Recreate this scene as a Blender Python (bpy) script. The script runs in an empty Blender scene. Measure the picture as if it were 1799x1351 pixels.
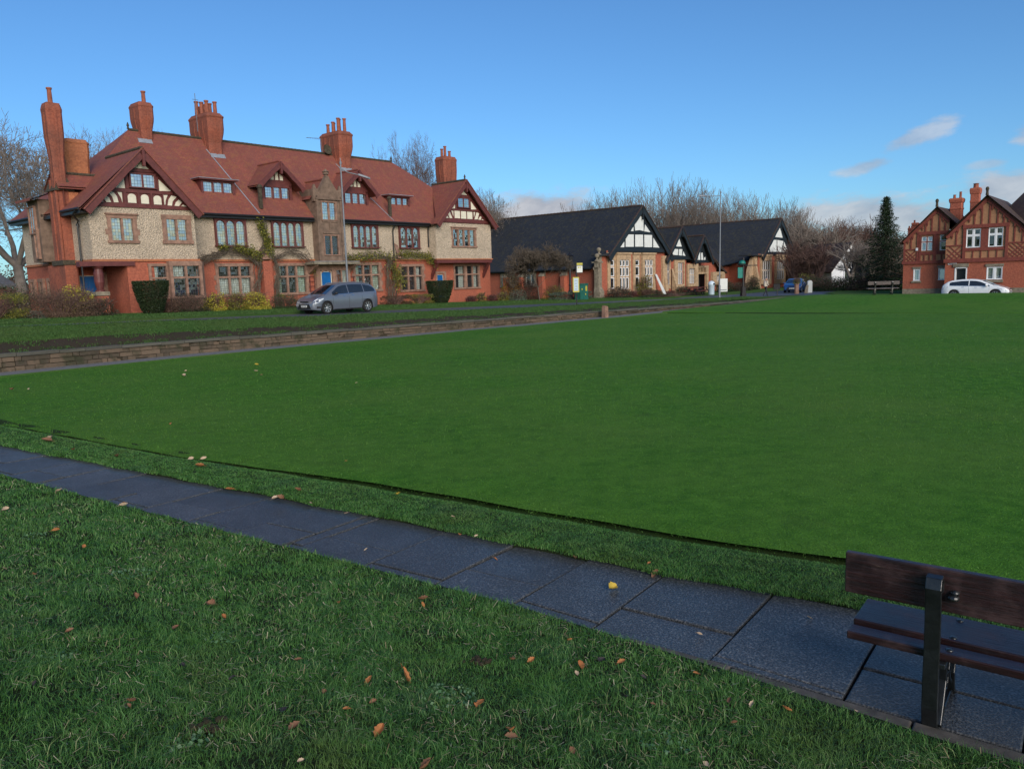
import bpy, math, random
import numpy as np
from mathutils import Matrix, Vector
random.seed(7); RNG=np.random.default_rng(11)
S=bpy.context.scene; COL=S.collection; R_=math.radians
# ------------------------------------------------------------------ frame of the village street
# u runs along the row of houses, w from the house fronts towards the green, z up (metres)
AZ=0.7060833; FO=(-23.6524,43.0669)
DX,DY=math.sin(AZ),math.cos(AZ); NX,NY=DY,-DX
FRAME=Matrix.Translation((FO[0],FO[1],0))@Matrix.Rotation(math.atan2(DY,DX),4,'Z')
def W(u,w,z=0.0): return Vector((FO[0]+DX*u+NX*w, FO[1]+DY*u+NY*w, z))
def UW(x,y):
    a,b=x-FO[0],y-FO[1]; return a*DX+b*DY, a*NX+b*NY
def ip(x,xs,ys): return float(np.interp(x,xs,ys))
def sm(t): t=max(0.,min(1.,t)); return t*t*(3-2*t)
def zroad(u): return max(1.06-.02*u,.03) if u<60 else .03
def zhouse(u): return max(1.24-.02*u,.08)
# ------------------------------------------------------------------ materials
def nodes(m):
    m.use_nodes=True; nt=m.node_tree; nt.nodes.clear(); return nt
class NB:
    def __init__(s,name):
        s.m=bpy.data.materials.new(name); s.t=nodes(s.m); s.n=s.t.nodes; s.l=s.t.links
    def N(s,t,**k):
        n=s.n.new(t)
        for a,v in k.items():
            if a=='ins':
                for i,x in v.items():
                    if isinstance(x,bpy.types.NodeSocket): s.l.new(x,n.inputs[i])
                    else: n.inputs[i].default_value=x
            else: setattr(n,a,v)
        return n
    def math(s,op,a,b=0.,c=0.): return s.N('ShaderNodeMath',operation=op,ins={0:a,1:b,2:c}).outputs[0]
    def noise(s,v,sc,det=4,rough=.6,dist=0.): return s.N('ShaderNodeTexNoise',ins={'Vector':v,'Scale':sc,'Detail':det,'Roughness':rough,'Distortion':dist}).outputs['Fac']
    def ramp(s,f,stops):
        n=s.N('ShaderNodeValToRGB',ins={0:f}); e=n.color_ramp.elements
        while len(e)>1: e.remove(e[0])
        e[0].position=stops[0][0]; e[0].color=(*stops[0][1],1)
        for p,c in stops[1:]:
            q=e.new(p); q.color=(*c,1)
        return n.outputs[0]
    def mix(s,f,a,b,bt='MIX'):
        n=s.N('ShaderNodeMix',data_type='RGBA',blend_type=bt)
        for i,x in ((0,f),(6,a),(7,b)):
            if isinstance(x,bpy.types.NodeSocket): s.l.new(x,n.inputs[i])
            else: n.inputs[i].default_value=(*x,1) if isinstance(x,tuple) else x
        return n.outputs[2]
    def bsdf(s,col,rough=.8,bump=None,bstr=.3,bdist=.02,**k):
        b=s.N('ShaderNodeBsdfPrincipled')
        for i,x in (('Base Color',col),('Roughness',rough)):
            if isinstance(x,bpy.types.NodeSocket): s.l.new(x,b.inputs[i])
            else: b.inputs[i].default_value=(*x,1) if isinstance(x,tuple) else x
        for a,v in k.items():
            i=a.replace('_',' ')
            if isinstance(v,bpy.types.NodeSocket): s.l.new(v,b.inputs[i])
            else: b.inputs[i].default_value=v
        if bump is not None:
            s.l.new(s.N('ShaderNodeBump',ins={'Height':bump,'Strength':bstr,'Distance':bdist}).outputs[0],b.inputs['Normal'])
        return b
    def out(s,sh):
        o=s.N('ShaderNodeOutputMaterial'); s.l.new(sh.outputs[0] if hasattr(sh,'outputs') else sh,o.inputs[0]); return s.m
    def obj(s): return s.N('ShaderNodeTexCoord').outputs['Object']
    def wall(s):
        """(run along the face, height) coordinates that work on walls and roof slopes of either direction"""
        tc=s.N('ShaderNodeTexCoord'); p=s.N('ShaderNodeSeparateXYZ',ins={0:tc.outputs['Object']}); n=s.N('ShaderNodeSeparateXYZ',ins={0:tc.outputs['Normal']})
        ax=s.math('GREATER_THAN',s.math('ABSOLUTE',n.outputs[0]),s.math('ABSOLUTE',n.outputs[1]))
        u=s.math('ADD',s.math('MULTIPLY',p.outputs[1],ax),s.math('MULTIPLY',p.outputs[0],s.math('SUBTRACT',1.,ax)))
        return u,p.outputs[2],tc.outputs['Object']
def plain(name,c,rough=.7,var=.25,sc=6.,bstr=.15,**k):
    b=NB(name); o=b.obj(); n=b.noise(o,sc,5); 
    col=b.ramp(n,[(.3,tuple(x*(1-var) for x in c)),(.7,tuple(min(1,x*(1+var)) for x in c))])
    return b.out(b.bsdf(col,rough,n,bstr,.01,**k))
def brick(name,c1,c2,mortar,weather=.35):
    b=NB(name); u,z,o=b.wall(); v=b.N('ShaderNodeCombineXYZ',ins={0:u,1:z}).outputs[0]
    t=b.N('ShaderNodeTexBrick',ins={'Vector':v,'Color1':(*c1,1),'Color2':(*c2,1),'Mortar':(*mortar,1),'Scale':1.,'Mortar Size':.008,'Brick Width':.235,'Row Height':.078,'Bias':0.})
    n1=b.noise(o,.9,5,.65); n2=b.noise(o,9.,3)
    col=b.mix(.75,t.outputs[0],b.ramp(n2,[(.3,tuple(x*.6 for x in c1)),(.7,c2)]))
    col=b.mix(b.ramp(n1,[(.35,(0,0,0)),(.75,(weather,)*3)]),col,(.09,.045,.035))
    return b.out(b.bsdf(col,.85,t.outputs[1],.35,.01))
def tiles(name,c1,c2,dark,moss,mossamt=.0,row=.105):
    b=NB(name); u,z,o=b.wall(); v=b.N('ShaderNodeCombineXYZ',ins={0:u,1:z}).outputs[0]
    t=b.N('ShaderNodeTexBrick',ins={'Vector':v,'Color1':(*c1,1),'Color2':(*c2,1),'Mortar':(*dark,1),'Scale':1.,'Mortar Size':.012,'Brick Width':.2,'Row Height':row})
    n1=b.noise(o,.55,6,.7); n2=b.noise(o,3.,4); 
    st=b.N('ShaderNodeCombineXYZ',ins={0:b.math('MULTIPLY',u,3.),1:b.math('MULTIPLY',z,.25),2:0.}).outputs[0]; n3=b.noise(st,1.,4)
    col=b.mix(b.ramp(n1,[(.32,(0,0,0)),(.66,(.75,)*3)]),t.outputs[0],dark)
    col=b.mix(b.ramp(b.noise(o,14.,3,.8),[(.42,(.45,)*3),(.6,(0,)*3)]),col,tuple(x*.5 for x in c1))
    col=b.mix(b.ramp(n3,[(.45,(0,0,0)),(.75,(.35,)*3)]),col,tuple(x*.55 for x in c1))
    col=b.mix(b.math('MULTIPLY',b.math('GREATER_THAN',n2,.56),mossamt),col,moss)
    saw=b.math('FRACT',b.math('DIVIDE',z,row))
    return b.out(b.bsdf(col,.75,b.math('ADD',saw,b.math('MULTIPLY',t.outputs[1],.5)),.5,.015))
def render_mat(name,c):
    b=NB(name); o=b.obj(); vo=b.N('ShaderNodeTexVoronoi',ins={'Vector':o,'Scale':16.}); n=b.noise(o,.8,5,.7); f=b.noise(o,11.,4,.85)
    col=b.ramp(f,[(.34,tuple(x*.5 for x in c)),(.5,c),(.68,tuple(min(.85,x*1.35) for x in c))])
    col=b.mix(b.ramp(n,[(.4,(0,0,0)),(.75,(.45,)*3)]),col,tuple(x*.55 for x in c))
    sx=b.N('ShaderNodeMapping',ins={0:o,3:(2.6,2.6,.22)}).outputs[0]; col=b.mix(b.ramp(b.noise(sx,1.,5,.7),[(.55,(0,)*3),(.8,(.35,)*3)]),col,tuple(x*.55 for x in c))
    return b.out(b.bsdf(col,.95,b.math('ADD',vo.outputs[0],f),1.,.06))
def glass(name,tint,gx,gz,refl,lead=(.03,.03,.035),lw=.09,patch=.03):
    b=NB(name); u,z,o=b.wall()
    a=b.math('DIVIDE',u,gx); c=b.math('DIVIDE',z,gz)
    m=b.math('MAXIMUM',b.math('LESS_THAN',b.math('FRACT',a),lw),b.math('LESS_THAN',b.math('FRACT',c),lw*.8))
    wn=b.N('ShaderNodeTexWhiteNoise',noise_dimensions='2D',ins={0:b.N('ShaderNodeCombineXYZ',ins={0:b.math('FLOOR',a),1:b.math('FLOOR',c)}).outputs[0]})
    geo=b.N('ShaderNodeNewGeometry')
    d=b.N('ShaderNodeVectorMath',operation='SUBTRACT',ins={0:wn.outputs[1],1:(.5,.5,.5)}).outputs[0]
    d=b.N('ShaderNodeVectorMath',operation='SCALE',ins={0:d,3:patch*2}).outputs[0]
    nn=b.N('ShaderNodeVectorMath',operation='NORMALIZE',ins={0:b.N('ShaderNodeVectorMath',operation='ADD',ins={0:geo.outputs['Normal'],1:d}).outputs[0]}).outputs[0]
    gl=b.N('ShaderNodeBsdfGlossy',ins={'Color':(*tint,1),'Roughness':.04,'Normal':nn})
    tr=b.N('ShaderNodeBsdfTransparent',ins={'Color':(.85,.9,.9,1)})
    mx=b.N('ShaderNodeMixShader',ins={0:refl}); b.l.new(tr.outputs[0],mx.inputs[1]); b.l.new(gl.outputs[0],mx.inputs[2])
    ld=b.bsdf(lead,.6); m2=b.N('ShaderNodeMixShader',ins={0:m}); b.l.new(mx.outputs[0],m2.inputs[1]); b.l.new(ld.outputs[0],m2.inputs[2])
    return b.out(m2)
def island(name,stops,rough=.7,trans=.0,nsc=0.,sheen=0.,spec=.3,patch=None):
    b=NB(name); g=b.N('ShaderNodeNewGeometry'); f=g.outputs['Random Per Island']
    if nsc: f=b.math('ADD',b.math('MULTIPLY',f,.55),b.math('MULTIPLY',b.noise(g.outputs['Position'],nsc,4,.7),.45))
    col=b.ramp(f,stops)
    for c_,sc_,lo,hi,am in (patch or ()): col=b.mix(b.ramp(b.noise(g.outputs['Position'],sc_,5,.65,.4),[(lo,(0,)*3),(hi,(am,)*3)]),col,c_)
    p=b.bsdf(col,rough,Specular_IOR_Level=spec)
    if trans:
        t=b.N('ShaderNodeBsdfTranslucent',ins={0:col}); m=b.N('ShaderNodeMixShader',ins={0:trans}); b.l.new(p.outputs[0],m.inputs[1]); b.l.new(t.outputs[0],m.inputs[2]); return b.out(m)
    return b.out(p)
def turf(name,c1,c2,c3,sc=1.,mud=.0,bs=.6,stripe=0.):
    b=NB(name); g=b.N('ShaderNodeNewGeometry').outputs['Position']
    n1=b.noise(g,.35*sc,6,.65); n2=b.noise(g,6*sc,5,.75); n3=b.noise(g,70*sc,3,.8); n4=b.noise(g,1.6*sc,4,.6,.6)
    col=b.mix(b.ramp(n2,[(.35,(0,)*3),(.65,(1,)*3)]),c1,c2)
    col=b.mix(b.ramp(n1,[(.35,(0,)*3),(.7,(.7,)*3)]),col,c3)
    col=b.mix(b.ramp(n3,[(.35,(.55,)*3),(.6,(0,)*3)]),col,tuple(x*.35 for x in c1))
    if mud: col=b.mix(b.ramp(n4,[(.6,(0,)*3),(.72,(mud,)*3)]),col,(.03,.024,.016))
    return b.out(b.bsdf(col,.9,b.math('ADD',n3,b.math('MULTIPLY',n2,.6)),bs,.03,Specular_IOR_Level=.1))
M={}
M['brick']=brick('red_brick',(.38,.085,.048),(.50,.14,.075),(.28,.15,.11))
M['brick_dark']=brick('weathered_red_brick',(.32,.075,.04),(.42,.12,.065),(.17,.09,.065),.7)
M['brick_orange']=brick('orange_brick',(.42,.13,.055),(.52,.19,.08),(.3,.2,.13),.25)
M['pebble']=render_mat('pebbledash',(.57,.46,.345))
M['tile']=tiles('red_clay_tile',(.265,.066,.042),(.35,.098,.058),(.165,.062,.055),(.26,.12,.04),.25)
M['brick_deep']=plain('deep_red_brickwork',(.19,.045,.032),.85,.25,6.)
M['brick_ch']=brick('sooty_chimney_brick',(.28,.07,.042),(.38,.11,.06),(.17,.09,.065),.6)
M['joint']=plain('dark_joint_soil',(.012,.010,.008),1.,.3,9.)
M['slate']=tiles('dark_roof_tile',(.016,.021,.030),(.040,.046,.056),(.010,.012,.018),(.050,.045,.022),.5)
M['tile_brown']=tiles('brown_roof_tile',(.09,.05,.04),(.13,.07,.05),(.03,.02,.02),(.08,.07,.03),.4)
M['slate_grey']=tiles('blue_grey_slate',(.10,.11,.13),(.15,.16,.19),(.06,.06,.07),(.05,.05,.03),.1,.14)
M['sandstone']=plain('red_sandstone',(.25,.145,.105),.9,.35,4.)
M['sandstone_dark']=plain('sooty_sandstone',(.165,.11,.08),.9,.4,3.)
M['sandstone_pale']=plain('buff_sandstone',(.40,.275,.165),.9,.32,4.)
M['sandstone_grey']=plain('weathered_stone',(.20,.17,.125),.9,.4,4.)
M['wood_red']=plain('oxblood_painted_timber',(.115,.030,.027),.55,.25,5.)
M['wood_black']=plain('black_painted_timber',(.012,.016,.02),.5,.3,5.)
M['plaster']=plain('cream_plaster',(.66,.62,.50),.9,.1,3.)
M['plaster_w']=plain('white_plaster',(.66,.68,.66),.9,.08,3.)
M['ochre']=plain('ochre_render_panel',(.36,.18,.095),.9,.2,4.)
M['white']=plain('white_paint',(.75,.76,.78),.45,.06,5.)
M['lead']=plain('lead_flashing',(.24,.26,.30),.5,.2,4.)
M['iron']=plain('black_iron',(.012,.012,.014),.45,.3,8.)
M['room']=plain('dark_interior',(.012,.013,.016),1.,.3,2.)
M['curtain']=plain('net_curtain',(.62,.62,.55),.95,.12,3.)
M['curtain_g']=plain('pale_green_curtain',(.45,.52,.40),.95,.1,3.)
M['blue_door']=plain('blue_gloss_paint',(.006,.105,.32),.3,.15,3.)
M['dark_door']=plain('dark_door',(.008,.01,.012),.4,.2,3.)
M['pot']=plain('terracotta',(.27,.085,.05),.85,.3,6.)
M['moss']=plain('mossy_stone',(.055,.045,.03),1.,.5,7.)
M['gl_up']=glass('leaded_glass',(1,.98,.92),.145,.17,.62)
M['gl_lo']=glass('leaded_glass_dim_reflection',(.9,.95,1),.13,.15,.16,(.06,.06,.065),.13)  # copy of the leaded glass with dimmer reflections built in, mainly ground floor
M['gl_d']=glass('dormer_leaded_glass',(1,1,1),.17,.19,.72)
M['gl_h']=glass('hall_window_glass',(.9,.95,1),.3,.45,.14,(.03,.03,.03),.06)
M['gl_w']=glass('plain_window_glass',(.9,.95,1),50.,50.,.3,(.03,.03,.03),0.)
def steel(name,c,rough=.35,metal=.6): return plain(name,c,rough,.12,4.,.05,Metallic=metal)
M['galv']=steel('galvanised_steel',(.20,.215,.24),.55,.4)
# paint with clear coat
def paint(name,c,metal=.0):
    b=NB(name); o=b.obj(); n=b.noise(o,900.,1); col=b.mix(b.math('MULTIPLY',n,.35),c,tuple(min(1,x*1.8) for x in c))
    n2=b.noise(o,2.2,4,.6)
    return b.out(b.bsdf(b.mix(b.ramp(n2,[(.5,(0,)*3),(.8,(.2,)*3)]),col,(.12,.11,.09)),.32,None,Metallic=metal,Coat_Weight=1.,Coat_Roughness=.06))
# ------------------------------------------------------------------ mesh helpers
class MB:
    def __init__(s,off=(0,0,0)): s.v=[];s.f=[];s.mi=[];s.pr=[];s.cur=0;s.xf=None;s.off=Vector(off)
    def mat(s,i): s.cur=i; return s
    def add(s,vs,fs):
        b=len(s.v); s.pr.append((b,len(s.f)))
        for p in vs:
            p=Vector(p)
            if s.xf is not None: p=s.xf@p
            s.v.append(p-s.off)
        for f in fs: s.f.append([b+i for i in f]); s.mi.append(s.cur)
        return s
    def poly(s,pts): return s.add(pts,[list(range(len(pts)))])
    def box(s,x0,x1,y0,y1,z0,z1):
        if x1<x0:x0,x1=x1,x0
        if y1<y0:y0,y1=y1,y0
        if z1<z0:z0,z1=z1,z0
        return s.add([(x0,y0,z0),(x1,y0,z0),(x1,y1,z0),(x0,y1,z0),(x0,y0,z1),(x1,y0,z1),(x1,y1,z1),(x0,y1,z1)],
            [(0,3,2,1),(4,5,6,7),(0,1,5,4),(1,2,6,5),(2,3,7,6),(3,0,4,7)])
    def loft(s,rings,cap=True):
        n=len(rings[0]); vs=[p for r in rings for p in r]; fs=[]
        for k in range(len(rings)-1):
            for i in range(n):
                j=(i+1)%n; fs.append((k*n+i,k*n+j,(k+1)*n+j,(k+1)*n+i))
        if cap: fs.append(tuple(range(n))[::-1]); fs.append(tuple(range((len(rings)-1)*n,len(rings)*n)))
        return s.add(vs,fs)
    def prism(s,pts,y0,y1):
        """polygon given as (x,z) pushed along y from y0 to y1"""
        n=len(pts); return s.add([(a,y0,b) for a,b in pts]+[(a,y1,b) for a,b in pts],
            [tuple(range(n)),tuple(range(n,2*n))[::-1]]+[((i+1)%n,i,n+i,n+(i+1)%n) for i in range(n)])
    def tube(s,pts,r,n=8,cap=True):
        rings=[]; P=[Vector(p) for p in pts]
        for i,p in enumerate(P):
            d=(P[min(i+1,len(P)-1)]-P[max(i-1,0)]).normalized()
            a=d.cross(Vector((0,0,1)) if abs(d.z)<.95 else Vector((1,0,0))).normalized(); b=d.cross(a)
            rr=r[i] if isinstance(r,(list,tuple)) else r
            rings.append([p+a*(rr*math.cos(t))+b*(rr*math.sin(t)) for t in [2*math.pi*k/n for k in range(n)]])
        return s.loft(rings,cap)
    def lathe(s,c,prof,n=12):
        return s.loft([[(c[0]+r*math.cos(2*math.pi*k/n),c[1]+r*math.sin(2*math.pi*k/n),c[2]+z) for k in range(n)] for r,z in prof])
    def slab(s,a,b,t,w):
        """straight bar from a to b, t thick along y, w wide"""
        a,b=Vector(a),Vector(b); d=(b-a).normalized(); q=Vector((-d.z,0,d.x))*w/2; y=Vector((0,t/2,0))
        return s.add([a-q-y,a+q-y,a+q+y,a-q+y,b-q-y,b+q-y,b+q+y,b-q+y],[(0,1,2,3),(7,6,5,4),(0,4,5,1),(1,5,6,2),(2,6,7,3),(3,7,4,0)])
    def build(s,name,mats,parent=None,smooth=False,bevel=0.,frame=False,label=None,fix=True,gap=None):
        if gap is not None:   # pieces that stand apart become objects of their own
            n=len(s.pr); ends=s.pr[1:]+[(len(s.v),len(s.f))]; bb=[]
            for (a,_),(e,_) in zip(s.pr,ends):
                P=s.v[a:e]; bb.append(([min(p[i] for p in P)-gap/2 for i in range(3)],[max(p[i] for p in P)+gap/2 for i in range(3)]) if P else None)
            par=list(range(n))
            def fd(i):
                while par[i]!=i: par[i]=par[par[i]]; i=par[i]
                return i
            for i in range(n):
                for j in range(i):
                    if bb[i] and bb[j] and all(bb[i][0][k]<=bb[j][1][k] and bb[j][0][k]<=bb[i][1][k] for k in range(3)): par[fd(i)]=fd(j)
            gr={}
            for i in range(n):
                if bb[i]: gr.setdefault(fd(i),[]).append(i)
            if len(gr)>1:
                first=None
                for g in sorted(gr.values()):
                    m=MB()
                    for i in g:
                        (a,fa),(e,fe)=s.pr[i],ends[i]
                        o0=len(m.v); m.v+=s.v[a:e]
                        for f,mi in zip(s.f[fa:fe],s.mi[fa:fe]): m.f.append([q-a+o0 for q in f]); m.mi.append(mi)
                    o=m.build(name,mats,parent,smooth,bevel,frame,label,fix); first=first or o
                return first
        me=bpy.data.meshes.new(name); me.from_pydata([tuple(p) for p in s.v],[],s.f)
        if not isinstance(mats,(list,tuple)): mats=[mats]
        for m in mats: me.materials.append(M[m] if isinstance(m,str) else m)
        me.polygons.foreach_set('material_index',s.mi)
        if fix and len(s.f)<60000:
            import bmesh
            bm=bmesh.new(); bm.from_mesh(me); bmesh.ops.recalc_face_normals(bm,faces=bm.faces); bm.to_mesh(me); bm.free()
        if smooth: me.polygons.foreach_set('use_smooth',[True]*len(me.polygons))
        me.update(); o=bpy.data.objects.new(name,me); COL.objects.link(o)
        if bevel:
            bv=o.modifiers.new('b','BEVEL'); bv.width=bevel; bv.segments=2; bv.limit_method='ANGLE'
        if parent is not None: o.parent=parent
        elif frame: o.matrix_world=FRAME
        if label: o['label']=label
        return o
def tag(o,label=None,cat=None,group=None,kind=None):
    for k,v in (('label',label),('category',cat),('group',group),('kind',kind)):
        if v: o[k]=v
    return o
def thing(name,label,cat,u,w,z,rot=0.,group=None,world=None):
    o=bpy.data.objects.new(name,None); COL.objects.link(o); o.empty_display_size=.3
    o.matrix_world=(FRAME@Matrix.Translation((u,-w,z)) if world is None else Matrix.Translation(world))@Matrix.Rotation(rot,4,'Z')
    return tag(o,label,cat,group)
def copy_thing(src,kids=True):
    c=src.copy(); COL.objects.link(c)
    if kids:
        for ch in list(src.children):
            d=ch.copy(); COL.objects.link(d); d.parent=c
            for g in list(ch.children):
                e=g.copy(); COL.objects.link(e); e.parent=d
    return c
def nmesh(name,V,F,mat,parent=None,smooth=False,mi=None):
    """numpy mesh: V (n,3), F (m,k) all the same size"""
    me=bpy.data.meshes.new(name); k=F.shape[1]
    me.vertices.add(len(V)); me.vertices.foreach_set('co',V.astype(np.float32).ravel())
    me.loops.add(F.size); me.loops.foreach_set('vertex_index',F.astype(np.int32).ravel())
    me.polygons.add(len(F)); me.polygons.foreach_set('loop_start',np.arange(0,F.size,k,dtype=np.int32))
    for m in (mat if isinstance(mat,(list,tuple)) else [mat]): me.materials.append(M[m] if isinstance(m,str) else m)
    if mi is not None: me.polygons.foreach_set('material_index',mi.astype(np.int32))
    if smooth: me.polygons.foreach_set('use_smooth',[True]*len(F))
    me.update(calc_edges=True); o=bpy.data.objects.new(name,me); COL.objects.link(o)
    if parent is not None: o.parent=parent
    return o
def grid(name,fn,nu,nv,mat,kind='structure',smooth=True):
    """fn(a,b) -> world point, a and b in 0..1"""
    V=np.array([tuple(fn(i/nu,j/nv)) for i in range(nu+1) for j in range(nv+1)]); a=np.arange(nu)[:,None]*(nv+1)+np.arange(nv)[None,:]
    F=np.stack([a,a+nv+1,a+nv+2,a+1],-1).reshape(-1,4)
    n=np.cross(V[F[0,1]]-V[F[0,0]],V[F[0,3]]-V[F[0,0]])
    if n[2]<0: F=F[:,::-1]
    return tag(nmesh(name,V,F,mat,None,smooth),kind=kind)
def leaves(name,P,size,mat,parent=None,flat=.0,aspect=.6,nrm=None):
    """many small leaf quads (two triangles folded) at points P (n,3)"""
    n=len(P); a=RNG.normal(size=(n,3)); a/=np.linalg.norm(a,axis=1)[:,None]
    b=RNG.normal(size=(n,3))
    if nrm is not None: b=np.cross(nrm+.5*b,a)
    b-=a*(a*b).sum(1)[:,None]; b/=np.linalg.norm(b,axis=1)[:,None]+1e-9
    s=(size*RNG.uniform(.6,1.3,n))[:,None]
    V=np.stack([P-a*s*.5,P+b*s*aspect*.5,P+a*s*.5,P-b*s*aspect*.5],1).reshape(-1,3)
    F=np.arange(4*n).reshape(-1,4)
    return nmesh(name,V,F,mat,parent)
SUN_E=3.3; SKY_S=.10; SKY_AIR=1.0; SKY_DUST=.6; SKY_OZ=1.6; SKY_TINT=(.58,1.0,1.42); SUN_TINT=(1.0,1.03,1.08); CLOUD_L=8.; EXPO=0.
CLOUDS=[(2.8,4.6,6.0,2.2,0,1.,.9),(27.4,8.1,3.0,.8,20,.6,1.1),(24.6,6.6,2.0,.6,12,.6,1.1),(25.5,3.3,8,1.7,-4,.85,.9),(34.0,7.9,1.6,1.1,25,.7,1.),(31.5,6.1,1.5,.4,5,.45,1.),(33.5,4.4,5,1.5,-3,.85,.9)]
# ------------------------------------------------------------------ building parts
def T(x,y,z,rot=0): return Matrix.Translation((x,y,z))@Matrix.Rotation(rot,4,'Z')
FR=0.            # faces the green (-y)
SD=-math.pi/2    # faces -x
def wallpanel(mb,x0,x1,z0,z1,holes,y=0.,t=.0):
    """wall sheet in the plane y with rectangular openings (x0,x1,z0,z1)"""
    xs=sorted({x0,x1,*[v for h in holes for v in h[:2] if x0<v<x1]}); zs=sorted({z0,z1,*[v for h in holes for v in h[2:] if z0<v<z1]})
    for i in range(len(xs)-1):
        for j in range(len(zs)-1):
            cx,cz=(xs[i]+xs[i+1])/2,(zs[j]+zs[j+1])/2
            if any(h[0]<cx<h[1] and h[2]<cz<h[3] for h in holes): continue
            mb.poly([(xs[i],y,zs[j]),(xs[i+1],y,zs[j]),(xs[i+1],y,zs[j+1]),(xs[i],y,zs[j+1])])
def window(root,xf,w,h,nl=2,trans=(),fr='sandstone',gl='gl_up',sur=.13,mull=.1,proud=.05,sill=.1,cur=(),curm='curtain',arch=False,off=(0,0,0),hood=False,inner=None,glassd=.07,quoin=False,flat=False):
    """opening w x h with its lower left corner at the origin of xf, looking along -y"""
    B=.55; cy=.2
    if flat: B,cy,glassd=.098,.06,.02
    mb=MB(off); mb.xf=xf
    mb.box(-sur,0,-proud,.14,-.002,h+.002); mb.box(w,w+sur,-proud,.14,-.002,h+.002)
    mb.box(-sur-.03,w+sur+.03,-proud-.012,.14,h+.002,h+sur); mb.box(-sur-.05,w+sur+.05,-proud-sill*.6,.14,-sur*.8,-.002)
    if quoin:
        for k in range(int(h/.3)):
            if k%2: mb.box(-sur-.13,-sur,-proud+.01,.1,k*.3,k*.3+.3); mb.box(w+sur,w+sur+.13,-proud+.01,.1,k*.3,k*.3+.3)
    if hood: mb.box(-sur-.1,w+sur+.1,-proud-.09,.05,h+sur,h+sur+.07)
    for k in range(1,nl): 
        x=w*k/nl; mb.box(x-mull/2,x+mull/2,-proud+.02,.135,0,h)
    for t in trans: mb.box(0,w,-proud+.025,.13,t-mull*.45,t+mull*.45)
    if arch:
        lw=w/nl-mull
        for k in range(nl):
            x0=w*k/nl+(mull/2 if k else 0); x1=w*(k+1)/nl-(mull/2 if k<nl-1 else 0); c=(x0+x1)/2; r=(x1-x0)/2
            for sg in (-1,1):
                pts=[(c+sg*r,h-.0)]+[(c+sg*r*math.cos(a),h-r*.95+r*.9*math.sin(a)) for a in [R_(0),R_(25),R_(50),R_(70),R_(90)]]+[(c,h)]
                mb.prism(pts,-proud+.03,.06)
    if inner:
        for k in range(nl):
            x0=w*k/nl+(mull/2 if k else 0); x1=w*(k+1)/nl-(mull/2 if k<nl-1 else 0)
            zz=[0,*[t for t in trans],h]
            for j in range(len(zz)-1):
                za=zz[j]+(mull*.45 if j else 0); zb=zz[j+1]-(mull*.45 if j<len(zz)-2 else 0)
                mb.mat(2)
                for q in ((x0,x0+inner,za,zb),(x1-inner,x1,za,zb),(x0+inner,x1-inner,za,za+inner),(x0+inner,x1-inner,zb-inner,zb)): mb.box(q[0],q[1],.02,.066,q[2],q[3])
                mb.mat(0)
    mb.mat(1)
    mb.poly([(-.05,B,-.05),(w+.05,B,-.05),(w+.05,B,h+.05),(-.05,B,h+.05)])
    for a,c in () if flat else (((-.05,-.05),(w+.05,-.05)),((w+.05,-.05),(w+.05,h+.05)),((w+.05,h+.05),(-.05,h+.05)),((-.05,h+.05),(-.05,-.05))):
        mb.poly([(a[0],.141,a[1]),(c[0],.141,c[1]),(c[0],B,c[1]),(a[0],B,a[1])])
    o=mb.build('window',[fr,'room','white'],root)
    g=MB(off); g.xf=xf; g.poly([(0,glassd,0),(w,glassd,0),(w,glassd,h),(0,glassd,h)]); g.build('pane',gl,o,fix=False)
    if cur:
        c=MB(off); c.xf=xf
        for a,b_,z0,z1 in cur:
            n=max(2,int((b_-a)*w/.06))
            for k in range(n):
                xa=w*(a+(b_-a)*k/n); xb=w*(a+(b_-a)*(k+1)/n); ya=cy+.02*math.sin(k*1.7); yb=cy+.02*math.sin((k+1)*1.7)
                c.poly([(xa,ya,h*z0),(xb,yb,h*z0),(xb,yb,h*z1),(xa,ya,h*z1)])
        c.build('curtain',curm,o,gap=.15)
    return o
def octring(cx,cy,hx,hy,z,ch=.28):
    c=min(hx,hy)*ch*2*.5
    return [(cx-hx+c,cy-hy,z),(cx+hx-c,cy-hy,z),(cx+hx,cy-hy+c,z),(cx+hx,cy+hy-c,z),(cx+hx-c,cy+hy,z),(cx-hx+c,cy+hy,z),(cx-hx,cy+hy-c,z),(cx-hx,cy-hy+c,z)]
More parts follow.
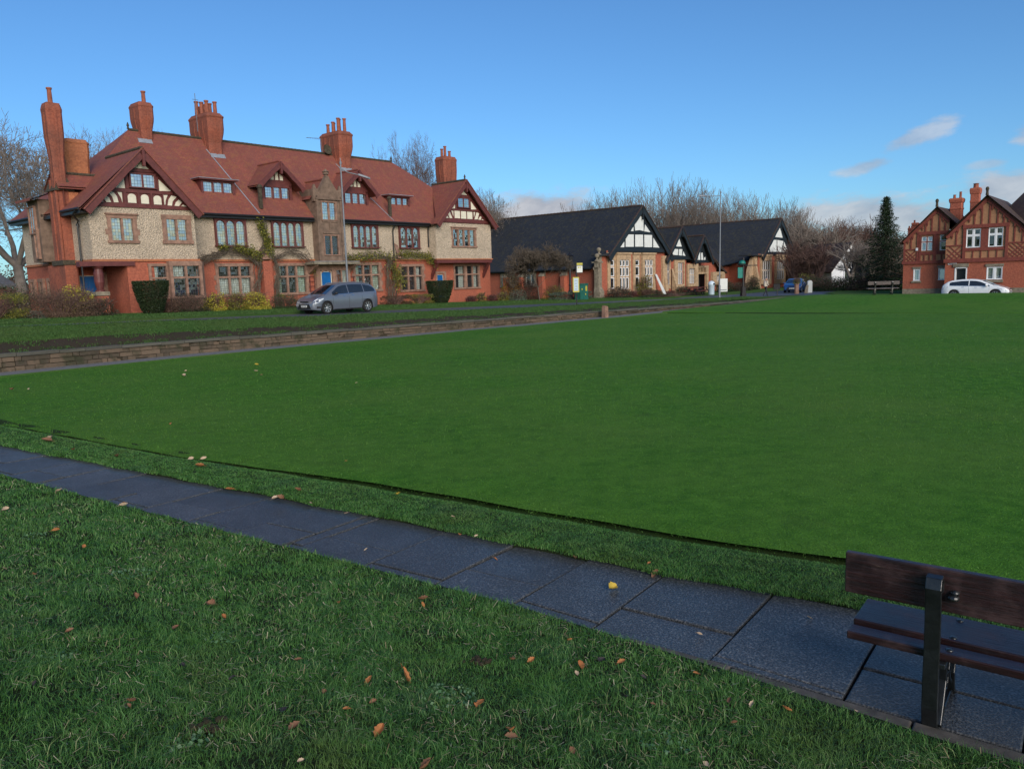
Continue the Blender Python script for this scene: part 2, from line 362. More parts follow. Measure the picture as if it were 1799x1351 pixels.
def chimney(root,cx,cy,z0,z1,hx,hy,pots,off,flare=1.22,mat='brick_ch',ribs=True,name='chimney',poth=.75,potr=.13):
    mb=MB(off); H_=z1-z0
    prof=[(0,1),(.38,1),(.60,flare*.97),(.68,flare),(.9,flare),(.93,flare*1.04),(.95,flare*1.04),(1.,flare*.9)]
    mb.loft([octring(cx,cy,hx*f,hy*f,z0+H_*t) for t,f in prof])
    if ribs:
        for sx,sy in ((-1,0),(1,0),(0,-1),(0,1)):
            n=3 if (hy if sx else hx)>.7 else 1
            for k in range(n):
                o=(k-(n-1)/2)*.55
                rr=[]
                for t,f in prof[:5]:
                    px=cx+(sx*(hx*f-.02) if sx else o); py=cy+(sy*(hy*f-.02) if sy else o); e=.06
                    rr.append([(px-e,py-e,z0+H_*t),(px+e,py-e,z0+H_*t),(px+e,py+e,z0+H_*t),(px-e,py+e,z0+H_*t)])
                mb.loft(rr)
    mb.box(cx-hx*flare*.8,cx+hx*flare*.8,cy-hy*flare*.8,cy+hy*flare*.8,z1-.02,z1+.07)
    o=mb.build(name,mat,root)
    for dx,dy,ph in pots:
        p=MB(off); c=(cx+dx,cy+dy,z1+.05); p.lathe(c,[(potr*1.1,0),(potr,.08),(potr*.86,ph-.1),(potr*1.15,ph-.08),(potr*1.15,ph),(potr*.8,ph),(potr*.75,ph-.3)],10); p.build('chimney_pot','pot',o,smooth=False)
    f=MB(off); f.box(cx-hx-.06,cx+hx+.06,cy-hy-.1,cy+hy,z0-.02,z0+.22)
    return o
def rc(pts,closed=False): return pts
# ------------------------------------------------------------------ the long brick and pebbledash house
OFF=(17,0,.9)
house=thing('terraced_house','long red brick and pebbledash house with red tiled roof, timbered gables and tall chimneys','house',17,0,.9)
def hb(): return MB(OFF)
# openings in the walls: (x0,x1,z0,z1)
up=[(8.2,10.15,5.12,6.68,3),(12.25,14.5,5.12,6.68,4),(18.9,21.17,5.12,6.68,4),(23.5,25.42,5.12,6.68,3)]
lo=[(8.15,10.38,2.05,3.8,3),(12.45,14.65,2.0,3.8,3),(19.0,21.25,2.0,3.8,3),(23.5,25.7,1.85,3.66,3)]
# brick ground floor
mb=hb(); wallpanel(mb,5.9,26.6,.3,4.14,[h[:4] for h in lo])
wallpanel(mb,26.6,33.95,.2,4.14,[(27.4,28.1,.8,3.0),(29.5,32.4,1.85,3.66)])
mb.xf=T(0,-1.8,0,0); wallpanel(mb,1.75,5.9,.3,4.1,[(3.25,5.75,2.05,3.78)])
mb.box(1.76,5.9,0.001,.02,.3,.31)
mb.xf=None
mb.poly([(5.9,-1.8,.3),(5.9,0,.3),(5.9,0,4.14),(5.9,-1.8,4.14)])
# left flank, brick to first floor
mb.poly([(0,8.2,.3),(0,.3,.3),(0,.3,4.1),(0,8.2,4.1)])
mb.poly([(1.75,-1.8,.5),(1.75,1.2,.5),(1.75,1.2,3.95),(1.75,-1.8,3.95)]); mb.poly([(0,.3,.5),(0,1.2,.5),(0,1.2,4),(0,.3,4)]); mb.poly([(33.95,0,.2),(33.95,8.4,.2),(33.95,8.4,4.14),(33.95,0,4.14)])
mb.poly([(0,8.2,.3),(34,8.4,.3),(34,8.4,4.1),(0,8.2,4.1)])
mb.box(0,1.75,1.2,1.3,.5,3.95)
mb.build('brick_wall','brick',house)
# pebbledash first floor
mb=hb(); wallpanel(mb,5.9,15.45,4.24,7.15,[h[:4] for h in up[:2]]); wallpanel(mb,17.6,26.6,4.24,7.15,[h[:4] for h in up[2:]])
mb.xf=T(0,-1.8,0); wallpanel(mb,0,5.9,4.2,7.1,[(1.12,2.3,5.23,6.41),(4.2,5.4,5.28,6.46)])
mb.xf=T(0,-.87,0); wallpanel(mb,26.6,33.25,4.24,7.15,[(28.55,31.18,5.28,6.6)])
mb.xf=None
mb.poly([(0,-1.8,4.2),(0,8.2,4.2),(0,8.2,6.9),(0,-1.8,6.9)]); mb.poly([(5.9,-1.8,4.2),(5.9,0,4.2),(5.9,0,7.1),(5.9,-1.8,7.1)])
mb.poly([(26.6,-.87,4.24),(26.6,0,4.24),(26.6,0,7.15),(26.6,-.87,7.15)]); mb.poly([(33.25,-.87,4.24),(33.25,8.4,4.24),(33.25,8.4,7.15),(33.25,-.87,7.15)])
mb.poly([(0,8.2,4.2),(33.2,8.4,4.2),(33.2,8.4,7.15),(0,8.2,7.15)])
mb.build('pebbledash_wall','pebble',house)
# string course and jetties
mb=hb(); mb.box(5.9,26.6,-.09,.05,4.13,4.25); mb.box(-.09,5.99,-1.89,-1.75,4.08,4.2); mb.box(-.09,.02,-1.75,8.2,4.08,4.2); mb.box(26.5,33.33,-.95,-.8,4.16,4.25); mb.box(5.9,5.98,-1.8,-.1,4.08,4.2)
mb.box(.002,5.88,-1.79,-.0,4.11,4.19)
mb.build('string_course','brick_orange',house,gap=.3)
mb=hb(); mb.box(26.55,33.25,-.9,-.6,3.9,4.155); mb.box(26.6,33.2,-.6,.0,4.02,4.12); mb.box(-.75,2.15,-1.93,-1.5,3.83,4.075); mb.box(-.1,.15,-1.5,.3,3.83,4.07)
for x in (26.75,33.0):
    mb.add([(x-.1,-.02,2.6),(x+.1,-.02,2.6),(x+.1,-.02,2.95),(x-.1,-.02,2.95),(x-.1,-.5,3.35),(x+.1,-.5,3.35),(x+.1,-.42,3.6),(x-.1,-.42,3.6),(x-.1,-.85,3.88),(x+.1,-.85,3.88),(x+.1,-.6,3.9),(x-.1,-.6,3.9)],
      [(0,1,5,4),(3,2,6,7),(4,5,9,8),(7,6,10,11),(0,4,7,3),(1,5,6,2),(4,8,11,7),(5,9,10,6),(0,1,2,3),(8,9,10,11)])
mb.build('jetty_beam','wood_red',house,gap=.3)
# roofs -------------------------------------------------------------
mb=hb(); ZR=12.42; th=.12
def rf(pts): 
    mb.poly(pts); mb.poly([(x,y+.0,z-th) for x,y,z in pts][::-1])
ke=7.06; xl=5.25; xr=26.75; vx=28.2  # eave height, ridge ends
zlp=lambda x: 10.24-.955*(2.98-x)
zfs=lambda y: 7.06+(y+.4)*(ZR-7.06)/4.6
# front slope is cut by the tower (x 15.4..17.6 near the eave)
hx=2.98; hy=-.4+(10.24-7.06)*4.6/(ZR-7.06)
rf([(6.0,-.4,ke),(15.4,-.4,ke),(15.4,4.2,ZR),(xl,4.2,ZR),(hx,hy,10.24),(hx+2.95,-.42,7.06)])
rf([(15.4,1.3,zfs(1.3)),(17.65,1.3,zfs(1.3)),(17.65,4.2,ZR),(15.4,4.2,ZR)])
rf([(17.65,-.4,ke),(26.9,-.4,ke),(29.88,2.22,10.11),(29.88,2.3,zfs(2.3)),(xr,4.2,ZR),(17.65,4.2,ZR)])
# left hip together with the left slope of the front wing
rf([(-.55,-2.25,6.88),(hx,-2.25,10.24),(hx,hy,10.24),(xl,4.2,ZR),(-.55,8.7,6.88)])
# back slope and right hip
rf([(xl,4.2,ZR),(xr,4.2,ZR),(33.6,8.8,ke),(-.55,8.8,6.86)])
rf([(xr,4.2,ZR),(29.88,2.3,10.2),(33.7,2.6,7.06),(33.7,8.8,ke)])
# right slope of the left wing
rf([(hx,-2.25,10.24),(6.28,-2.25,6.82),(6.28,-.4,6.95),(5.95,-.4,7.06),(hx,hy,10.24)])
# right wing
gx=29.88; gz=10.62
rf([(26.35,-1.3,6.98),(gx,-1.3,gz),(gx,2.75,gz),(26.95,-.42,7.06),(26.35,-.42,6.98)])
rf([(gx,-1.3,gz),(33.62,-1.3,6.9),(33.62,6,6.9),(gx,2.75,gz)])
rf([(gx,2.75,gz),(33.62,6,6.9),(33.62,8,6.9)])
# gablet behind the side chimney
rf([(-.6,1.2,9.0),(1.9,1.2,9.0),(1.0,.2,8.2),(-.6,.2,8.2)]); rf([(-.6,1.2,9.0),(1.9,1.2,9.0),(1.0,2.3,8.2),(-.6,2.3,8.2)])
mb.poly([(-.3,.3,6.8),(-.3,2.2,6.8),(-.3,2.2,8.2),(-.3,1.2,9.0),(-.3,.3,8.2)])
roof=mb.build('roof','tile',house)
# ridge tiles, hips
mb=hb()
def ridge(a,b,r=.1,step=.33):
    a,b=Vector(a),Vector(b); n=max(2,int((b-a).length/step))
    for k in range(n):
        p=a+(b-a)*k/n; q=a+(b-a)*(k+.94)/n; mb.tube([p,q],[r,r*1.12],6)
ridge((xl,4.2,ZR),(xr,4.2,ZR)); ridge((hx,-2.2,10.25),(hx,hy,10.26));  ridge((gx,-1.25,gz),(gx,2.7,gz));  ridge((-.6,1.2,9.02),(1.85,1.2,9.02),.09)
for p in ((xr,4.2,ZR),(gx,-1.2,gz),(xl,4.2,ZR)): mb.lathe((p[0],p[1],p[2]+.05),[(.09,0),(.05,.12),(.09,.2),(.02,.4)],8)
mb.build('ridge_tile','moss',roof,gap=.3)
# gutters and soffits
mb=hb()
for a,b in (((6.1,-.47,7.0),(15.3,-.47,7.0)),((17.75,-.47,7.0),(26.5,-.47,7.0)),((-.6,-2.1,6.83),(-.6,.3,6.83)),((-.6,3,6.83),(-.6,8.6,6.83))): mb.tube([a,b],.075,8)
mb.box(6.0,15.4,-.38,-.01,6.84,6.92); mb.box(17.6,26.5,-.38,-.01,6.84,6.92); mb.box(-.5,-.01,-2.1,8.4,6.62,6.7)
mb.box(6.0,15.4,-.42,-.35,6.8,7.0); mb.box(17.65,26.55,-.42,-.35,6.8,7.0); mb.box(-.54,-.47,-2.1,8.5,6.6,6.8)
mb.build('gutter','iron',house,gap=.3)
for pts in ([(-.6,-1.75,6.75),(-.6,-1.3,6.55),(-.14,-.75,6.3),(-.14,-.6,6.1),(-.14,-.62,4.2),(-.14,-.62,1.2)],[(11.0,-.4,6.9),(11.45,-.2,6.55),(11.5,-.12,6.2),(11.5,-.12,4.35)],[(22.9,-.42,6.92),(22.75,-.15,6.5),(22.75,-.12,6.2),(22.75,-.12,3.0),(22.75,-.12,.9)],[(26.55,-.15,7.0),(26.5,-.1,6.4),(26.5,-.1,5.2)],[(10.9,-.4,6.9),(11.5,-.2,6.6)],[(-.1,3.4,7.7),(-.14,3.4,4.4)]):
    mb=hb(); mb.tube(pts,.05,8); 
    for p in pts[3:]: mb.tube([(p[0],p[1],p[2]-.05),(p[0],p[1],p[2]+.05)],.075,8)
    mb.build('drainpipe','iron',house)
# chimneys ----------------------------------------------------------
fl=lambda cx,cy,z,hx_,hy_: None
mb=hb()
def pr(a,b): return [(a+dx,b+dy) for dx,dy in ((0,0),)]
# big side chimney: breast on the flank wall, then a tall stack
mb.box(-.62,.0,.45,2.9,.4,4.0); mb.box(-.55,.02,.55,1.9,4.25,8.05); mb.box(-.6,.0,.62,1.3,4.2,8.7)
for y in (.62,1.25): mb.box(-.66,-.5,y-.07,y+.07,4.2,8.6)
side=mb.build('chimney_breast','brick_dark',house)
mb=hb(); mb.box(-.7,.02,.4,2.0,3.98,4.24); mb.add([(-.7,.4,8.0),(.3,.4,8.0),(.3,1.9,8.0),(-.7,1.9,8.0),(-.45,.6,8.75),(.0,.6,8.75),(.0,1.7,8.75),(-.45,1.7,8.75)],[(0,1,5,4),(1,2,6,5),(2,3,7,6),(3,0,4,7),(4,5,6,7)])
mb.build('chimney_shoulder','moss',side,gap=.3)
mb=hb(); mb.box(.0,.5,.5,1.3,6.2,7.95); mb.build('chimney_pier','brick_orange',side)
chimney(house,-.3,.85,8.0,12.55,.31,.34,[(.0,0,.85)],OFF,1.3,'brick_ch',True)
chimney(house,1.3,2.6,8.9,11.05,.62,.55,[],OFF,1.1,'brick_orange',False)
chimney(house,6.2,4.25,11.4,14.05,.36,.6,[(.1,-.25,.75)],OFF,1.28)
chimney(house,10.55,4.3,10.9,13.95,.48,1.1,[(-.3,-.75,.8),(.3,-.75,.8),(-.3,-.1,.8),(.3,-.1,.8),(-.3,.55,.95),(.3,.55,.85),(0,.9,.7)],OFF,1.22)
chimney(house,21.3,4.3,10.9,14.05,.55,1.1,[(-.3,-.75,1.),(.33,-.7,1.05),(-.3,-.1,.8),(.3,-.1,1.1),(-.3,.55,.7),(.3,.6,.9)],OFF,1.22)
chimney(house,33.0,4.0,9.8,13.3,.72,.6,[(-.45,0,.7),(.05,.1,1.0),(.5,0,.6)],OFF,1.17)
mb=hb()
for cx,cy,hx_ in ((5.95,3.62,.44),(10.55,3.18,.52),(21.15,3.18,.6)):
    mb.add([(cx-hx_,cy-.16,zfs(cy-.16)+.03),(cx+hx_,cy-.16,zfs(cy-.16)+.03),(cx+hx_,cy+.0,zfs(cy)+.12),(cx-hx_,cy+.0,zfs(cy)+.12)],[(0,1,2,3)])
    yy=cy-.2; 
for x0,y0,x1,y1 in ((9.95,3.5,11.2,-.3),(20.5,3.5,22.7,-.35)):
    mb.add([(x0-.03,y0,zfs(y0)+.03),(x0+.05,y0,zfs(y0)+.03),(x1+.05,y1,zfs(y1)+.03),(x1-.03,y1,zfs(y1)+.03)],[(0,1,2,3)])
mb.build('lead_flashing','lead',roof,gap=.3)
# windows -----------------------------------------------------------
for i,(x0,x1,z0,z1,n) in enumerate(up):
    window(house,T(x0,-.14,z0),x1-x0,z1-z0,n,(),'wood_red','gl_up',.1,.085,.04,.14,arch=True,off=OFF,cur=[[(0,.3,0,.55),(.7,1,0,1)],[(.0,.3,.3,1),(.35,.9,.2,1)],[(0,.2,0,1),(.5,1,.2,1)],[(.1,.3,0,1),(.6,1,.3,1)]][i])
curs=[[(0,1,0,.6)],[(0,.16,0,1),(.68,1,0,1)],[(0,.2,0,1),(.68,1,0,1)],[(.72,.95,0,1)]]
for i,(x0,x1,z0,z1,n) in enumerate(lo):
    window(house,T(x0,0,z0),x1-x0,z1-z0,n,(1.08,),'sandstone','gl_lo',.2,.13,.05,.1,off=OFF,cur=curs[i],curm=['curtain','curtain_g','curtain_g','curtain'][i],quoin=True)
window(house,T(1.12,-1.8,5.23),1.18,1.18,2,(),'sandstone','gl_up',.2,.1,.05,.1,off=OFF,hood=True,cur=[(0,1,.4,1)],quoin=True)
window(house,T(4.2,-1.8,5.28),1.2,1.18,2,(),'sandstone','gl_up',.26,.1,.05,.1,off=OFF,cur=[(0,.4,.3,1),(.6,1,.5,1)])
window(house,T(28.55,-.87,5.28),2.63,1.32,4,(),'sandstone','gl_up',.16,.1,.05,.1,off=OFF,hood=True,cur=[(.25,.5,0,1),(.8,1,0,1)])
window(house,T(29.5,0,1.85),1.15,1.81,1,(1.1,),'sandstone','gl_lo',.17,.1,.05,.1,off=OFF,cur=[(.5,1,0,1)])
window(house,T(30.95,0,1.85),1.45,1.81,2,(1.1,),'sandstone','gl_lo',.17,.12,.05,.1,off=OFF,cur=[(.6,.95,0,1)])
# left bay under the wing
window(house,T(4.15,-2.15,2.05),1.6,1.75,2,(1.08,),'sandstone','gl_lo',.17,.13,.04,.1,off=OFF,cur=[(0,.45,.66,1)])
window(house,T(3.05,-1.86,2.05),.85,1.75,1,(1.08,),'sandstone','gl_lo',.15,.1,.04,.1,off=OFF,cur=[(0,.5,.5,1)])
mb=hb(); mb.prism([(3.95,0),(5.95,0),(5.95,1),(3.95,1)],0,0.001) if False else None
mb.box(3.98,5.92,-2.13,-1.8,1.2,2.0); mb.box(3.98,5.94,-2.14,-1.8,3.94,4.08); mb.poly([(5.93,-2.12,1.2),(6.25,-1.8,1.2),(6.25,-1.8,4.05),(5.93,-2.12,4.05)])
mb.build('window_bay','sandstone',house)
# side windows of the flank
mb=hb()
for y in (4.2,5.6,7.0): window(house,T(-.1,y+.4,2.4,SD),.4,.75,1,(),'sandstone','gl_lo',.2,.1,.04,.08,off=OFF,flat=True)
# stair tower on the flank
mb=hb(); mb.box(-.75,0,3.0,4.6,4.25,7.75); st=mb.build('stair_turret','sandstone_dark',house)
mb=hb(); mb.add([(-1.25,2.6,7.75),(-1.25,4.95,7.75),(1.2,4.95,8.6),(1.2,2.6,8.6),(-1.25,2.6,7.6),(-1.25,4.95,7.6)],[(0,1,2,3),(0,1,5,4),(4,5,2,3)]); mb.build('turret_roof','tile',st)
window(house,T(-.85,4.25,5.9,SD),.75,1.4,2,(),'sandstone','gl_up',.1,.08,.03,.06,off=OFF,flat=True); window(house,T(-.85,3.7,4.5,SD),.3,1.5,1,(),'sandstone','gl_up',.1,.08,.03,.06,off=OFF,flat=True)
# porch in the left wing
mb=hb(); mb.box(0,.62,-1.8,-1.35,.4,2.25); mb.box(0,.3,-1.35,.25,.4,2.25); mb.build('porch_pier','brick',house,gap=.3)
mb=hb(); mb.box(-.06,.68,-1.87,-1.3,2.25,2.46); mb.box(-.06,.36,-1.3,.3,2.25,2.46); mb.build('pier_coping','sandstone_grey',house,gap=.3)
mb=hb(); mb.lathe((.3,-1.58,2.46),[(.24,0),(.24,.08),(.17,.12),(.25,.5),(.25,.95),(.2,1.22),(.27,1.27),(.32,1.37)],14); mb.build('porch_column','wood_red',house,smooth=False)
def door(x0,x1,z0,z1,y,mat='blue_door',glaz=False,xf=None):
    mb=hb(); mb.xf=xf; mb.box(x0,x1,y,y+.06,z0,z1)
    w=x1-x0; h=z1-z0
    for i in (0,1):
        for a,b_ in ((.06,.3),(.36,.62),(.68,.9)): mb.box(x0+w*(.1+.45*i),x0+w*(.42+.45*i),y-.02,y,z0+h*a,z0+h*b_)
    o=mb.build('door',mat,house)
    mb=hb(); mb.xf=xf; mb.lathe((x0+w*.5,y-.04,z0+h*.55),[(.03,0),(.05,.02),(.05,.08),(.02,.1)],8); mb.box(x0+w*.38,x0+w*.62,y-.03,y-.01,z0+h*.42,z0+h*.45); mb.build('door_knocker','galv',o)
    mb=hb(); mb.xf=xf; mb.box(x0-.035,x0,y-.02,y+.08,z0,z1+.04); mb.box(x1,x1+.05,y-.02,y+.08,z0,z1+.04); mb.box(x0,x1,y-.02,y+.08,z1,z1+.04); mb.build('door_frame','plaster',o)
    return o
door(.35,1.25,1.25,3.35,1.16)
mb=hb(); mb.box(1.45,1.74,.9,1.19,.9,3.6); mb.box(1.36,1.44,.95,1.18,1.2,3.6); mb.build('porch_jamb','sandstone',house,gap=.3)
mb=hb(); mb.box(.1,2.5,-2.3,1.1,.9,1.22); mb.build('porch_step','sandstone_grey',house)
mb=hb(); mb.box(.22,.42,-1.825,-1.8,1.85,2.08); sg=mb.build('wall_sign',plain('yellow_sign',(.55,.36,.05),.5,.1),house,label='small yellow notice with the letters NO on the porch pier')
mb=hb()
for a,b in (((.25,1.9),(.25,2.03)),((.25,2.03),(.31,1.9)),((.31,1.9),(.31,2.03))): mb.slab((a[0],-1.83,a[1]),(b[0],-1.83,b[1]),.006,.018)
mb.lathe((.365,-1.83,1.965),[(.0,0)],3) if False else None
P_=[(.365+.03*math.cos(t),1.965+.055*math.sin(t)) for t in [2*math.pi*k/10 for k in range(11)]]
for a,b in zip(P_,P_[1:]): mb.slab((a[0],-1.83,a[1]),(b[0],-1.83,b[1]),.006,.015)
mb.build('lettering','iron',sg)
door(27.4,28.1,.8,2.95,.08)
mb=hb(); mb.box(27.2,27.39,-.04,.1,.8,3.05); mb.box(28.2,28.42,-.04,.1,.8,3.05); mb.box(27.2,28.42,-.05,.1,3.05,3.25); mb.build('door_surround','sandstone',house,gap=.3)
# sandstone stair tower in the middle with its gabled dormer
mb=hb(); wallpanel(mb,15.45,17.6,4.05,9.05,[(16.0,17.15,4.55,5.85),(15.95,17.1,6.98,8.15)],-.6)
mb.poly([(15.45,-.6,4.05),(15.45,2,4.05),(15.45,2,9.05),(15.45,-.6,9.05)]); mb.poly([(17.6,-.6,4.05),(17.6,2,4.05),(17.6,2,9.05),(17.6,-.6,9.05)])
mb.prism([(15.42,8.45),(17.63,8.45),(16.72,9.75),(16.62,9.95),(16.42,9.95),(16.32,9.75)],-.66,-.3)
mb.box(15.36,17.68,-.72,-.6,8.33,8.45); mb.box(15.9,17.15,-.66,-.6,6.0,6.1); mb.box(15.9,17.15,-.66,-.6,6.8,6.9); mb.box(16.47,16.57,-.65,-.6,6.1,6.8); mb.box(15.45,15.6,-.68,-.6,4.05,8.4); mb.box(17.45,17.6,-.68,-.6,4.05,8.4)
for x in (15.45,17.6): mb.loft([octring(x,-.5,r,r,z) for r,z in ((.16,8.2),(.16,8.9),(.05,9.35))])
mb.lathe((16.52,-.48,9.95),[(.12,0),(.12,.1),(.22,.14),(.18,.25),(.26,.3),(.1,.42),(.05,.5)],10)
tw=mb.build('stair_tower','sandstone_dark',house)
mb=hb(); mb.add([(15.2,-.25,8.35),(15.2,1.1,8.35),(16.52,-.25,9.75),(16.52,2.6,9.75),(17.85,-.25,8.35),(17.85,1.1,8.35)],[(0,1,3,2),(2,3,5,4)]); mb.tube([(16.52,-.2,9.78),(16.52,2.4,9.78)],.09,6); mb.build('tower_roof','tile',tw)
window(house,T(16.0,-.6,4.55),1.15,1.3,2,(),'sandstone','gl_lo',.08,.1,.03,.05,off=OFF)
window(house,T(15.95,-.6,6.98),1.15,1.17,2,(),'sandstone','gl_d',.08,.1,.03,.05,off=OFF,cur=[(0,.5,0,.5)])
# entrance under the tower
door(15.75,16.55,.95,3.35,-.3)
mb=hb(); mb.box(15.3,15.64,-.36,.02,.7,3.5); mb.box(16.66,17.0,-.36,.02,.7,3.5); mb.box(17.95,18.25,-.36,.02,.7,3.5); mb.box(15.3,18.25,-.36,.02,3.5,3.85); mb.box(17.0,17.95,-.36,.02,.7,2.4)
for sg_ in (-1,1): mb.prism([(16.15+sg_*.4,3.5),(16.15+sg_*.4,3.25),(16.15+sg_*.2,3.4),(16.15,3.45),(16.15,3.5)],-.34,-.25)
for x in (15.0,18.3): mb.add([(x-.12,0,3.2),(x+.12,0,3.2),(x+.12,-.9,3.75),(x-.12,-.9,3.75),(x-.12,-.9,3.9),(x+.12,-.9,3.9),(x+.12,0,3.9),(x-.12,0,3.9)],[(0,1,2,3),(3,2,5,4),(0,3,4,7),(1,2,5,6),(4,5,6,7)])
mb.build('entrance_surround','sandstone',house,gap=.3)
window(house,T(17.0,-.36,2.4),.95,1.05,2,(),'sandstone','gl_lo',.05,.1,.02,.04,off=OFF,cur=[(.5,1,0,1)])
mb=hb(); mb.box(14.6,18.6,-1.15,.0,3.86,3.98); mb.box(14.65,18.55,-1.1,0,3.98,4.04); mb.build('door_canopy','sandstone_grey',house)
mb=hb(); mb.box(14.62,18.58,-1.12,-.7,4.045,4.075); mb.build('canopy_lead','lead',house)
# timbered gables ----------------------------------------------------
def gable_timber(y,tri,polys,wood_boxes,proud_name='gable_timbering',wm='wood_red',pm='plaster',off=OFF,root=house):
    mb=MB(off); mb.prism(tri,y,y+.1); 
    for b in wood_boxes: mb.box(b[0],b[1],y-.07,y,b[2],b[3])
    o=mb.build(proud_name,wm,root)
    mb=MB(off)
    for p in polys: mb.prism(p,y-.03,y+.02)
    mb.build('plaster_panel',pm,o,gap=.02); return o
def arch(x0,x1,z0,z1):
    c=(x0+x1)/2; r=(x1-x0)/2; return [(x0,z0),(x1,z0)]+[(c+r*math.cos(t),z1-r*.8+r*.8*math.sin(t)) for t in [math.pi*k/8 for k in range(9)]]
LWW=[[(2.54,9.19),(2.78,9.43),(2.97,9.62),(3.2,9.43),(3.46,9.19)],[(1.47,8.05),(1.74,8.31),(2.03,8.69),(2.05,8.05)],[(3.96,8.67),(4.15,8.49),(4.63,8.05),(3.95,8.03)],
[(1.1,7.81),(1.38,7.83),(1.57,7.59),(1.63,7.27),(1.39,7.26),(1.33,7.54)],[(1.61,7.83),(1.85,7.82),(1.84,7.28),(1.79,7.5)],[(.83,7.5),(.98,7.6),(1.14,7.5),(1.24,7.26),(.99,7.25)],[(.58,7.26),(.73,7.33),(.85,7.26)],
[(4.16,7.81),(4.41,7.82),(4.27,7.53),(4.22,7.27),(4.18,7.27)],[(4.63,7.81),(4.93,7.75),(4.67,7.48),(4.61,7.24),(4.36,7.24),(4.45,7.58)],[(5.04,7.6),(5.23,7.47),(5.02,7.23),(4.77,7.24),(4.87,7.45)],[(5.16,7.24),(5.29,7.34),(5.48,7.22)],
arch(2.15,2.6,7.28,7.78),arch(2.87,3.3,7.27,7.78),arch(3.58,4.02,7.26,7.76)]
gable_timber(-1.8,[(-.1,6.98),(6.0,6.98),(2.98,9.95)],LWW,[(.2,5.85,7.02,7.22),(1.3,4.72,7.84,8.02),(2.3,3.75,9.0,9.16),(2.1,2.26,8.03,9.0),(3.76,3.92,8.03,9.0),(2.68,2.8,7.22,7.84),(3.39,3.5,7.22,7.84),(1.92,2.05,7.22,7.84),(4.06,4.14,7.22,7.84)])
window(house,T(2.36,-1.92,8.16),1.3,.68,2,(),'wood_red','gl_d',.08,.1,.03,.05,off=OFF,flat=True,cur=[(0,1,0,1)])
RWW=[[(29.45,9.48),(29.88,9.9),(30.4,9.45)],[(28.48,8.29),(28.92,8.77),(28.92,8.31)],[(30.81,9.0),(31.5,8.35),(30.81,8.31)],[(28.84,8.13),(29.46,8.13),(29.46,7.53),(28.84,7.53)],[(29.6,8.12),(30.2,8.12),(30.2,7.52),(29.6,7.52)],[(30.33,8.11),(30.96,8.11),(30.96,7.52),(30.33,7.52)],
[(27.99,7.95),(28.23,8.11),(28.55,7.51),(28.26,7.5)],[(28.47,8.12),(28.7,8.11),(28.68,7.66)],[(27.68,7.62),(27.92,7.75),(28.12,7.51),(27.7,7.5)],[(31.13,8.11),(31.32,8.12),(31.17,7.68)],[(31.51,8.11),(31.8,8.03),(31.6,7.53),(31.22,7.51)],[(31.94,7.79),(32.1,7.74),(31.98,7.5),(31.69,7.51)],[(32.18,7.56),(32.4,7.49),(32.11,7.49)]]
gable_timber(-.87,[(26.55,7.1),(33.25,7.1),(29.88,10.4)],RWW,[(26.9,33.0,7.18,7.42),(28.0,31.8,8.15,8.28),(29.0,30.7,9.25,9.42),(28.95,29.08,8.28,9.25),(30.65,30.78,8.28,9.25)])
window(house,T(29.2,-.99,8.44),1.32,.7,2,(),'wood_red','gl_d',.08,.1,.03,.05,off=OFF,flat=True,cur=[(.8,1,0,1)])
# barge boards
def barge(x0,z0,xa,za,x1,z1,y,wd=.3,off=OFF,root=house,mat='wood_red',drop=.0,wav=True,kick=.35,th=.1,mat2=None):
    mb=MB(off)
    for sx,(xb,zb) in ((0,(x0,z0)),(1,(x1,z1))):
        n=9; top=[];bot=[]
        for k in range(n+1):
            t=k/n; x=xa+(xb-xa)*t; z=za+(zb-za)*t+ (kick*max(0,t-.78)**2*6 if kick else 0)
            L=math.hypot(xb-xa,zb-za); nxn,nzn=(zb-za)/L,-(xb-xa)/L
            if nzn>0: nxn,nzn=-nxn,-nzn
            ww=wd*(1+(.18*abs(math.sin(t*9)) if wav else 0))+(.12 if t>.9 else 0)
            top.append((x,z)); bot.append((x+nxn*ww,z+nzn*ww))
        for k in range(n):
            q=[top[k],top[k+1],bot[k+1],bot[k]]; mb.prism(q,y-th/2,y+th/2)
    mb.box(xa-.07,xa+.07,y-.1,y+.06,za-.95*wd/.3,za-.05)
    o=mb.build('bargeboard',mat,root)
    if mat2:
        mb=MB(off)
        for xb,zb in ((x0,z0),(x1,z1)): mb.slab((xa,y-.02,za+.05),(xb,y-.02,zb+.05),.16,.06)
        mb.build('verge_tile',mat2,o)
barge(-.42,6.72,2.98,10.2,6.22,6.72,-2.3,.3,mat2='tile'); barge(26.3,6.9,29.88,10.6,33.65,6.85,-1.35,.3,mat2='tile')
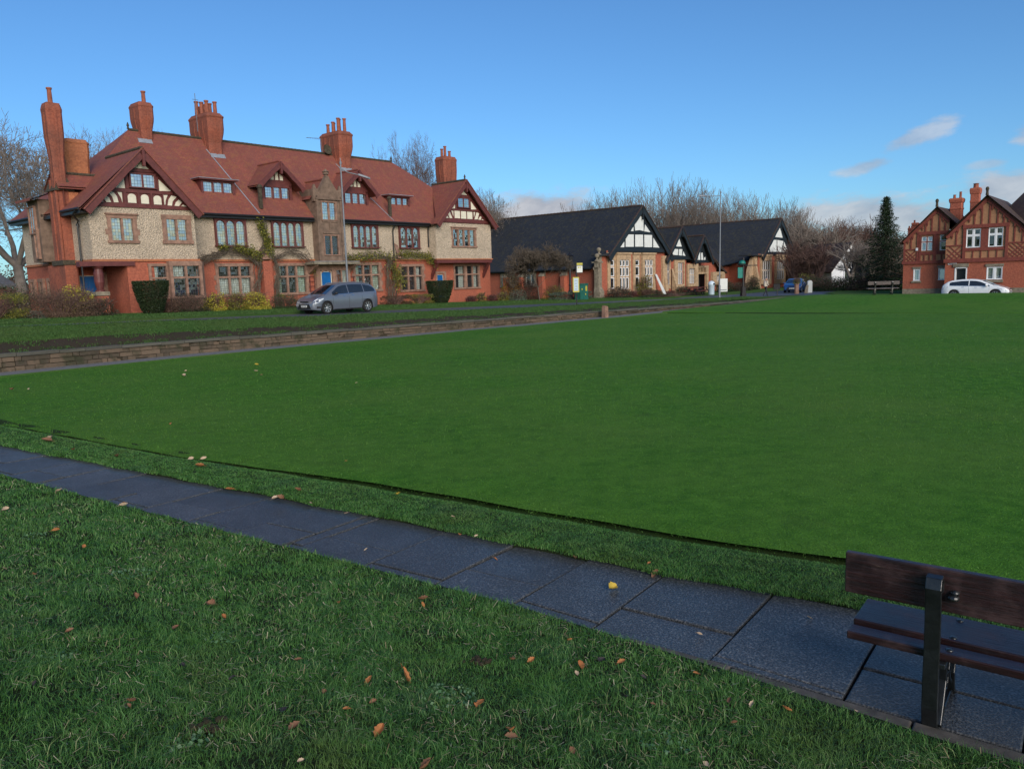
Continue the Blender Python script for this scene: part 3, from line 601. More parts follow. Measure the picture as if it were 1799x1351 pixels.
# dormers -----------------------------------------------------------
def flat_dormer(x0,x1,z0,z1,y):
    yb=(z1+.15-7.06)*4.6/(ZR-7.06)-.4
    mb=hb(); mb.box(x0-.16,x0,y,yb,z0-.1,z1+.12); mb.box(x1,x1+.16,y,yb,z0-.1,z1+.12); mb.box(x0,x1,y+.0,y+.2,z0-.14,z0); mb.box(x0,x1,y,y+.2,z1,z1+.12)
    mb.box(x0-.38,x1+.3,y-.25,yb+.3,z1+.12,z1+.2); d=mb.build('dormer','wood_red',house)
    mb=hb(); mb.box(x0-.42,x1+.34,y-.28,yb+.3,z1+.2,z1+.235); mb.add([(x0-.2,y-.02,z0-.13),(x1+.3,y-.02,z0-.13),(x1+.3,y-.2,z0-.3),(x0-.2,y-.2,z0-.3)],[(0,1,2,3)]); mb.build('dormer_lead','lead',d,gap=.3)
    window(house,T(x0,y+.05,z0),x1-x0,z1-z0,3,(),'wood_red','gl_d',.06,.1,.03,.03,off=OFF,cur=[(0,.33,0,1),(.66,1,0,1)])
flat_dormer(8.05,10.05,8.2,9.12,.75); flat_dormer(23.5,25.3,8.2,9.02,.75)
def gable_dormer(x0,x1,z0,z1,y,xa,za,xl_,xr_,ze):
    mb=hb(); mb.box(x0-.28,x0,y,2.2,z0-.3,z1+.2); mb.box(x1,x1+.25,y,2.2,z0-.3,z1+.2); mb.box(x0,x1,y+.0,y+.2,z0-.16,z0)
    mb.prism([(x0-.28,z1),(x1+.25,z1),(x1+.25,z1+.35),(xa,za-.3),(x0-.28,z1+.35)],y,y+.1)
    d=mb.build('dormer','wood_red',house)
    mb=hb()
    for sx in (-.36,0.,.36):
        if sx: mb.prism([(xa+sx-.12,z1+.5),(xa+sx+.12,z1+.5),(xa+sx+.12,za-.85+(.1 if sx<0 else -.1)),(xa+sx-.12,za-.85+(-.1 if sx<0 else .1))],y-.02,y)
        else: mb.prism([(xa-.12,z1+.5),(xa+.12,z1+.5),(xa+.1,za-.62),(xa-.1,za-.62)],y-.02,y)
    mb.build('plaster_panel','plaster',d,gap=.02)
    mb=hb(); yr=(za-7.06)*4.6/(ZR-7.06)-.4; ye=(ze-7.06)*4.6/(ZR-7.06)-.4; t=.1
    for q in ([(xl_,y-.55,ze),(xa,y-.55,za),(xa,yr,za),(xl_,ye,ze)],[(xr_,y-.55,ze-.05),(xa,y-.55,za),(xa,yr,za),(xr_,ye,ze-.05)]):
        mb.poly(q); mb.poly([(a,b,c-t) for a,b,c in q][::-1])
    for k in range(10): mb.tube([(xa,y-.5+(yr-y+.5)*k/10,za+.02),(xa,y-.5+(yr-y+.5)*(k+.93)/10,za+.02)],[.08,.095],6)
    mb.build('dormer_roof','tile',d,gap=.3)
    mb=hb(); mb.add([(x0-.3,y-.02,z0-.15),(x1+.35,y-.02,z0-.15),(x1+.35,y-.18,z0-.32),(x0-.3,y-.18,z0-.32)],[(0,1,2,3)]); mb.build('dormer_lead','lead',d,gap=.3)
    barge(xl_,ze,xa,za,xr_,ze-.05,y-.6,.26,kick=.0)
    window(house,T(x0,y+.03,z0),x1-x0,z1-z0,3,(),'wood_red','gl_d',.06,.12,.03,.03,off=OFF,cur=[(0,.33,0,1),(.66,1,0,1)])
gable_dormer(12.35,14.2,8.27,9.08,.65,13.3,10.75,11.45,15.15,9.1); gable_dormer(19.0,20.9,8.22,9.08,.65,19.95,10.75,18.1,21.75,9.1)
for x,z0,z1 in ((11.55,7.55,9.1),(22.65,7.5,9.0)):
    mb=hb(); y=zc=(z0-7.06)*4.6/(ZR-7.06)-.45
    mb.loft([octring(x,y+.05,.11,.11,z0),octring(x,y+.05,.11,.11,z1-.25),octring(x,y+.05,.17,.17,z1-.18),octring(x,y+.05,.09,.09,z1)]); mb.build('vent_stack','moss',roof)
# aerials
mb=hb(); mb.tube([(9.2,3,12.6),(9.2,3,15.0)],.02,5); mb.tube([(9.0,3,14.6),(9.4,3,14.6)],.015,4); mb.tube([(19.4,3.6,12.4),(19.3,3.6,13.4)],.02,5); mb.tube([(19.35,3.6,13.4),(18.0,3.6,13.3)],.015,4)
for k in range(7): mb.tube([(18.1+k*.18,3.45,13.32),(18.1+k*.18,3.75,13.32)],.008,4)
mb.build('aerial','galv',roof,gap=.3)
mb=hb(); mb.lathe((19.6,2.9,12.9),[(.02,0),(.02,.01)],4) if False else None
mb.xf=T(20.1,4.0,12.7)@Matrix.Rotation(R_(80),4,'X'); mb.lathe((0,0,0),[(.05,0),(.25,.05),(.36,.12),(.37,.13),(.25,.07),(.05,.03)],14); mb.build('satellite_dish','moss',roof)
# central brick pier with its stone bracket
mb=hb(); mb.box(11.1,11.75,-.45,0,.5,4.12); mb.box(22.45,22.6,-.3,0,.4,4.1); mb.build('brick_pier','brick',house,gap=.3)
mb=hb(); mb.add([(11.15,-.45,4.25),(11.7,-.45,4.25),(11.7,0,4.9),(11.15,0,4.9),(11.15,-.02,4.1),(11.7,-.02,4.1)],[(0,1,2,3),(0,1,5,4),(0,3,4),(1,2,5)]); mb.add([(22.9,-.45,4.3),(23.5,-.3,4.3),(23.3,0,5.3),(22.9,0,5.5)],[(0,1,2,3)]); mb.build('stone_bracket','sandstone',house,gap=.3)
# ------------------------------------------------------------------ the long low hall with black and white gables
OH=(66,2,.05)
hall=thing('village_hall','long low brick hall with dark roof and black and white timbered gables over stone bays','hall',66,-2,.05)
GY=-3.5
mb=MB(OH)
def bay(x0,x1,z0,z1,y,d=.35): 
    mb.box(x0,x1,y-d,y,z0,z1)
# walls, gable A
wallpanel(mb,46,47.35,-.1,4.38,[],GY); wallpanel(mb,47.35,59.1,-.1,4.9,[(47.85,48.6,1.15,3.97),(49.3,51.1,1.05,3.97),(52.6,53.45,1.1,3.97),(54.2,55.9,1.05,3.97)],GY)
mb.poly([(46,-3.5,0),(46,22,0),(46,22,3.5),(46,-3.5,3.5)]); mb.poly([(46,-3.5,3.4),(46,-3.3,4.6),(46,-3.2,4.6),(46,-3.1,3.4)])
mb.poly([(59.1,-3.5,0),(59.1,6,0),(59.1,6,4.9),(59.1,-3.5,4.9)])
# B, C
wallpanel(mb,59.1,64.3,-.1,4.1,[(59.15,60.15,1.25,3.65),(62.1,63.25,1.25,3.65)],-3.3); wallpanel(mb,64.3,67.0,-.1,3.6,[(64.5,66.0,1.25,2.95)],-3.35)
mb.poly([(67.0,-3.35,0),(67.0,0,0),(67.0,0,3.6),(67.0,-3.35,3.6)])
# entrance and link
wallpanel(mb,67,74,-.1,4.0,[(68.2,70.8,-.1,2.3),(68.2,70.6,2.5,3.0),(73.5,74.9,1.3,2.1)],-2.4); mb.prism([(67.2,4.0),(73.6,3.4),(71.5,4.6),(69.5,5.3)],-2.4,-2.2)
mb.poly([(74,-2.4,0),(74,.5,0),(74,.5,3.2),(74,-2.4,3.2)]); wallpanel(mb,74,85,-.1,1.75,[],.6); wallpanel(mb,74,85,1.75,3.5,[(78.2,79.4,1.9,3.1),(80.0,81.2,1.9,3.1)],.6)
wallpanel(mb,84.4,96.9,-.2,4.7,[(85.2,88,1.2,3.8),(90.4,93.2,1.2,3.8)],GY)
mb.poly([(84.4,-3.5,-.2),(84.4,20,-.2),(84.4,20,3.9),(84.4,-3.5,3.9)]); mb.poly([(96.9,-3.5,-.2),(96.9,20,-.2),(96.9,20,4.7),(96.9,-3.5,4.7)])
for y in (8.3,6.3,3.5,.7): mb.box(45.45,46,y-.35,y+.15,0,2.6)
mb.build('brick_wall','brick',hall)
mb=MB(OH)
for y in (8.3,6.3,3.5,.7): mb.add([(45.4,y-.4,2.6),(46,y-.4,2.6),(46,y+.2,2.6),(45.4,y+.2,2.6),(46,y-.4,3.1),(46,y+.2,3.1)],[(0,1,2,3),(0,4,5,3),(0,1,4),(3,2,5)])
mb.build('buttress_cap','sandstone_grey',hall,gap=.05)
# stone bays
mb=MB(OH)
for x0,x1,ops in ((47.4,48.75,(47.85,48.6)),(48.75,51.45,(49.3,51.1)),(52.15,53.5,(52.6,53.4)),(53.75,56.4,(54.2,55.9))):
    d=.3 if x1-x0>2 else .12
    mb.box(x0,ops[0],GY-d,GY-.001,.85,4.55); mb.box(ops[1],x1,GY-d,GY-.001,.85,4.55); mb.box(ops[0],ops[1],GY-d,GY-.001,3.98,4.55); mb.box(ops[0],ops[1],GY-d,GY-.001,.85,1.05)
    mb.box(x0-.05,x1+.05,GY-d-.12,GY-.001,4.55,4.72); mb.box(x0-.04,x1+.04,GY-d-.06,GY-.001,.7,.85)
    mb.box(x0,x1,GY-d+.02,GY-.001,0,.3)
for x0,x1,z1 in ((59.2,60.3,4.0),(61.4,63.6,4.0)): 
    mb.box(x0-.1,x1+.1,-3.45,-3.31,3.66,z1)
    mb.box(x0-.12,x0+.02,-3.45,-3.31,.8,3.66); mb.box(x1-.1,x1+.1,-3.45,-3.31,.8,3.66); mb.box(x0,x1,-3.45,-3.31,.8,1.2)
mb.box(61.35,62.05,-3.45,-3.31,1.2,3.66)
mb.box(64.2,66.8,-3.6,-3.36,3.0,3.5); mb.box(64.2,64.48,-3.6,-3.36,.9,3.0); mb.box(66.02,66.8,-3.6,-3.36,.9,3.0); mb.box(64.48,66.02,-3.6,-3.36,.9,1.2)
mb.box(58.1,59.0,-3.75,-3.51,0,4.4); mb.add([(58.3,-3.75,0),(58.9,-3.75,0),(58.9,-4.1,0),(58.3,-4.1,0),(58.3,-3.75,2.6),(58.9,-3.75,2.6)],[(0,1,2,3),(3,2,5,4),(0,3,4),(1,2,5)])
mb.add([(60.6,-3.46,0),(60.9,-3.46,0),(60.9,-4.3,0),(60.6,-4.3,0),(60.6,-3.46,3.0),(60.9,-3.46,3.0)],[(0,1,2,3),(3,2,5,4),(0,3,4),(1,2,5)])
# entrance
mb.box(67.1,68.15,-2.7,-2.41,0,3.3); mb.box(70.85,71.3,-2.7,-2.41,0,3.3); mb.box(68.15,70.85,-2.7,-2.41,3.05,3.3); mb.box(68.15,70.85,-2.7,-2.41,2.3,2.5)
for k in range(4): mb.box(68.15+k*.83,68.3+k*.83,-2.7,-2.41,2.5,3.05)
mb.lathe((69.3,-2.6,4.8),[(.25,0),(.2,.3),(.12,.5),(.16,.7),(.05,.95)],8)
mb.box(72.4,75.8,-2.75,-2.41,.9,1.3); mb.box(72.4,73.5,-2.75,-2.41,1.3,2.1); mb.box(74.9,75.8,-2.75,-2.41,1.3,2.1); mb.box(72.4,75.8,-2.75,-2.41,2.1,2.5); mb.box(75.4,76.6,-2.4,.6,-.1,2.4)
for x in (77.9,79.6,81.3): mb.box(x-.2,x+.25,.4,.6,1.75,3.4)
mb.box(77.7,81.5,.38,.6,3.1,3.4); mb.box(77.7,81.5,.42,.6,1.6,1.9)
for x0,x1 in ((84.9,88.4),(90.1,93.6)):
    mb.box(x0,x0+.3,GY-.3,GY-.001,.6,4.6); mb.box(x1-.4,x1,GY-.3,GY-.001,.6,4.6); mb.box(x0+.3,x1-.4,GY-.3,GY-.001,3.81,4.6); mb.box(x0+.3,x1-.4,GY-.3,GY-.001,.6,1.2); mb.box(x0-.05,x1+.05,GY-.42,GY-.001,4.4,4.65)
for x in (83.0,94.6):
    mb.add([(x,-3.2,0),(x+.5,-3.2,0),(x+.5,-4.4,0),(x,-4.4,0),(x,-3.2,4.3),(x+.5,-3.2,4.3),(x+.5,-3.6,4.0),(x,-3.6,4.0)],[(0,1,2,3),(3,2,6,7),(7,6,5,4),(0,3,7,4),(1,2,6,5)])
mb.add([(81.3,-3.4,-.1),(82.3,-3.4,-.1),(84.4,-3.4,-.1),(84.4,-3.4,4.5),(83.2,-3.4,4.3),(82.0,-3.4,2.6),(81.3,-2.9,-.1),(84.4,-2.9,-.1),(84.4,-2.9,4.5),(83.2,-2.9,4.3),(82.0,-2.9,2.6)],[(0,1,2,3,4,5),(6,10,9,8,7),(0,5,10,6),(5,4,9,10),(4,3,8,9)])
mb.build('stone_bay','sandstone_pale',hall,gap=.05)
# corner buttress with two ball finials
mb=MB(OH); mb.box(45.3,46.1,-4.05,-3.3,0,.25); mb.loft([[(45.3,-4.0,.25),(46.1,-4.0,.25),(46.1,-3.3,.25),(45.3,-3.3,.25)],[(45.3,-4.0,.9),(46.1,-4.0,.9),(46.1,-3.3,.9),(45.3,-3.3,.9)],[(45.42,-3.8,1.4),(46.0,-3.8,1.4),(46.0,-3.3,1.4),(45.42,-3.3,1.4)],[(45.42,-3.8,3.7),(46.0,-3.8,3.7),(46.0,-3.3,3.7),(45.42,-3.3,3.7)]])
mb.box(45.3,46.1,-3.9,-3.1,3.7,3.85)
for x,y,z in ((45.5,-3.6,3.85),(46.15,-3.4,4.45)):
    mb.box(x-.2,x+.2,y-.2,y+.2,z-.6,z); mb.lathe((x,y,z),[(.26,0),(.26,.1),(.1,.2),(.1,.32),(.2,.42),(.24,.55),(.2,.68),(.05,.76)],10)
mb.build('ball_finial_pier','sandstone_grey',hall)
# windows
for x0,x1,z0,z1,n,tr in ((47.85,48.6,1.15,3.97,1,(1.16,2.2)),(49.3,51.1,1.05,3.97,3,(1.24,2.25)),(52.6,53.4,1.1,3.97,1,(1.2,2.25)),(54.2,55.9,1.05,3.97,3,(1.24,2.25))):
    window(hall,T(x0,GY-(.22 if x1-x0>1 else .06),z0),x1-x0,z1-z0,n,tr,'sandstone_pale','gl_h',.0,.14,.0,.06,off=OH,inner=.075)
for x0,x1,z0,z1,n,tr,y in ((59.3,60.2,1.25,3.63,2,(1.42,),-3.36),(62.1,63.25,1.25,3.63,3,(1.4,),-3.36),(64.5,66.0,1.25,2.95,4,(1.0,),-3.42),(73.5,74.9,1.3,2.1,4,(),-2.5),(78.2,79.4,1.95,3.05,2,(),.5),(80.0,81.1,1.95,3.05,2,(),.5)):
    window(hall,T(x0,y,z0),x1-x0,z1-z0,n,tr,'sandstone_pale','gl_h',.0,.11,.0,.05,off=OH,inner=.035)
for x0 in (85.25,90.45): window(hall,T(x0,GY-.2,1.22),2.75,2.55,4,(1.28,),'sandstone_pale','gl_h',.0,.14,.0,.06,off=OH,inner=.04)
for y,n in ((9.0,3),(5.62,2)): window(hall,T(45.9,y,1.72,SD),1.6 if n==3 else 1.1,1.15,n,(),'sandstone_grey','gl_h',.2,.12,.04,.08,off=OH,inner=.04,flat=True)
mb=MB(OH); mb.box(68.15,70.85,-1.7,-1.6,-.05,2.3); mb.poly([(68.15,-2.4,-.02),(70.85,-2.4,-.02),(70.85,-1.7,-.02),(68.15,-1.7,-.02)]); mb.box(68.3,70.6,-2.3,-2.2,2.5,3.05); mb.build('entrance_doorway','room',hall,gap=.05)
# roofs
mb=MB(OH)
def rf2(p,t=.1): mb.poly(p); mb.poly([(a,b,c-t) for a,b,c in p][::-1])
ay=-3.95
rf2([(47.1,ay,4.45),(53.5,ay,9.52),(53.5,24,9.52),(45.55,24,3.28),(45.55,-3.0,3.28),(45.55,-2.9,3.28),(47.1,-2.9,4.45)])
rf2([(53.5,ay,9.52),(59.9,ay,4.4),(59.9,24,4.4),(53.5,24,9.52)])
mb.box(45.6,47.3,-3.9,-2.9,4.38,4.5)
rf2([(58.55,ay,4.0),(62.05,ay,7.62),(62.05,8,7.62),(58.55,8,4.0)]); rf2([(62.05,ay,7.62),(65.5,ay,3.9),(65.5,8,3.9),(62.05,8,7.62)])
rf2([(64.9,-4.05,4.0),(67.25,-4.05,6.75),(67.25,3,6.75),(64.9,3,4.0)]); rf2([(67.25,-4.05,6.75),(69.75,-4.05,3.75),(69.75,3,3.75),(67.25,3,6.75)])
rf2([(84.2,ay+2.2,3.9),(84.9,ay,4.4),(91.2,ay,9.62),(91.2,30,9.62),(80.4,30,3.4),(80.4,-.4,3.35)])
rf2([(91.2,ay,9.62),(97.5,ay,4.4),(97.5,30,4.4),(91.2,30,9.62)]); mb.box(81.5,85.2,-3.9,-2.0,4.45,4.6)
rf2([(63,6,7.2),(88,6,7.2),(88,.2,3.35),(74,.2,3.35),(63,.2,3.6)])
hr=mb.build('roof','slate',hall,gap=.05)
mb=MB(OH); 
rf2([(69.6,-2.9,5.45),(71.8,-2.9,4.6),(73.4,-2.9,3.3),(76.2,-2.9,2.35),(76.2,-.5,2.35),(73.4,.8,3.6),(72.8,1.2,4.9),(69.6,1.5,5.45)])
rf2([(60.5,9,9.0),(66,9,9.0),(69,5,6.5),(58,5,6.5)])
mb.build('small_tiled_roof','tile_brown',hr,gap=.05)
mb=MB(OH)
for a,b in (((53.5,-3.9,9.55),(53.5,24,9.55)),((62.05,-3.9,7.65),(62.05,6,7.65)),((67.25,-4,6.8),(67.25,2.5,6.8)),((91.2,-3.9,9.65),(91.2,30,9.65))):
    a,b=Vector(a),Vector(b); n=int((b-a).length/.45)
    for k in range(n): mb.tube([a+(b-a)*k/n,a+(b-a)*(k+.92)/n],[.09,.12],6)
mb.build('ridge_tile','tile_brown',hr,gap=.05)
HA=[[(53.2,8.55),(53.9,8.1),(53.92,6.94),(53.09,7.02),(52.27,6.94),(52.13,7.63)],[(51.31,6.88),(51.93,7.31),(51.92,6.87)],[(54.24,7.62),(55.3,6.85),(54.08,6.91)],[(49.41,5.23),(50.13,5.79),(50.12,5.24)],
[(50.43,6.14),(50.9,6.53),(51.96,6.55),(51.94,5.3),(50.41,5.29)],[(52.26,6.54),(53.79,6.57),(53.82,5.34),(52.23,5.32)],[(54.07,6.56),(55.66,6.57),(55.64,5.3),(54.08,5.29)],[(55.94,6.28),(57.2,5.27),(55.93,5.28)]]
gable_timber(GY-.3,[(47.6,4.75),(59.2,4.75),(53.5,9.3)],HA,[(48.6,58.2,4.8,5.1),(51.0,55.9,6.62,6.82)],'gable_timbering','wood_black','plaster_w',OH,hall)
HB=[[(61.46,6.7),(61.9,6.7),(62.71,5.44),(60.5,5.48)],[(59.55,4.46),(60.0,4.95),(60.18,4.47)],[(60.35,5.17),(61.89,5.17),(61.78,4.49),(60.43,4.53)],[(62.11,5.17),(62.85,5.16),(62.71,4.44),(62.03,4.48)],[(63.1,4.91),(63.6,4.41),(62.93,4.45)]]
gable_timber(-3.55,[(58.9,4.0),(65.1,4.0),(62.05,7.35)],HB,[(59.2,64.8,4.02,4.35),(60.3,63.6,5.2,5.4)],'gable_timbering','wood_black','plaster_w',OH,hall)
HC=[[(65.4,4.27),(65.5,4.6),(65.7,4.75),(65.75,4.27)],[(65.97,5.1),(66.34,5.4),(66.4,3.95),(65.97,3.95)],[(66.58,5.55),(67.02,5.4),(67.08,3.95),(66.58,3.95)],[(67.31,4.75),(67.65,4.8),(67.9,3.95),(67.36,3.95)],[(68.1,4.2),(68.4,4.3),(68.4,3.95),(68.1,3.95)]]
gable_timber(-3.65,[(65.1,3.6),(69.4,3.6),(67.25,6.5)],HC,[(65.1,69.4,3.62,3.85)],'gable_timbering','wood_black','plaster_w',OH,hall)
HD=[[(90.39,8.17),(91.2,8.3),(92.15,6.99),(88.95,7.04)],[(86.5,5.0),(87.18,5.5),(87.39,5.0)],[(88.4,6.62),(89.95,6.65),(90.02,5.02),(87.77,5.01),(87.46,5.6)],[(90.25,6.65),(92.48,6.53),(92.0,5.76),(91.72,5.0),(90.31,5.02)],[(92.79,6.4),(94.4,4.97),(92.03,4.99)]]
gable_timber(GY-.3,[(85.4,4.6),(97.0,4.6),(91.2,9.4)],HD,[(85.8,96.6,4.66,4.96),(88.6,93.8,6.72,6.95)],'gable_timbering','wood_black','plaster_w',OH,hall)
for a in ((46.95,4.25,53.5,9.5,60.05,4.2,-4.0,.45),(58.4,3.8,62.05,7.62,65.65,3.7,-4.0,.35),(64.8,3.85,67.25,6.75,69.85,3.6,-4.1,.3),(84.7,4.2,91.2,9.6,97.7,4.2,-4.0,.45)):
    barge(*a[:6],a[6],a[7],OH,hall,'wood_black',kick=0,mat2='tile_brown')
mb=MB(OH)
for z,x,y0,y1 in ((3.2,45.5,-2.9,24),(3.27,80.35,-.4,24)): mb.tube([(x,y0,z),(x,y1,z)],.08,6)
for k in range(60): mb.box(45.6,45.95,-2.6+k*.42,-2.5+k*.42,3.08,3.2)
mb.build('gutter','wood_black',hall,gap=.05)
mb=MB(OH); mb.tube([(45.45,-3.2,3.3),(44.9,-3.6,3.1)],.06,6); mb.build('water_spout','sandstone_grey',hall)
# ------------------------------------------------------------------ the ornate brick house on the right. Its front faces -x of the frame (u=55.7)
# local to its front wall: X along the front (towards the camera side), z up; xf turns it
RH=(55.7,-34,-.1)
rh=thing('gabled_house','ornate red brick house with two patterned gables, diamond brickwork and white windows, far right','house',55.7,34,-.1)
def RX(x,d,z): return (x,d,z)
# right-plane coordinate s starts at the wall's left end (w=28.4) and grows along +w (= -y), so x_frame=55.7-proj, y=-(28.4+s)
XR=Matrix.Translation((55.7,-28.42,0))@Matrix.Rotation(-math.pi/2,4,'Z')   # local x -> -y, local -y -> -x
def rb(): m=MB(RH); m.xf=XR; return m
GZ=-.25
mb=rb(); wallpanel(mb,0,3.4,.5,2.6,[(.83,1.33,1.2,2.17),(2.74,3.26,1.2,2.2)],0); wallpanel(mb,3.4,9.6,.5,2.6,[(4.2,4.95,.5,2.15),(6.4,7.45,1.18,2.17)],-1.0)
mb.poly([(3.4,-1,.5),(3.4,0,.5),(3.4,0,5),(3.4,-1,5)]); mb.poly([(0,0,GZ),(0,9,GZ),(0,9,4.6),(0,0,4.6)]); mb.poly([(9.6,-1,GZ),(9.6,9,GZ),(9.6,9,5),(9.6,-1,5)]); wallpanel(mb,9.6,16,GZ,5,[],0)
mb.poly([(0,9,GZ),(16,9,GZ),(16,9,5),(0,9,5)])
mb.build('brick_wall','brick',rh)
mb=rb(); wallpanel(mb,0,3.4,GZ,.5,[],-.04); wallpanel(mb,3.4,9.6,GZ,.5,[(4.2,4.95,GZ,.5)],-1.05); mb.box(.75,1.42,-.08,0,2.2,2.36); mb.box(.7,1.45,-.1,0,1.02,1.16); mb.box(2.65,3.35,-.08,0,2.24,2.4); mb.box(4.0,5.12,-1.1,-1,2.24,2.52); mb.box(6.3,7.55,-1.08,-1,2.22,2.42); mb.box(6.3,7.55,-1.12,-1,.95,1.14)
mb.build('stone_plinth','sandstone_grey',rh,gap=.05)
# upper floor: patterned panels
mb=rb(); wallpanel(mb,0,3.4,2.85,4.6,[(1.34,2.2,3.68,4.88),(2.72,3.3,3.66,4.95)],0.02); wallpanel(mb,1.1,3.4,4.6,5.0,[(1.34,2.2,3.68,4.88),(2.72,3.3,3.66,4.95)],0.02); mb.prism([(0,4.6),(1.1,4.6),(1.1,5.8),(.35,4.98)],0.02,.12); mb.prism([(1.1,5.0),(3.4,5.0),(3.4,6.35),(2.47,7.2),(1.1,5.8)],0.02,.12)
ho=[(4.85,5.85,3.76,5.25),(6.4,7.36,3.76,5.25)]; wallpanel(mb,3.4,9.6,2.85,4.7,ho,-.98); wallpanel(mb,4.73,7.66,4.7,5.3,ho,-.98); mb.prism([(3.4,4.7),(4.73,4.7),(4.73,5.3),(3.98,5.3)],-.98,-.9); mb.prism([(7.66,4.7),(9.4,4.7),(8.77,5.3),(7.66,5.3)],-.98,-.9); mb.prism([(3.98,5.3),(8.77,5.3),(6.2,7.72)],-.98,-.9)
mb.build('brick_panel','ochre',rh,gap=.05)
mb=rb()
def bar(x0,z0,x1,z1,y,w=.1): mb.slab((x0,y-.03,z0),(x1,y-.03,z1),.08,w)
mb.box(-.1,3.4,-.12,.05,2.6,2.86); mb.box(3.3,9.7,-1.12,-.95,2.6,2.92)
for x in (0.05,1.08,1.25,2.35): mb.box(x-.07,x+.07,-.06,.02,2.86,5.3 if x>1 else 4.7)
mb.box(1.25,3.35,-.05,.02,3.35,3.6); mb.box(1.1,3.4,-.08,.02,5.0,5.28); mb.box(0,1.15,-.05,.02,3.78,3.88); mb.box(2.25,2.66,-.03,.02,3.6,5.0)
for x,z in ((1.64,6.1),(2.1,6.6),(2.67,6.55),(3.1,6.0)): mb.box(x-.05,x+.05,-.05,.02,5.28,z)
for x in (.55,): mb.box(x-.05,x+.05,-.05,.02,3.88,4.95)
for x in (1.6,2.0,2.45,2.9): mb.box(x-.04,x+.04,-.05,.02,2.9,3.35)
for x in (4.73,7.66): mb.box(x-.1,x+.1,-1.1,-.98,2.9,5.6)
mb.box(4.7,7.66,-1.06,-.98,3.5,3.74); mb.box(4.6,7.8,-1.12,-.98,5.3,5.58); mb.box(3.4,4.7,-1.05,-.98,3.93,4.03); mb.box(7.7,9.5,-1.05,-.98,3.97,4.07); mb.box(5.87,6.38,-1.03,-.98,3.74,5.3)
for x,z in ((5.38,6.7),(5.88,7.15),(6.42,7.3),(6.97,6.95),(7.4,6.6)): mb.box(x-.05,x+.05,-1.04,-.98,5.58,z)
for x,z in ((4.15,5.2),(8.15,5.5),(8.7,5.1)): mb.box(x-.05,x+.05,-1.04,-.98,4.03,z)
for x in (5.36,5.92,6.47,7.02): mb.box(x-.04,x+.04,-1.03,-.98,2.95,3.5)
for (x0,x1,z0,z1,y) in ((.1,1.02,2.9,3.78,.02),(3.5,4.65,2.95,3.93,-.98),(7.78,9.4,2.95,3.97,-.98)):
    n=3 if x1-x0<1.4 else 5; dx=(x1-x0)/n; 
    for k in range(-1,n+1):
        for sg_ in (-1,1):
            xa=x0+k*dx if sg_>0 else x1-k*dx; xb=xa+sg_*(z1-z0)*1.0; za,zb=z0,z1
            # clip
            if xb>x1: zb=z0+(x1-xa)/(xb-xa)*(z1-z0); xb=x1
            if xb<x0: zb=z0+(x0-xa)/(xb-xa)*(z1-z0); xb=x0
            if xa<x0 or xa>x1 or abs(xb-xa)<.05: continue
            mb.slab((xa,y-.01-.02*(sg_>0),za),(xb,y-.01-.02*(sg_>0),zb),.05,.075)
# corbelled frieze along the verges
for xa,za,x0,z0,x1,z1,y in ((2.47,7.05,-.05,4.55,3.4,6.1,0.02),(6.2,7.6,3.45,4.72,9.3,4.62,-.98)):
    for xb,zb in ((x0,z0),(x1,z1)):
        L_=math.hypot(xb-xa,zb-za); mb.slab((xa,y-.05,za-.1),(xb,y-.05,zb-.1),.12,.24); n=int(L_/.5)
        for k in range(1,n):
            t=k/n; px,pz=xa+(xb-xa)*t,za+(zb-za)*t-.3; mb.box(px-.06,px+.06,y-.1,y,pz-.16,pz+.06); mb.box(px-.03,px+.03,y-.06,y,pz-.3,pz-.16)
mb.build('brick_banding','brick_deep',rh,gap=.05)
for x0,z0,w,h,n,tr,y in ((1.36,3.7,.82,1.16,2,(.72,),0.),(2.74,3.68,.52,1.25,1,(.75,),.02),(4.87,3.78,.96,1.45,2,(.95,),-1.),(6.42,3.78,.94,1.45,2,(.95,),-1.)):
    window(rh,XR@T(x0,y,z0),w,h,n,tr,'brick_dark' if x0<3 else 'white','gl_w' if x0<2 else 'gl_h',.02,.09,.01,.03,off=RH,inner=.05,cur=[(0,1,.0,1)] if 1<x0<2 else [])
for x0,z0,w,h,n,y in ((.85,1.2,.46,.95,1,0.),(2.76,1.22,.48,.95,1,0.),(6.42,1.2,1.02,.95,2,-1.)):
    window(rh,XR@T(x0,y,z0),w,h,n,(),'white','gl_w',.03,.1,.01,.03,off=RH,inner=.07,cur=[(0,.8,.1,1)])
mb=rb(); mb.box(4.2,4.95,-.75,-.7,GZ,2.12); dr=mb.build('door','dark_door',rh); mb=rb(); mb.box(4.13,4.22,-1.03,-.7,GZ,2.24); mb.box(4.93,5.02,-1.03,-.7,GZ,2.24); mb.box(4.13,5.02,-1.03,-.9,2.13,2.24); mb.build('door_frame','white',dr)
mb=rb(); mb.box(3.62,4.25,-1.035,-1.0,2.46,2.57); sgn=mb.build('street_sign','white',rh,label='small white street name sign beside the doorway')
mb=rb(); mb.box(3.67,4.03,-1.045,-1.036,2.49,2.535); mb.box(4.09,4.2,-1.045,-1.036,2.49,2.535); mb.build('lettering','gl_w' if False else 'iron',sgn)
mb=rb(); mb.box(.95,1.12,-.12,-.0,3.72,3.95); mb.build('alarm_box','white',rh)
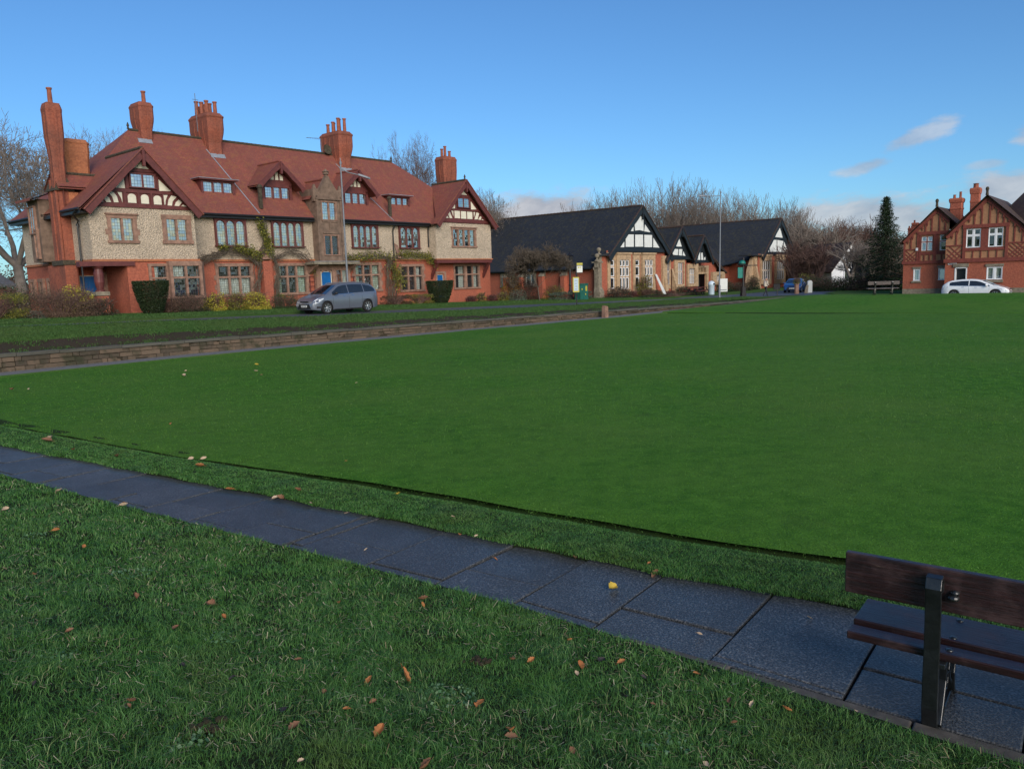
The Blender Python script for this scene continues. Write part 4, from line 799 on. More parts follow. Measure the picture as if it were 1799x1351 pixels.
# roofs and chimneys
mb=rb()
def rf3(p,t=.1): mb.poly(p); mb.poly([(a,b,c-t) for a,b,c in p][::-1])
rf3([(-.3,-.3,4.4),(2.47,-.3,7.3),(2.47,8,7.3),(-.3,8,4.4)]); rf3([(2.47,-.3,7.3),(4.6,-.3,5.2),(4.6,8,5.2),(2.47,8,7.3)])
rf3([(3.2,-1.3,4.75),(6.2,-1.3,7.85),(6.2,9,7.85),(3.2,9,4.75)]); rf3([(6.2,-1.3,7.85),(9.7,-1.3,4.5),(9.7,9,4.5),(6.2,9,7.85)])
rf3([(6.5,4.2,6.6),(8.1,5.5,8.6),(18,5.5,8.6),(18,0,4.6),(9.4,0,4.6)]); rf3([(8.1,5.5,8.6),(18,5.5,8.6),(18,11,4.6),(6.5,11,4.6)])
rr_=mb.build('roof','tile_brown',rh,gap=.05)
mb=rb(); 
for x,z,y in ((2.47,7.3,-.3),(6.2,7.85,-1.3)): mb.lathe((x,y,z-.05),[(.12,0),(.09,.25),(.1,.4),(.14,.45),(.1,.62),(.02,.66)],8)
mb.build('gable_finial','moss',rr_,gap=.05)
def ch2(x,y,z0,z1,hx_,hy_,pots):
    mb=rb(); mb.loft([octring(x,y,hx_*f,hy_*f,z0+(z1-z0)*t,.12) for t,f in ((0,1),(.62,1),(.64,1.08),(.68,1.08),(.7,1),(.84,1),(.86,1.12),(.93,1.2),(.97,1.2),(1,1.05))]); o=mb.build('chimney','brick',rh)
    for dx,h,r in pots: m=rb(); m.lathe((x+dx,y,z1-.02),[(r,0),(r*.85,.1),(r*.8,h),(r*1.05,h+.03),(r*.6,h+.06)],8); m.build('chimney_pot','pot',o)
ch2(3.2,3.6,5.5,8.1,.45,.45,[(-.2,.28,.13),(.25,.5,.12)]); ch2(4.55,3.8,5.5,8.85,.34,.34,[(0,.35,.24)]); ch2(-.2,4.5,4.5,6.3,.22,.3,[(-.08,.2,.09)]); ch2(-1.3,7.5,4.2,6.0,.16,.2,[(-.1,.15,.08),(.1,.15,.08)])
mb=rb(); mb.poly([(3.3,-.2,6.3),(3.9,-.2,5.75),(3.9,2.5,5.8),(3.3,2.5,6.35)]); mb.build('lead_flashing','lead',rr_)
# ------------------------------------------------------------------ distant white house and small outbuilding
_a=UW((1484-899.5)/1350*.99*108,108)
wh=thing('white_house','white gabled house half hidden behind bare trees beside the tall conifer','house',_a[0],_a[1],0)
OW=(_a[0],-_a[1],0); mb=MB(OW); X0=Matrix.Translation(OW)@Matrix.Rotation(R_(-35),4,'Z'); mb.xf=X0
mb.prism([(-3,0),(3,0),(3,2.2),(0,5.7),(-3,2.2)],-2,6); mb.build('wall','white',wh)
mb=MB(OW); mb.xf=X0
for sg_ in (-1,1): mb.add([(0,-2.3,5.95),(0,6.3,5.95),(sg_*3.3,6.3,2.0),(sg_*3.3,-2.3,2.0),(0,-2.3,5.8),(0,6.3,5.8),(sg_*3.3,6.3,1.85),(sg_*3.3,-2.3,1.85)],[(0,1,2,3),(4,5,6,7),(0,3,7,4),(2,3,7,6)])
mb.build('roof','tile_brown',wh,gap=.05)
window(wh,X0@T(-.6,-2.1,3.2),1.2,.9,2,(),'white','gl_w',.1,.1,.02,.05,off=OW,flat=True); window(wh,X0@T(-1.0,-2.1,1),2.0,1.0,3,(),'white','gl_w',.1,.1,.02,.05,off=OW,flat=True)
ob=thing('outbuilding','low outbuilding with a blue grey slate roof beyond the left end of the house','shed',-3.5,-14,1.2)
OB=(-3.5,14,1.2); mb=MB(OB); mb.box(-7.5,-.5,11,16,1.1,3.3); mb.build('wall','brick_dark',ob)
mb=MB(OB)
mb.add([(-9,10.4,3.1),(0,10.4,3.1),(-1.5,13.5,5.2),(-6.5,13.5,5.2),(0,16.6,3.1),(-9,16.6,3.1),(-9,10.4,2.95),(0,10.4,2.95),(0,16.6,2.95),(-9,16.6,2.95)],[(0,1,2,3),(1,4,2),(4,5,3,2),(5,0,3),(6,7,8,9),(0,1,7,6),(1,4,8,7)]); mb.build('roof','slate_grey',ob,gap=.05)
# ------------------------------------------------------------------ ground
def swave(x,y,a=1.): return a*(math.sin(x*.9+1.3*math.sin(y*.5))+math.sin(y*1.1+x*.3))*.5
def wfoot(u): return ip(u,[-34,-9.4,-3.8,3.55,21.5,35.3,48,57],[17.0,17.7,17.7,18.3,20.1,20.5,20.2,18.9])
def hwall(u): return ip(u,[-34,-9,5,21,35,50,58],[.66,.58,.48,.38,.2,.06,.0])
# near side of the path: s runs along the path, q away from the camera
def SQ(s,q,z=0.): return Vector((.797*s+.604*q,-.604*s+.797*q,z))
def qn(s): return ip(s,[-25,-11.7,-8.25,-5.42,-3.35,-1.73,-.91,-.28,6],[3.6,3.89,4.06,4.21,4.3,4.25,4.2,4.17,4.12])
def qf(s): return ip(s,[-25,-14.1,-8.36,-5.02,-2.76,-1.29,6],[4.3,4.76,5.19,5.4,5.5,5.64,6.1])+.02*math.sin(s*3.1)+.012*math.sin(s*7.7)
def qg(s): return ip(s,[-25,-16.3,-11,-6.9,-4.08,-2.62,-1.52,6],[5.15,5.53,5.72,6.08,6.22,6.28,6.43,7.1])+.012*math.sin(s*4.3)
def zlawn(s,q):
    d=qn(s)+.0-q; return .035+.86*sm(d/6.4)**.8*1.0+.014*math.sin(s*3+q*2)*min(1,max(0,d))+.008*math.sin(s*9.1)*math.sin(q*7.3)
mt_lawn=turf('lawn_soil',(.016,.028,.010),(.028,.045,.015),(.035,.035,.018),1.,.5)
M['turf']=turf('meadow_turf',(.045,.12,.020),(.08,.165,.032),(.12,.155,.045),1.)
M['green']=turf('bowling_green_turf',(.036,.13,.010),(.085,.23,.022),(.115,.22,.035),.7,.22)
M['edge_dark']=turf('dark_green_edge',(.020,.052,.010),(.032,.068,.014),(.03,.035,.015),2.)  # darker tone than the turf, used along the edges of the green
M['soil']=turf('flower_bed_soil',(.05,.037,.027),(.075,.056,.04),(.05,.05,.028),2.)
grid('near_lawn',lambda a,b:SQ(-26+34*a,(qn(-26+34*a)+.06)-9.5*b**1.5,zlawn(-26+34*a,(qn(-26+34*a)+.06)-9.5*b**1.5)-(.03 if b==0 else 0)),170,60,mt_lawn)
# green
def ug(w): # near edge of the green as u(w)
    return ip(w,GE_w,GE_u)
GE=[UW(*SQ(s,qg(s)).xy) for s in np.linspace(-25,6,80)]; GE.sort(key=lambda p:p[1]); GE_w=[p[1] for p in GE]; GE_u=[p[0] for p in GE]
UE=26.6
def zgreen(u,w): 
    r=((u-7.5)/22)**2+((w-42)/26)**2
    return -.03+.24*max(0,1-r)+.018*swave(u*.8,w*.7)+.006*swave(u*3.,w*2.7)
def greenpt(a,b):
    w0=18.5+b*44; u=ug(w0)+.24+a*(UE-.3-ug(w0)); w=wfoot(u)+1.27+b*(62-wfoot(u)-1.27); u=ug(w)+.24+a*(UE-.24-ug(w)); return W(u,w,zgreen(u,w)-(.02 if a==0 else .03 if a==1 else 0))
grid('bowling_green',greenpt,160,120,'green')
def zfar(u,w): return .64*sm((u-26.9)/9.5)*sm((w-19.8)/7.5)*(1-sm((u-38.4)/6.5))+.05*(1-sm((u-30)/8))+.02*swave(u*.7,w*.6)
grid('far_bank',lambda a,b:(lambda u,w:W(u,w,zfar(u,w)-(.07 if a==0 else 0)))(26.75+a*25.2,(lambda u:wfoot(u)+.85+b*(75-wfoot(u)-.85))(26.75+a*25.2)),90,70,'green')
grid('ditch',lambda a,b:W(26.35+a*.5,25.5+b*50,(-.08,-.06,-.03,.01)[int(round(a*3))]),3,60,'edge_dark')
# strip of grass between the path and the green
def zstrip(s,t): return .025+.03*math.sin(min(1,max(0,t))*math.pi)**.5+.012*t
grid('grass_strip',lambda a,b:(lambda s:SQ(s,qf(s)+(qg(s)-.05-qf(s))*b,-.06 if b in(0,1) else zstrip(s,b)))(-26+34*a),200,10,mt_lawn)
grid('edge_gutter',lambda a,b:(lambda s:SQ(s,qg(s)-.08+.50*b,(-.13,-.10,-.045,-.02)[int(round(b*3))]+.008*math.sin(s*5)))(-26+34*a),200,3,'edge_dark')  # sunken strip, coloured darker than the turf beside it
# ---- slab path
b_=NB('wet_paving'); o_=b_.N('ShaderNodeNewGeometry').outputs['Position']; g_=b_.N('ShaderNodeNewGeometry').outputs['Random Per Island']
n1=b_.noise(o_,1.3,5,.65); n2=b_.noise(o_,55.,3,.85); n3=b_.noise(o_,7.,5,.7); vo=b_.N('ShaderNodeTexVoronoi',ins={'Vector':o_,'Scale':75.}).outputs[0]
c_=b_.ramp(b_.math('ADD',b_.math('MULTIPLY',n2,.6),b_.math('MULTIPLY',vo,.5)),[(.36,(.016,.018,.020)),(.5,(.045,.048,.052)),(.62,(.082,.086,.090)),(.8,(.20,.20,.20))])
c_=b_.mix(b_.ramp(n1,[(.42,(0,)*3),(.72,(.45,)*3)]),c_,(.035,.036,.037)); c_=b_.mix(b_.math('MULTIPLY',g_,.45),c_,(.028,.030,.033)); c_=b_.mix(b_.ramp(n3,[(.6,(0,)*3),(.75,(.4,)*3)]),c_,(.022,.024,.018))
M['paving']=b_.out(b_.bsdf(c_,b_.ramp(n1,[(.3,(.36,)*3),(.7,(.56,)*3)]),b_.math('ADD',n2,vo),.5,.006,Specular_IOR_Level=.6))
M['kerbstone']=plain('kerb_stone',(.075,.066,.056),.8,.45,9.,.6)
grid('path_bed',lambda a,b:(lambda s:SQ(s,qn(s)-.1+(qf(s)-qn(s)+.25)*b,-.03))(-26+34*a),60,2,'joint')
V=[];F=[]
def slab(s0,s1,qa,qb,tilt):
    # worn slab: a top face with chamfered arrises, cut to the curve of the path
    g=.005+.008*random.random()**2; nb=len(V); n=4
    for (ins,z) in ((0,-.05),(0,-.006),(.008,.0)):
        for i in range(4):
            s=(s0+g+ins) if i in(0,3) else (s1-g-ins); q=(qa(s)+g+ins) if i in(0,1) else (qb(s)-g-ins)
            V.append(SQ(s,q,z+tilt[0]+tilt[1]*(s-s0)+tilt[2]*(q-4.5)))
    for k in (0,4):
        for i in range(4): j=(i+1)%4; F.append((nb+k+i,nb+k+j,nb+k+4+j,nb+k+4+i))
    F.append((nb+8,nb+9,nb+10,nb+11))
js=[-26.]
while js[-1]<-5.95: js.append(js[-1]+random.uniform(.72,.92))
js[-1]=-5.88; js+=[-4.99,-4.17,-3.41,-2.69,-1.83,-1.02,-.15,.7,1.5,2.4,3.2,4.1,5.,5.9,6.8,7.8]
for k in range(len(js)-1):
    s0,s1=js[k],js[k+1]; ql=(4.66,4.38)[k%2]-.0*1; frac=(.42,.16)[k%2]
    mid=lambda s,f=frac:qn(s)+.02+(qf(s)-qn(s))*f+(.0)
    t=lambda:(random.uniform(-.008,.006),random.uniform(-.010,.010),random.uniform(-.012,.012))
    kq=lambda s:qn(s)+(-.05 if s<-2.3 else .12+.08*min(1,(s+2.3)/1.6))
    if mid(s0)-kq(s0)>.09: slab(s0,s1,kq,mid,t()); slab(s0,s1,mid,lambda s:qf(s)+.07,t())
    else: slab(s0,s1,kq,lambda s:qf(s)+.07,t())
pm=MB(); pm.add(V,F); tag(pm.build('path','paving'),kind='structure')
V=[];F=[]; s=-2.4
while s<7:
    L_=random.uniform(.7,1.05); a0=random.uniform(-.008,.008); slab(s,s+L_,lambda s:qn(s)-.04,lambda s,a=a0:qn(s)+.115+.08*min(1,max(0,(s+2.3)/1.6))+a+.008*math.sin(s*13),(random.uniform(.008,.022),0,random.uniform(-.02,.02))); s+=L_
pm=MB(); pm.add(V,F); tag(pm.build('kerb','kerbstone',bevel=.006),kind='structure')
# ---- retaining wall
M['wallstone']=island('wall_stone',[(0,(.035,.03,.024)),(.35,(.08,.062,.045)),(.7,(.14,.10,.07)),(1,(.05,.047,.038))],.95,nsc=7.,patch=[((.03,.035,.018),1.5,.5,.65,.8)])
M['coping']=island('coping_stone',[(0,(.05,.05,.044)),(.5,(.095,.09,.075)),(1,(.06,.06,.045))],.95,nsc=5.)
wl=thing('retaining_wall','low sandstone retaining wall of rough blocks under a flat coping, along the far side of the green','wall',20,19.5,0)
OW_=(20,-19.5,0)
mb=MB(OW_); mc=MB(OW_)
def wblock(m,u0,u1,wa,wb,z0,z1,j=.012):
    r=lambda:random.uniform(-j,j); m.add([(u0,-(wfoot(u0)+wb+r()),z0),(u1,-(wfoot(u1)+wb+r()),z0),(u1,-(wfoot(u1)-wa),z0),(u0,-(wfoot(u0)-wa),z0),(u0,-(wfoot(u0)+wb+r()),z1),(u1,-(wfoot(u1)+wb+r()),z1),(u1,-(wfoot(u1)-wa),z1),(u0,-(wfoot(u0)-wa),z1)],[(0,3,2,1),(4,5,6,7),(0,1,5,4),(1,2,6,5),(2,3,7,6),(3,0,4,7)])
u=-34.
while u<56:
    L_=random.uniform(.7,1.5); h=hwall(u); 
    if h>.05: wblock(mc,u,u+L_-.015,.32,.05,h-.1+random.uniform(-.012,.012),h+random.uniform(-.02,.018))
    u+=L_
for c in range(3):
    u=-34.
    while u<54:
        h=hwall(u)-.1; L_=random.choice([random.uniform(.18,.4),random.uniform(.35,.95)]); cc=[0,.40,.70,1.]; z0=-.05+(h+.05)*cc[c]+random.uniform(-.01,.01)*(c>0); z1=-.05+(h+.05)*cc[c+1]+random.uniform(-.012,.006)
        if h>.1: wblock(mb,u,u+L_-.018,.2,random.uniform(-.03,.03),z0+.004,z1-.012)
        u+=L_
    wblock
mb.add([],[]); mb.build('block','wallstone',wl,label='rough sandstone blocks of the wall face'); mc.build('coping','coping',wl)
mk=MB(OW_); pts=[u for u in range(-34,56,2)]
for a,b in zip(pts,pts[1:]): mk.poly([(a,-(wfoot(a)-.03),-.1),(b,-(wfoot(b)-.03),-.1),(b,-(wfoot(b)-.03),max(0,hwall(b)-.06)),(a,-(wfoot(a)-.03),max(0,hwall(a)-.06))])
mk.build('mortar','soil',wl)
M['asphalt']=plain('worn_asphalt',(.062,.066,.074),.62,.3,3.,.3)
M['footpath']=plain('gravelly_path',(.15,.15,.155),.85,.3,7.,.5)
grid('wall_path',lambda a,b:(lambda u:W(u,wfoot(u)-.02+b*1.2,.012-.02*b))(-34+92*a),90,3,'footpath')
grid('green_edge',lambda a,b:(lambda u:W(u,wfoot(u)+1.08+b*.25,(-.03,.01,.015,-.06)[int(round(b*3))]))(-34+60.8*a),90,3,'turf')
# ---- bed, verge, road, lawn in front of the houses
RN,RF=13.8,9.3
VU=[-45,-8,-.9,10.9,26.8,46.8,60]; VZ=[2.1,1.34,1.13,.81,.47,.17,.07]
BT=[0,.08,.2,.36,1]; BZ=[0,.06,.26,.46,1.0]
def zbank(u,t): # t 0 at wall top .. 1 at the road
    a=hwall(u)-.05; b=ip(u,VU,VZ)
    return a+(b-a)*ip(t,BT,BZ)+.02*swave(u*1.3,t*9)
def bankpt(u,t): 
    w0=wfoot(u)-.3; w1=RN+(0 if u<44 else (u-44)*.27); return W(u,w0+(w1-w0)*t,zbank(u,t) if t<1 else zbank(u,1)-.12)
grid('flower_bed',lambda a,b:bankpt(-40+82*a,b*.34),180,10,'soil')
grid('verge',lambda a,b:bankpt(-40+92*a,.31+.69*b)+Vector((0,0,-.03*(1-sm(b*5))+.012)),180,14,'turf')
def roadpt(a,b):
    u=-45+95*a; z0=zroad(u); z1=min(z0,ip(u,VU,VZ)-.05); return W(u,RF+b*(RN+.25-RF),z0+(z1-z0)*max(0,b-.35)/.65-.02*(1-b))
grid('road',roadpt,95,4,'asphalt')
# junction and the side road in front of the right hand house
mb=MB(); 
jp=[(50,RF),(50,RN),(50.2,15.4),(52,16.4),(54,17.6),(56.5,19.2),(57.5,19.4),(52,20.5),(48,22.5),(46.2,26),(46,90),(52.3,90),(52.3,30),(54,24),(60,20.2),(70,18.6),(90,18),(120,18),(120,12),(60,11),(56,RF)]
cx=sum(p[0] for p in jp)/len(jp)
import mathutils
tri=mathutils.geometry.tessellate_polygon([[Vector((a,b,0)) for a,b in jp]])
mb.add([(a,-b,.055 if b<50 else -.1) for a,b in jp],[t for t in tri]); tag(mb.build('road','asphalt',frame=True),kind='structure')
def zl(u,w):
    t=sm((w-3.0)/(RF-3.0)); z=zhouse(u)*(1-t)+(zroad(u)+.09)*t
    return z
grid('front_lawn',lambda a,b:(lambda u,w:W(u,w,zl(u,w)-(.12 if b==1 else 0)))(-45+101*a,-2+(RF+2)*b),150,24,'turf')
grid('back_ground',lambda a,b:(lambda u,w:W(u,w,zhouse(u)-.02))(-60+125*a,-50+48.2*b),40,10,'turf')
tag(nmesh('ground',np.array([(-1500,-300,-.25),(1500,-300,-.25),(1500,2500,-.25),(-1500,2500,-.25)],float),np.array([[0,1,2,3]]),'turf'),kind='structure')
mb=MB(); mb.add([(52.35,-30.2,.07),(54.1,-24.2,0.08),(60,-20.4,0.08),(70,-18.8,.08),(90,-18.2,0.08),(160,-18.2,0.08),(160,-120,0.08),(52.4,-120,0.0)],[(0,1,2,3,4,5,6,7)]); mb.add([(56,RF*-1+.0,.06),(60,-10.9,.06),(120,-11.9,.06),(160,-11.9,.06),(160,60,.06),(56,60,.06)],[(0,1,2,3,4,5)]); mb.add([(47.5,-16.5,.028),(62,-16.5,.028),(62,-25,.028),(47.5,-22,.028)],[(0,1,2,3)]); tag(mb.build('grass_verge','turf',frame=True),kind='structure')
# ------------------------------------------------------------------ grass blades (ground cover)
def lin(x,xs,ys): return np.interp(x,xs,ys)
def blades(name,P,h,wd,mat,bend=.6,nm='ground cover of grass'):
    n=len(P); th=RNG.uniform(0,2*np.pi,n); al=RNG.normal(0,1.3,n)+3*np.sin(P[:,0]*7.3+2*np.sin(P[:,1]*5.1))+2.5*np.sin(P[:,1]*9.7+P[:,0]*3); le=np.abs(RNG.normal(.62,.38,n)); H_=h*RNG.uniform(.55,1.3,n); Wd=wd*RNG.uniform(.7,1.3,n)
    side=np.stack([np.cos(th),np.sin(th),np.zeros(n)],1)*Wd[:,None]*.5; dr=np.stack([np.cos(al),np.sin(al),np.zeros(n)],1)
    up=np.array([0,0,1.])
    m=P+dr*(H_*le*.35)[:,None]+up*(H_*.6)[:,None]; t=P+dr*(H_*le*(1+bend))[:,None]+up*(H_*(1-.25*le))[:,None]
    V=np.stack([P-side,P+side,m+side*.8,m-side*.8,t],1).reshape(-1,3); b=np.arange(n)[:,None]*5
    F=np.concatenate([b+[[0,1,2]],b+[[0,2,3]],b+[[3,2,4]]],1).reshape(-1,3)
    return nmesh(name,V,F,mat)
M['blade']=island('grass_blade',[(0,(.020,.072,.014)),(.28,(.044,.145,.026)),(.5,(.075,.215,.040)),(.7,(.125,.285,.06)),(.85,(.19,.30,.09)),(.93,(.28,.31,.13)),(1,(.46,.41,.21))],.5,.3,nsc=3.,spec=.45,patch=[((.035,.10,.05),1.7,.5,.72,.55),((.15,.20,.05),.9,.52,.75,.5)])
M['blade_g']=island('fine_turf_blade',[(0,(.030,.105,.010)),(.3,(.055,.175,.016)),(.6,(.088,.245,.024)),(.9,(.125,.275,.036)),(1,(.17,.28,.06))],.5,.3,nsc=4.,spec=.35,patch=[((.028,.070,.014),1.3,.54,.74,.75),((.17,.20,.05),.25,.45,.75,.5)])
def vqn(s): return lin(s,[-25,-11.7,-8.25,-5.42,-3.35,-1.73,-.91,-.28,6],[3.6,3.89,4.06,4.21,4.3,4.25,4.2,4.17,4.12])
def vqf(s): return lin(s,[-25,-14.1,-8.36,-5.02,-2.76,-1.29,6],[4.3,4.76,5.19,5.4,5.5,5.64,6.1])+.02*np.sin(s*3.1)+.012*np.sin(s*7.7)
def vqg(s): return lin(s,[-25,-16.3,-11,-6.9,-4.08,-2.62,-1.52,6],[5.15,5.53,5.72,6.08,6.22,6.28,6.43,7.1])+.012*np.sin(s*4.3)
def vsm(t): t=np.clip(t,0,1); return t*t*(3-2*t)
def vzlawn(s,q):
    d=vqn(s)-q; return .035+.86*vsm(d/6.4)**.8+.014*np.sin(s*3+q*2)*np.clip(d,0,1)+.008*np.sin(s*9.1)*np.sin(q*7.3)
def seen(x,y,m=.12): return (y>.8)&(np.abs(x/y)<.667+m)
NBL=470000
s=RNG.uniform(-17,4.5,NBL*4); q=vqn(s)+np.where(s>-2.3,.015,.03)-RNG.uniform(0,1,NBL*4)**1.0*5.6
x=.797*s+.604*q; y=-.604*s+.797*q; r=np.hypot(x,y)
keep=seen(x,y)&(r>1.4)&(RNG.uniform(0,1,len(s))<np.clip(4.2/r,.0,1.)**1.6)
cl=.5+.5*np.sin(x*5.1+2*np.sin(y*3.7))*np.sin(y*6.3+1.7*np.sin(x*4.1)); keep&=RNG.uniform(0,1,len(s))<.42+.58*cl
s,q,x,y,r=s[keep][:NBL],q[keep][:NBL],x[keep][:NBL],y[keep][:NBL],r[keep][:NBL]
print('blades near',len(s))
o=blades('lawn_grass',np.stack([x,y,vzlawn(s,q)-.004],1),.043*(.75+.5*np.sin(x*3+y)**2*.7),.0024*np.clip(r/3.1,.85,3.2),'blade'); tag(o,'short green winter grass of the near lawn','grass',kind='stuff')
# longer pale blades, dead straw lying flat and a few weeds break the carpet up
M['blade_l']=island('long_grass_blade',[(0,(.06,.18,.04)),(.5,(.12,.29,.07)),(.8,(.20,.34,.10)),(1,(.32,.36,.15))],.5,.3,spec=.5)
M['straw']=island('dead_straw',[(0,(.20,.15,.08)),(.6,(.38,.32,.18)),(1,(.55,.50,.34))],.7,.2)
def lawnpts(n,p=1.4):
    s=RNG.uniform(-15,4.5,n*6); q=vqn(s)-.02-RNG.uniform(0,1,n*6)*5.4; x=.797*s+.604*q; y=-.604*s+.797*q; r=np.hypot(x,y)
    k=seen(x,y)&(r>1.4)&(RNG.uniform(0,1,len(s))<np.clip(3.6/r,0,1)**p)&(np.sin(x*3.3+1.5*np.sin(y*2.7))+np.sin(y*4.1+x)>-.9); s,q,x,y,r=[a[k][:n] for a in (s,q,x,y,r)]
    return np.stack([x,y,vzlawn(s,q)],1),r
Pl,rl_=lawnpts(17000); o=blades('long_grass',Pl,.060,.0023*np.clip(rl_/3.2,.9,3),'blade_l',1.0); tag(o,'scattered longer pale blades in the near lawn','grass',kind='stuff')
Pl,rl_=lawnpts(6000); Pl[:,2]+=.028
a_=RNG.uniform(0,6.28,len(Pl)); L_=RNG.uniform(.02,.05,len(Pl))[:,None]; dv=np.stack([np.cos(a_),np.sin(a_),RNG.normal(0,.3,len(Pl))],1); sv=np.stack([-np.sin(a_),np.cos(a_),np.zeros(len(Pl))],1)*(.0013*np.clip(rl_/3,.9,2.5))[:,None]
V_=np.stack([Pl-sv,Pl+sv,Pl+dv*L_+sv,Pl+dv*L_-sv],1).reshape(-1,3); tag(nmesh('dead_grass',V_,np.arange(len(V_)).reshape(-1,4),'straw'),'dead straw scattered through the near lawn','grass',kind='stuff')
# broad leaved weeds
M['weed']=island('weed_leaf',[(0,(.05,.13,.05)),(.6,(.10,.21,.09)),(1,(.20,.30,.17))],.5,.2)
wp=[]
for cx_,cy_,rr_,nn in ((-.40,3.93,.17,150),(-1.9,4.6,.12,60),(.7,3.5,.14,70),(-3.1,5.9,.16,70),(-1.5,3.2,.1,50),(.1,3.0,.1,50),(-2.6,4.1,.1,40),(-4.6,7.0,.15,50)):
    for k in range(nn):
        a,r=random.uniform(0,6.28),rr_*math.sqrt(random.random()); x,y=cx_+r*math.cos(a),cy_+r*math.sin(a); wp.append((x,y,float(vzlawn(np.array([.797*x-.604*y]),np.array([.604*x+.797*y]))[0])+random.uniform(.012,.034)))
o=leaves('weeds',np.array(wp),.024,'weed',None,aspect=.8,nrm=np.tile(np.array([[0,0,1.]]),(len(wp),1))); tag(o,'small patches of clover like weeds in the near lawn','weeds',kind='stuff')
N2=200000; s=RNG.uniform(-24,5,N2*2); t=RNG.uniform(0,1,N2*2); q=vqf(s)-.02+(vqg(s)+.0-vqf(s))*t; x=.797*s+.604*q; y=-.604*s+.797*q; r=np.hypot(x,y)
keep=seen(x,y)&(RNG.uniform(0,1,len(s))<np.clip(6.5/r,0,1)**1.5); s,q,t,x,y,r=[a[keep][:N2] for a in (s,q,t,x,y,r)]
o=blades('strip_grass',np.stack([x,y,.025+.03*np.sin(t*np.pi)**.5+.012*t-.008],1),.034*(1-.5*t),.0026*np.clip(r/4.2,.9,3.5),'blade'); tag(o,'grass growing on the narrow strip between path and bowling green','grass',kind='stuff')
print('blades strip',len(s))
N3=380000; u=RNG.uniform(-13.5,UE,N3*6); w=RNG.uniform(19,62,N3*6)
x=FO[0]+DX*u+NX*w; y=FO[1]+DY*u+NY*w; r=np.hypot(x,y); gu=lin(w,GE_w,GE_u)
wf=lin(u,[-34,-9.4,-3.8,3.55,21.5,35.3,48,57],[17.0,17.7,17.7,18.3,20.1,20.5,20.2,18.9])+1.15
keep=seen(x,y)&(u>gu+.12+.04*np.sin(w*3.)+.03*np.sin(w*11)+RNG.uniform(-.12,.16,len(u)))&(w>wf)&(RNG.uniform(0,1,len(u))<np.clip(7.5/r,0,1)**2.1); u,w,x,y,r=[a[keep][:N3] for a in (u,w,x,y,r)]
rr=((u-7.5)/22)**2+((w-42)/26)**2; sw=lambda a,b:(np.sin(a*.9+1.3*np.sin(b*.5))+np.sin(b*1.1+a*.3))*.5
z=-.03+.24*np.clip(1-rr,0,None)+.018*sw(u*.8,w*.7)+.006*sw(u*3,w*2.7)
o=blades('green_grass',np.stack([x,y,z-.004],1),.016*np.clip(r/9,1,1.6),.0040*np.clip(r/8,.9,3.2),'blade_g'); tag(o,'fine close mown turf of the bowling green','grass',kind='stuff')
print('blades green',len(u))
M['blade_v']=island('verge_blade',[(0,(.026,.07,.016)),(.5,(.055,.125,.028)),(.9,(.085,.16,.04)),(1,(.14,.17,.06))],.7,.2,nsc=1.2,patch=[((.075,.085,.035),.6,.5,.75,.6)])
# rough tufts on the verges and along the wall top
N4=90000; u=RNG.uniform(-14,50,N4); t=RNG.uniform(.02,1,N4)**1.2; 
wf=lin(u,[-34,-9.4,-3.8,3.55,21.5,35.3,48,57],[17.0,17.7,17.7,18.3,20.1,20.5,20.2,18.9])-.3; w1=np.where(u<44,RN,RN+(u-44)*.27); hw=lin(u,[-34,-9,5,21,35,50,58],[.66,.58,.48,.38,.2,.06,.0])-.05
keep=(t>.27+.05*np.sin(u*1.7)+.05*np.sin(u*4.1))|((t<.14)&(np.sin(u*2.3)+np.sin(u*5.1+2)>-.5)&(RNG.uniform(0,1,N4)<.8))|((RNG.uniform(0,1,N4)<.10)&(np.sin(u*7.3)>0)); u,t,wf,w1,hw=[a[keep] for a in (u,t,wf,w1,hw)]
zz=hw+(lin(u,VU,VZ)-hw)*lin(t,BT,BZ)+.02*sw(u*1.3,t*9); w=wf+(w1-wf)*t
x=FO[0]+DX*u+NX*w; y=FO[1]+DY*u+NY*w
o=blades('verge_grass',np.stack([x,y,zz-.01],1),.07,.022,'blade_v'); tag(o,'rough grass and weeds on the verge above the retaining wall','grass',kind='stuff')
N5=80000; u=RNG.uniform(-10,52,N5); w=RNG.uniform(2.0,RF,N5); tt=vsm((w-3.0)/(RF-3.0)); z=np.maximum(1.24-.02*u,.08)*(1-tt)+(np.maximum(1.06-.02*u,.03)+.09)*tt
x=FO[0]+DX*u+NX*w; y=FO[1]+DY*u+NY*w
o=blades('lawn_grass',np.stack([x,y,z-.01],1),.06,.028,'blade_v'); tag(o,'grass of the narrow lawn in front of the brick house','grass',kind='stuff')
# ------------------------------------------------------------------ cars
M['car_grey']=paint('grey_metallic_paint',(.15,.17,.21),.5); M['car_white']=paint('white_car_paint',(.72,.76,.80)); M['car_blue']=paint('blue_car_paint',(.006,.055,.20),.2)
b_=NB('car_window'); M['car_glass']=b_.out(b_.bsdf((.012,.016,.02),.05,Specular_IOR_Level=1.,Coat_Weight=1.))
M['tyre']=plain('tyre_rubber',(.012,.012,.012),.9,.2,20.); M['alloy']=steel('alloy_wheel',(.55,.56,.58),.3,.8); M['trim']=plain('black_plastic_trim',(.012,.012,.013),.6,.2,9.)
M['lamp']=plain('clear_headlamp',(.55,.6,.65),.12,.2,12.,.1,Coat_Weight=1.); M['redlamp']=plain('red_lamp',(.35,.012,.014),.2,.2,12.,.1,Coat_Weight=1.)
M['plate_w']=plain('white_plate',(.6,.62,.6),.5,.05); M['chrome']=steel('chrome',(.7,.7,.72),.15,1.)
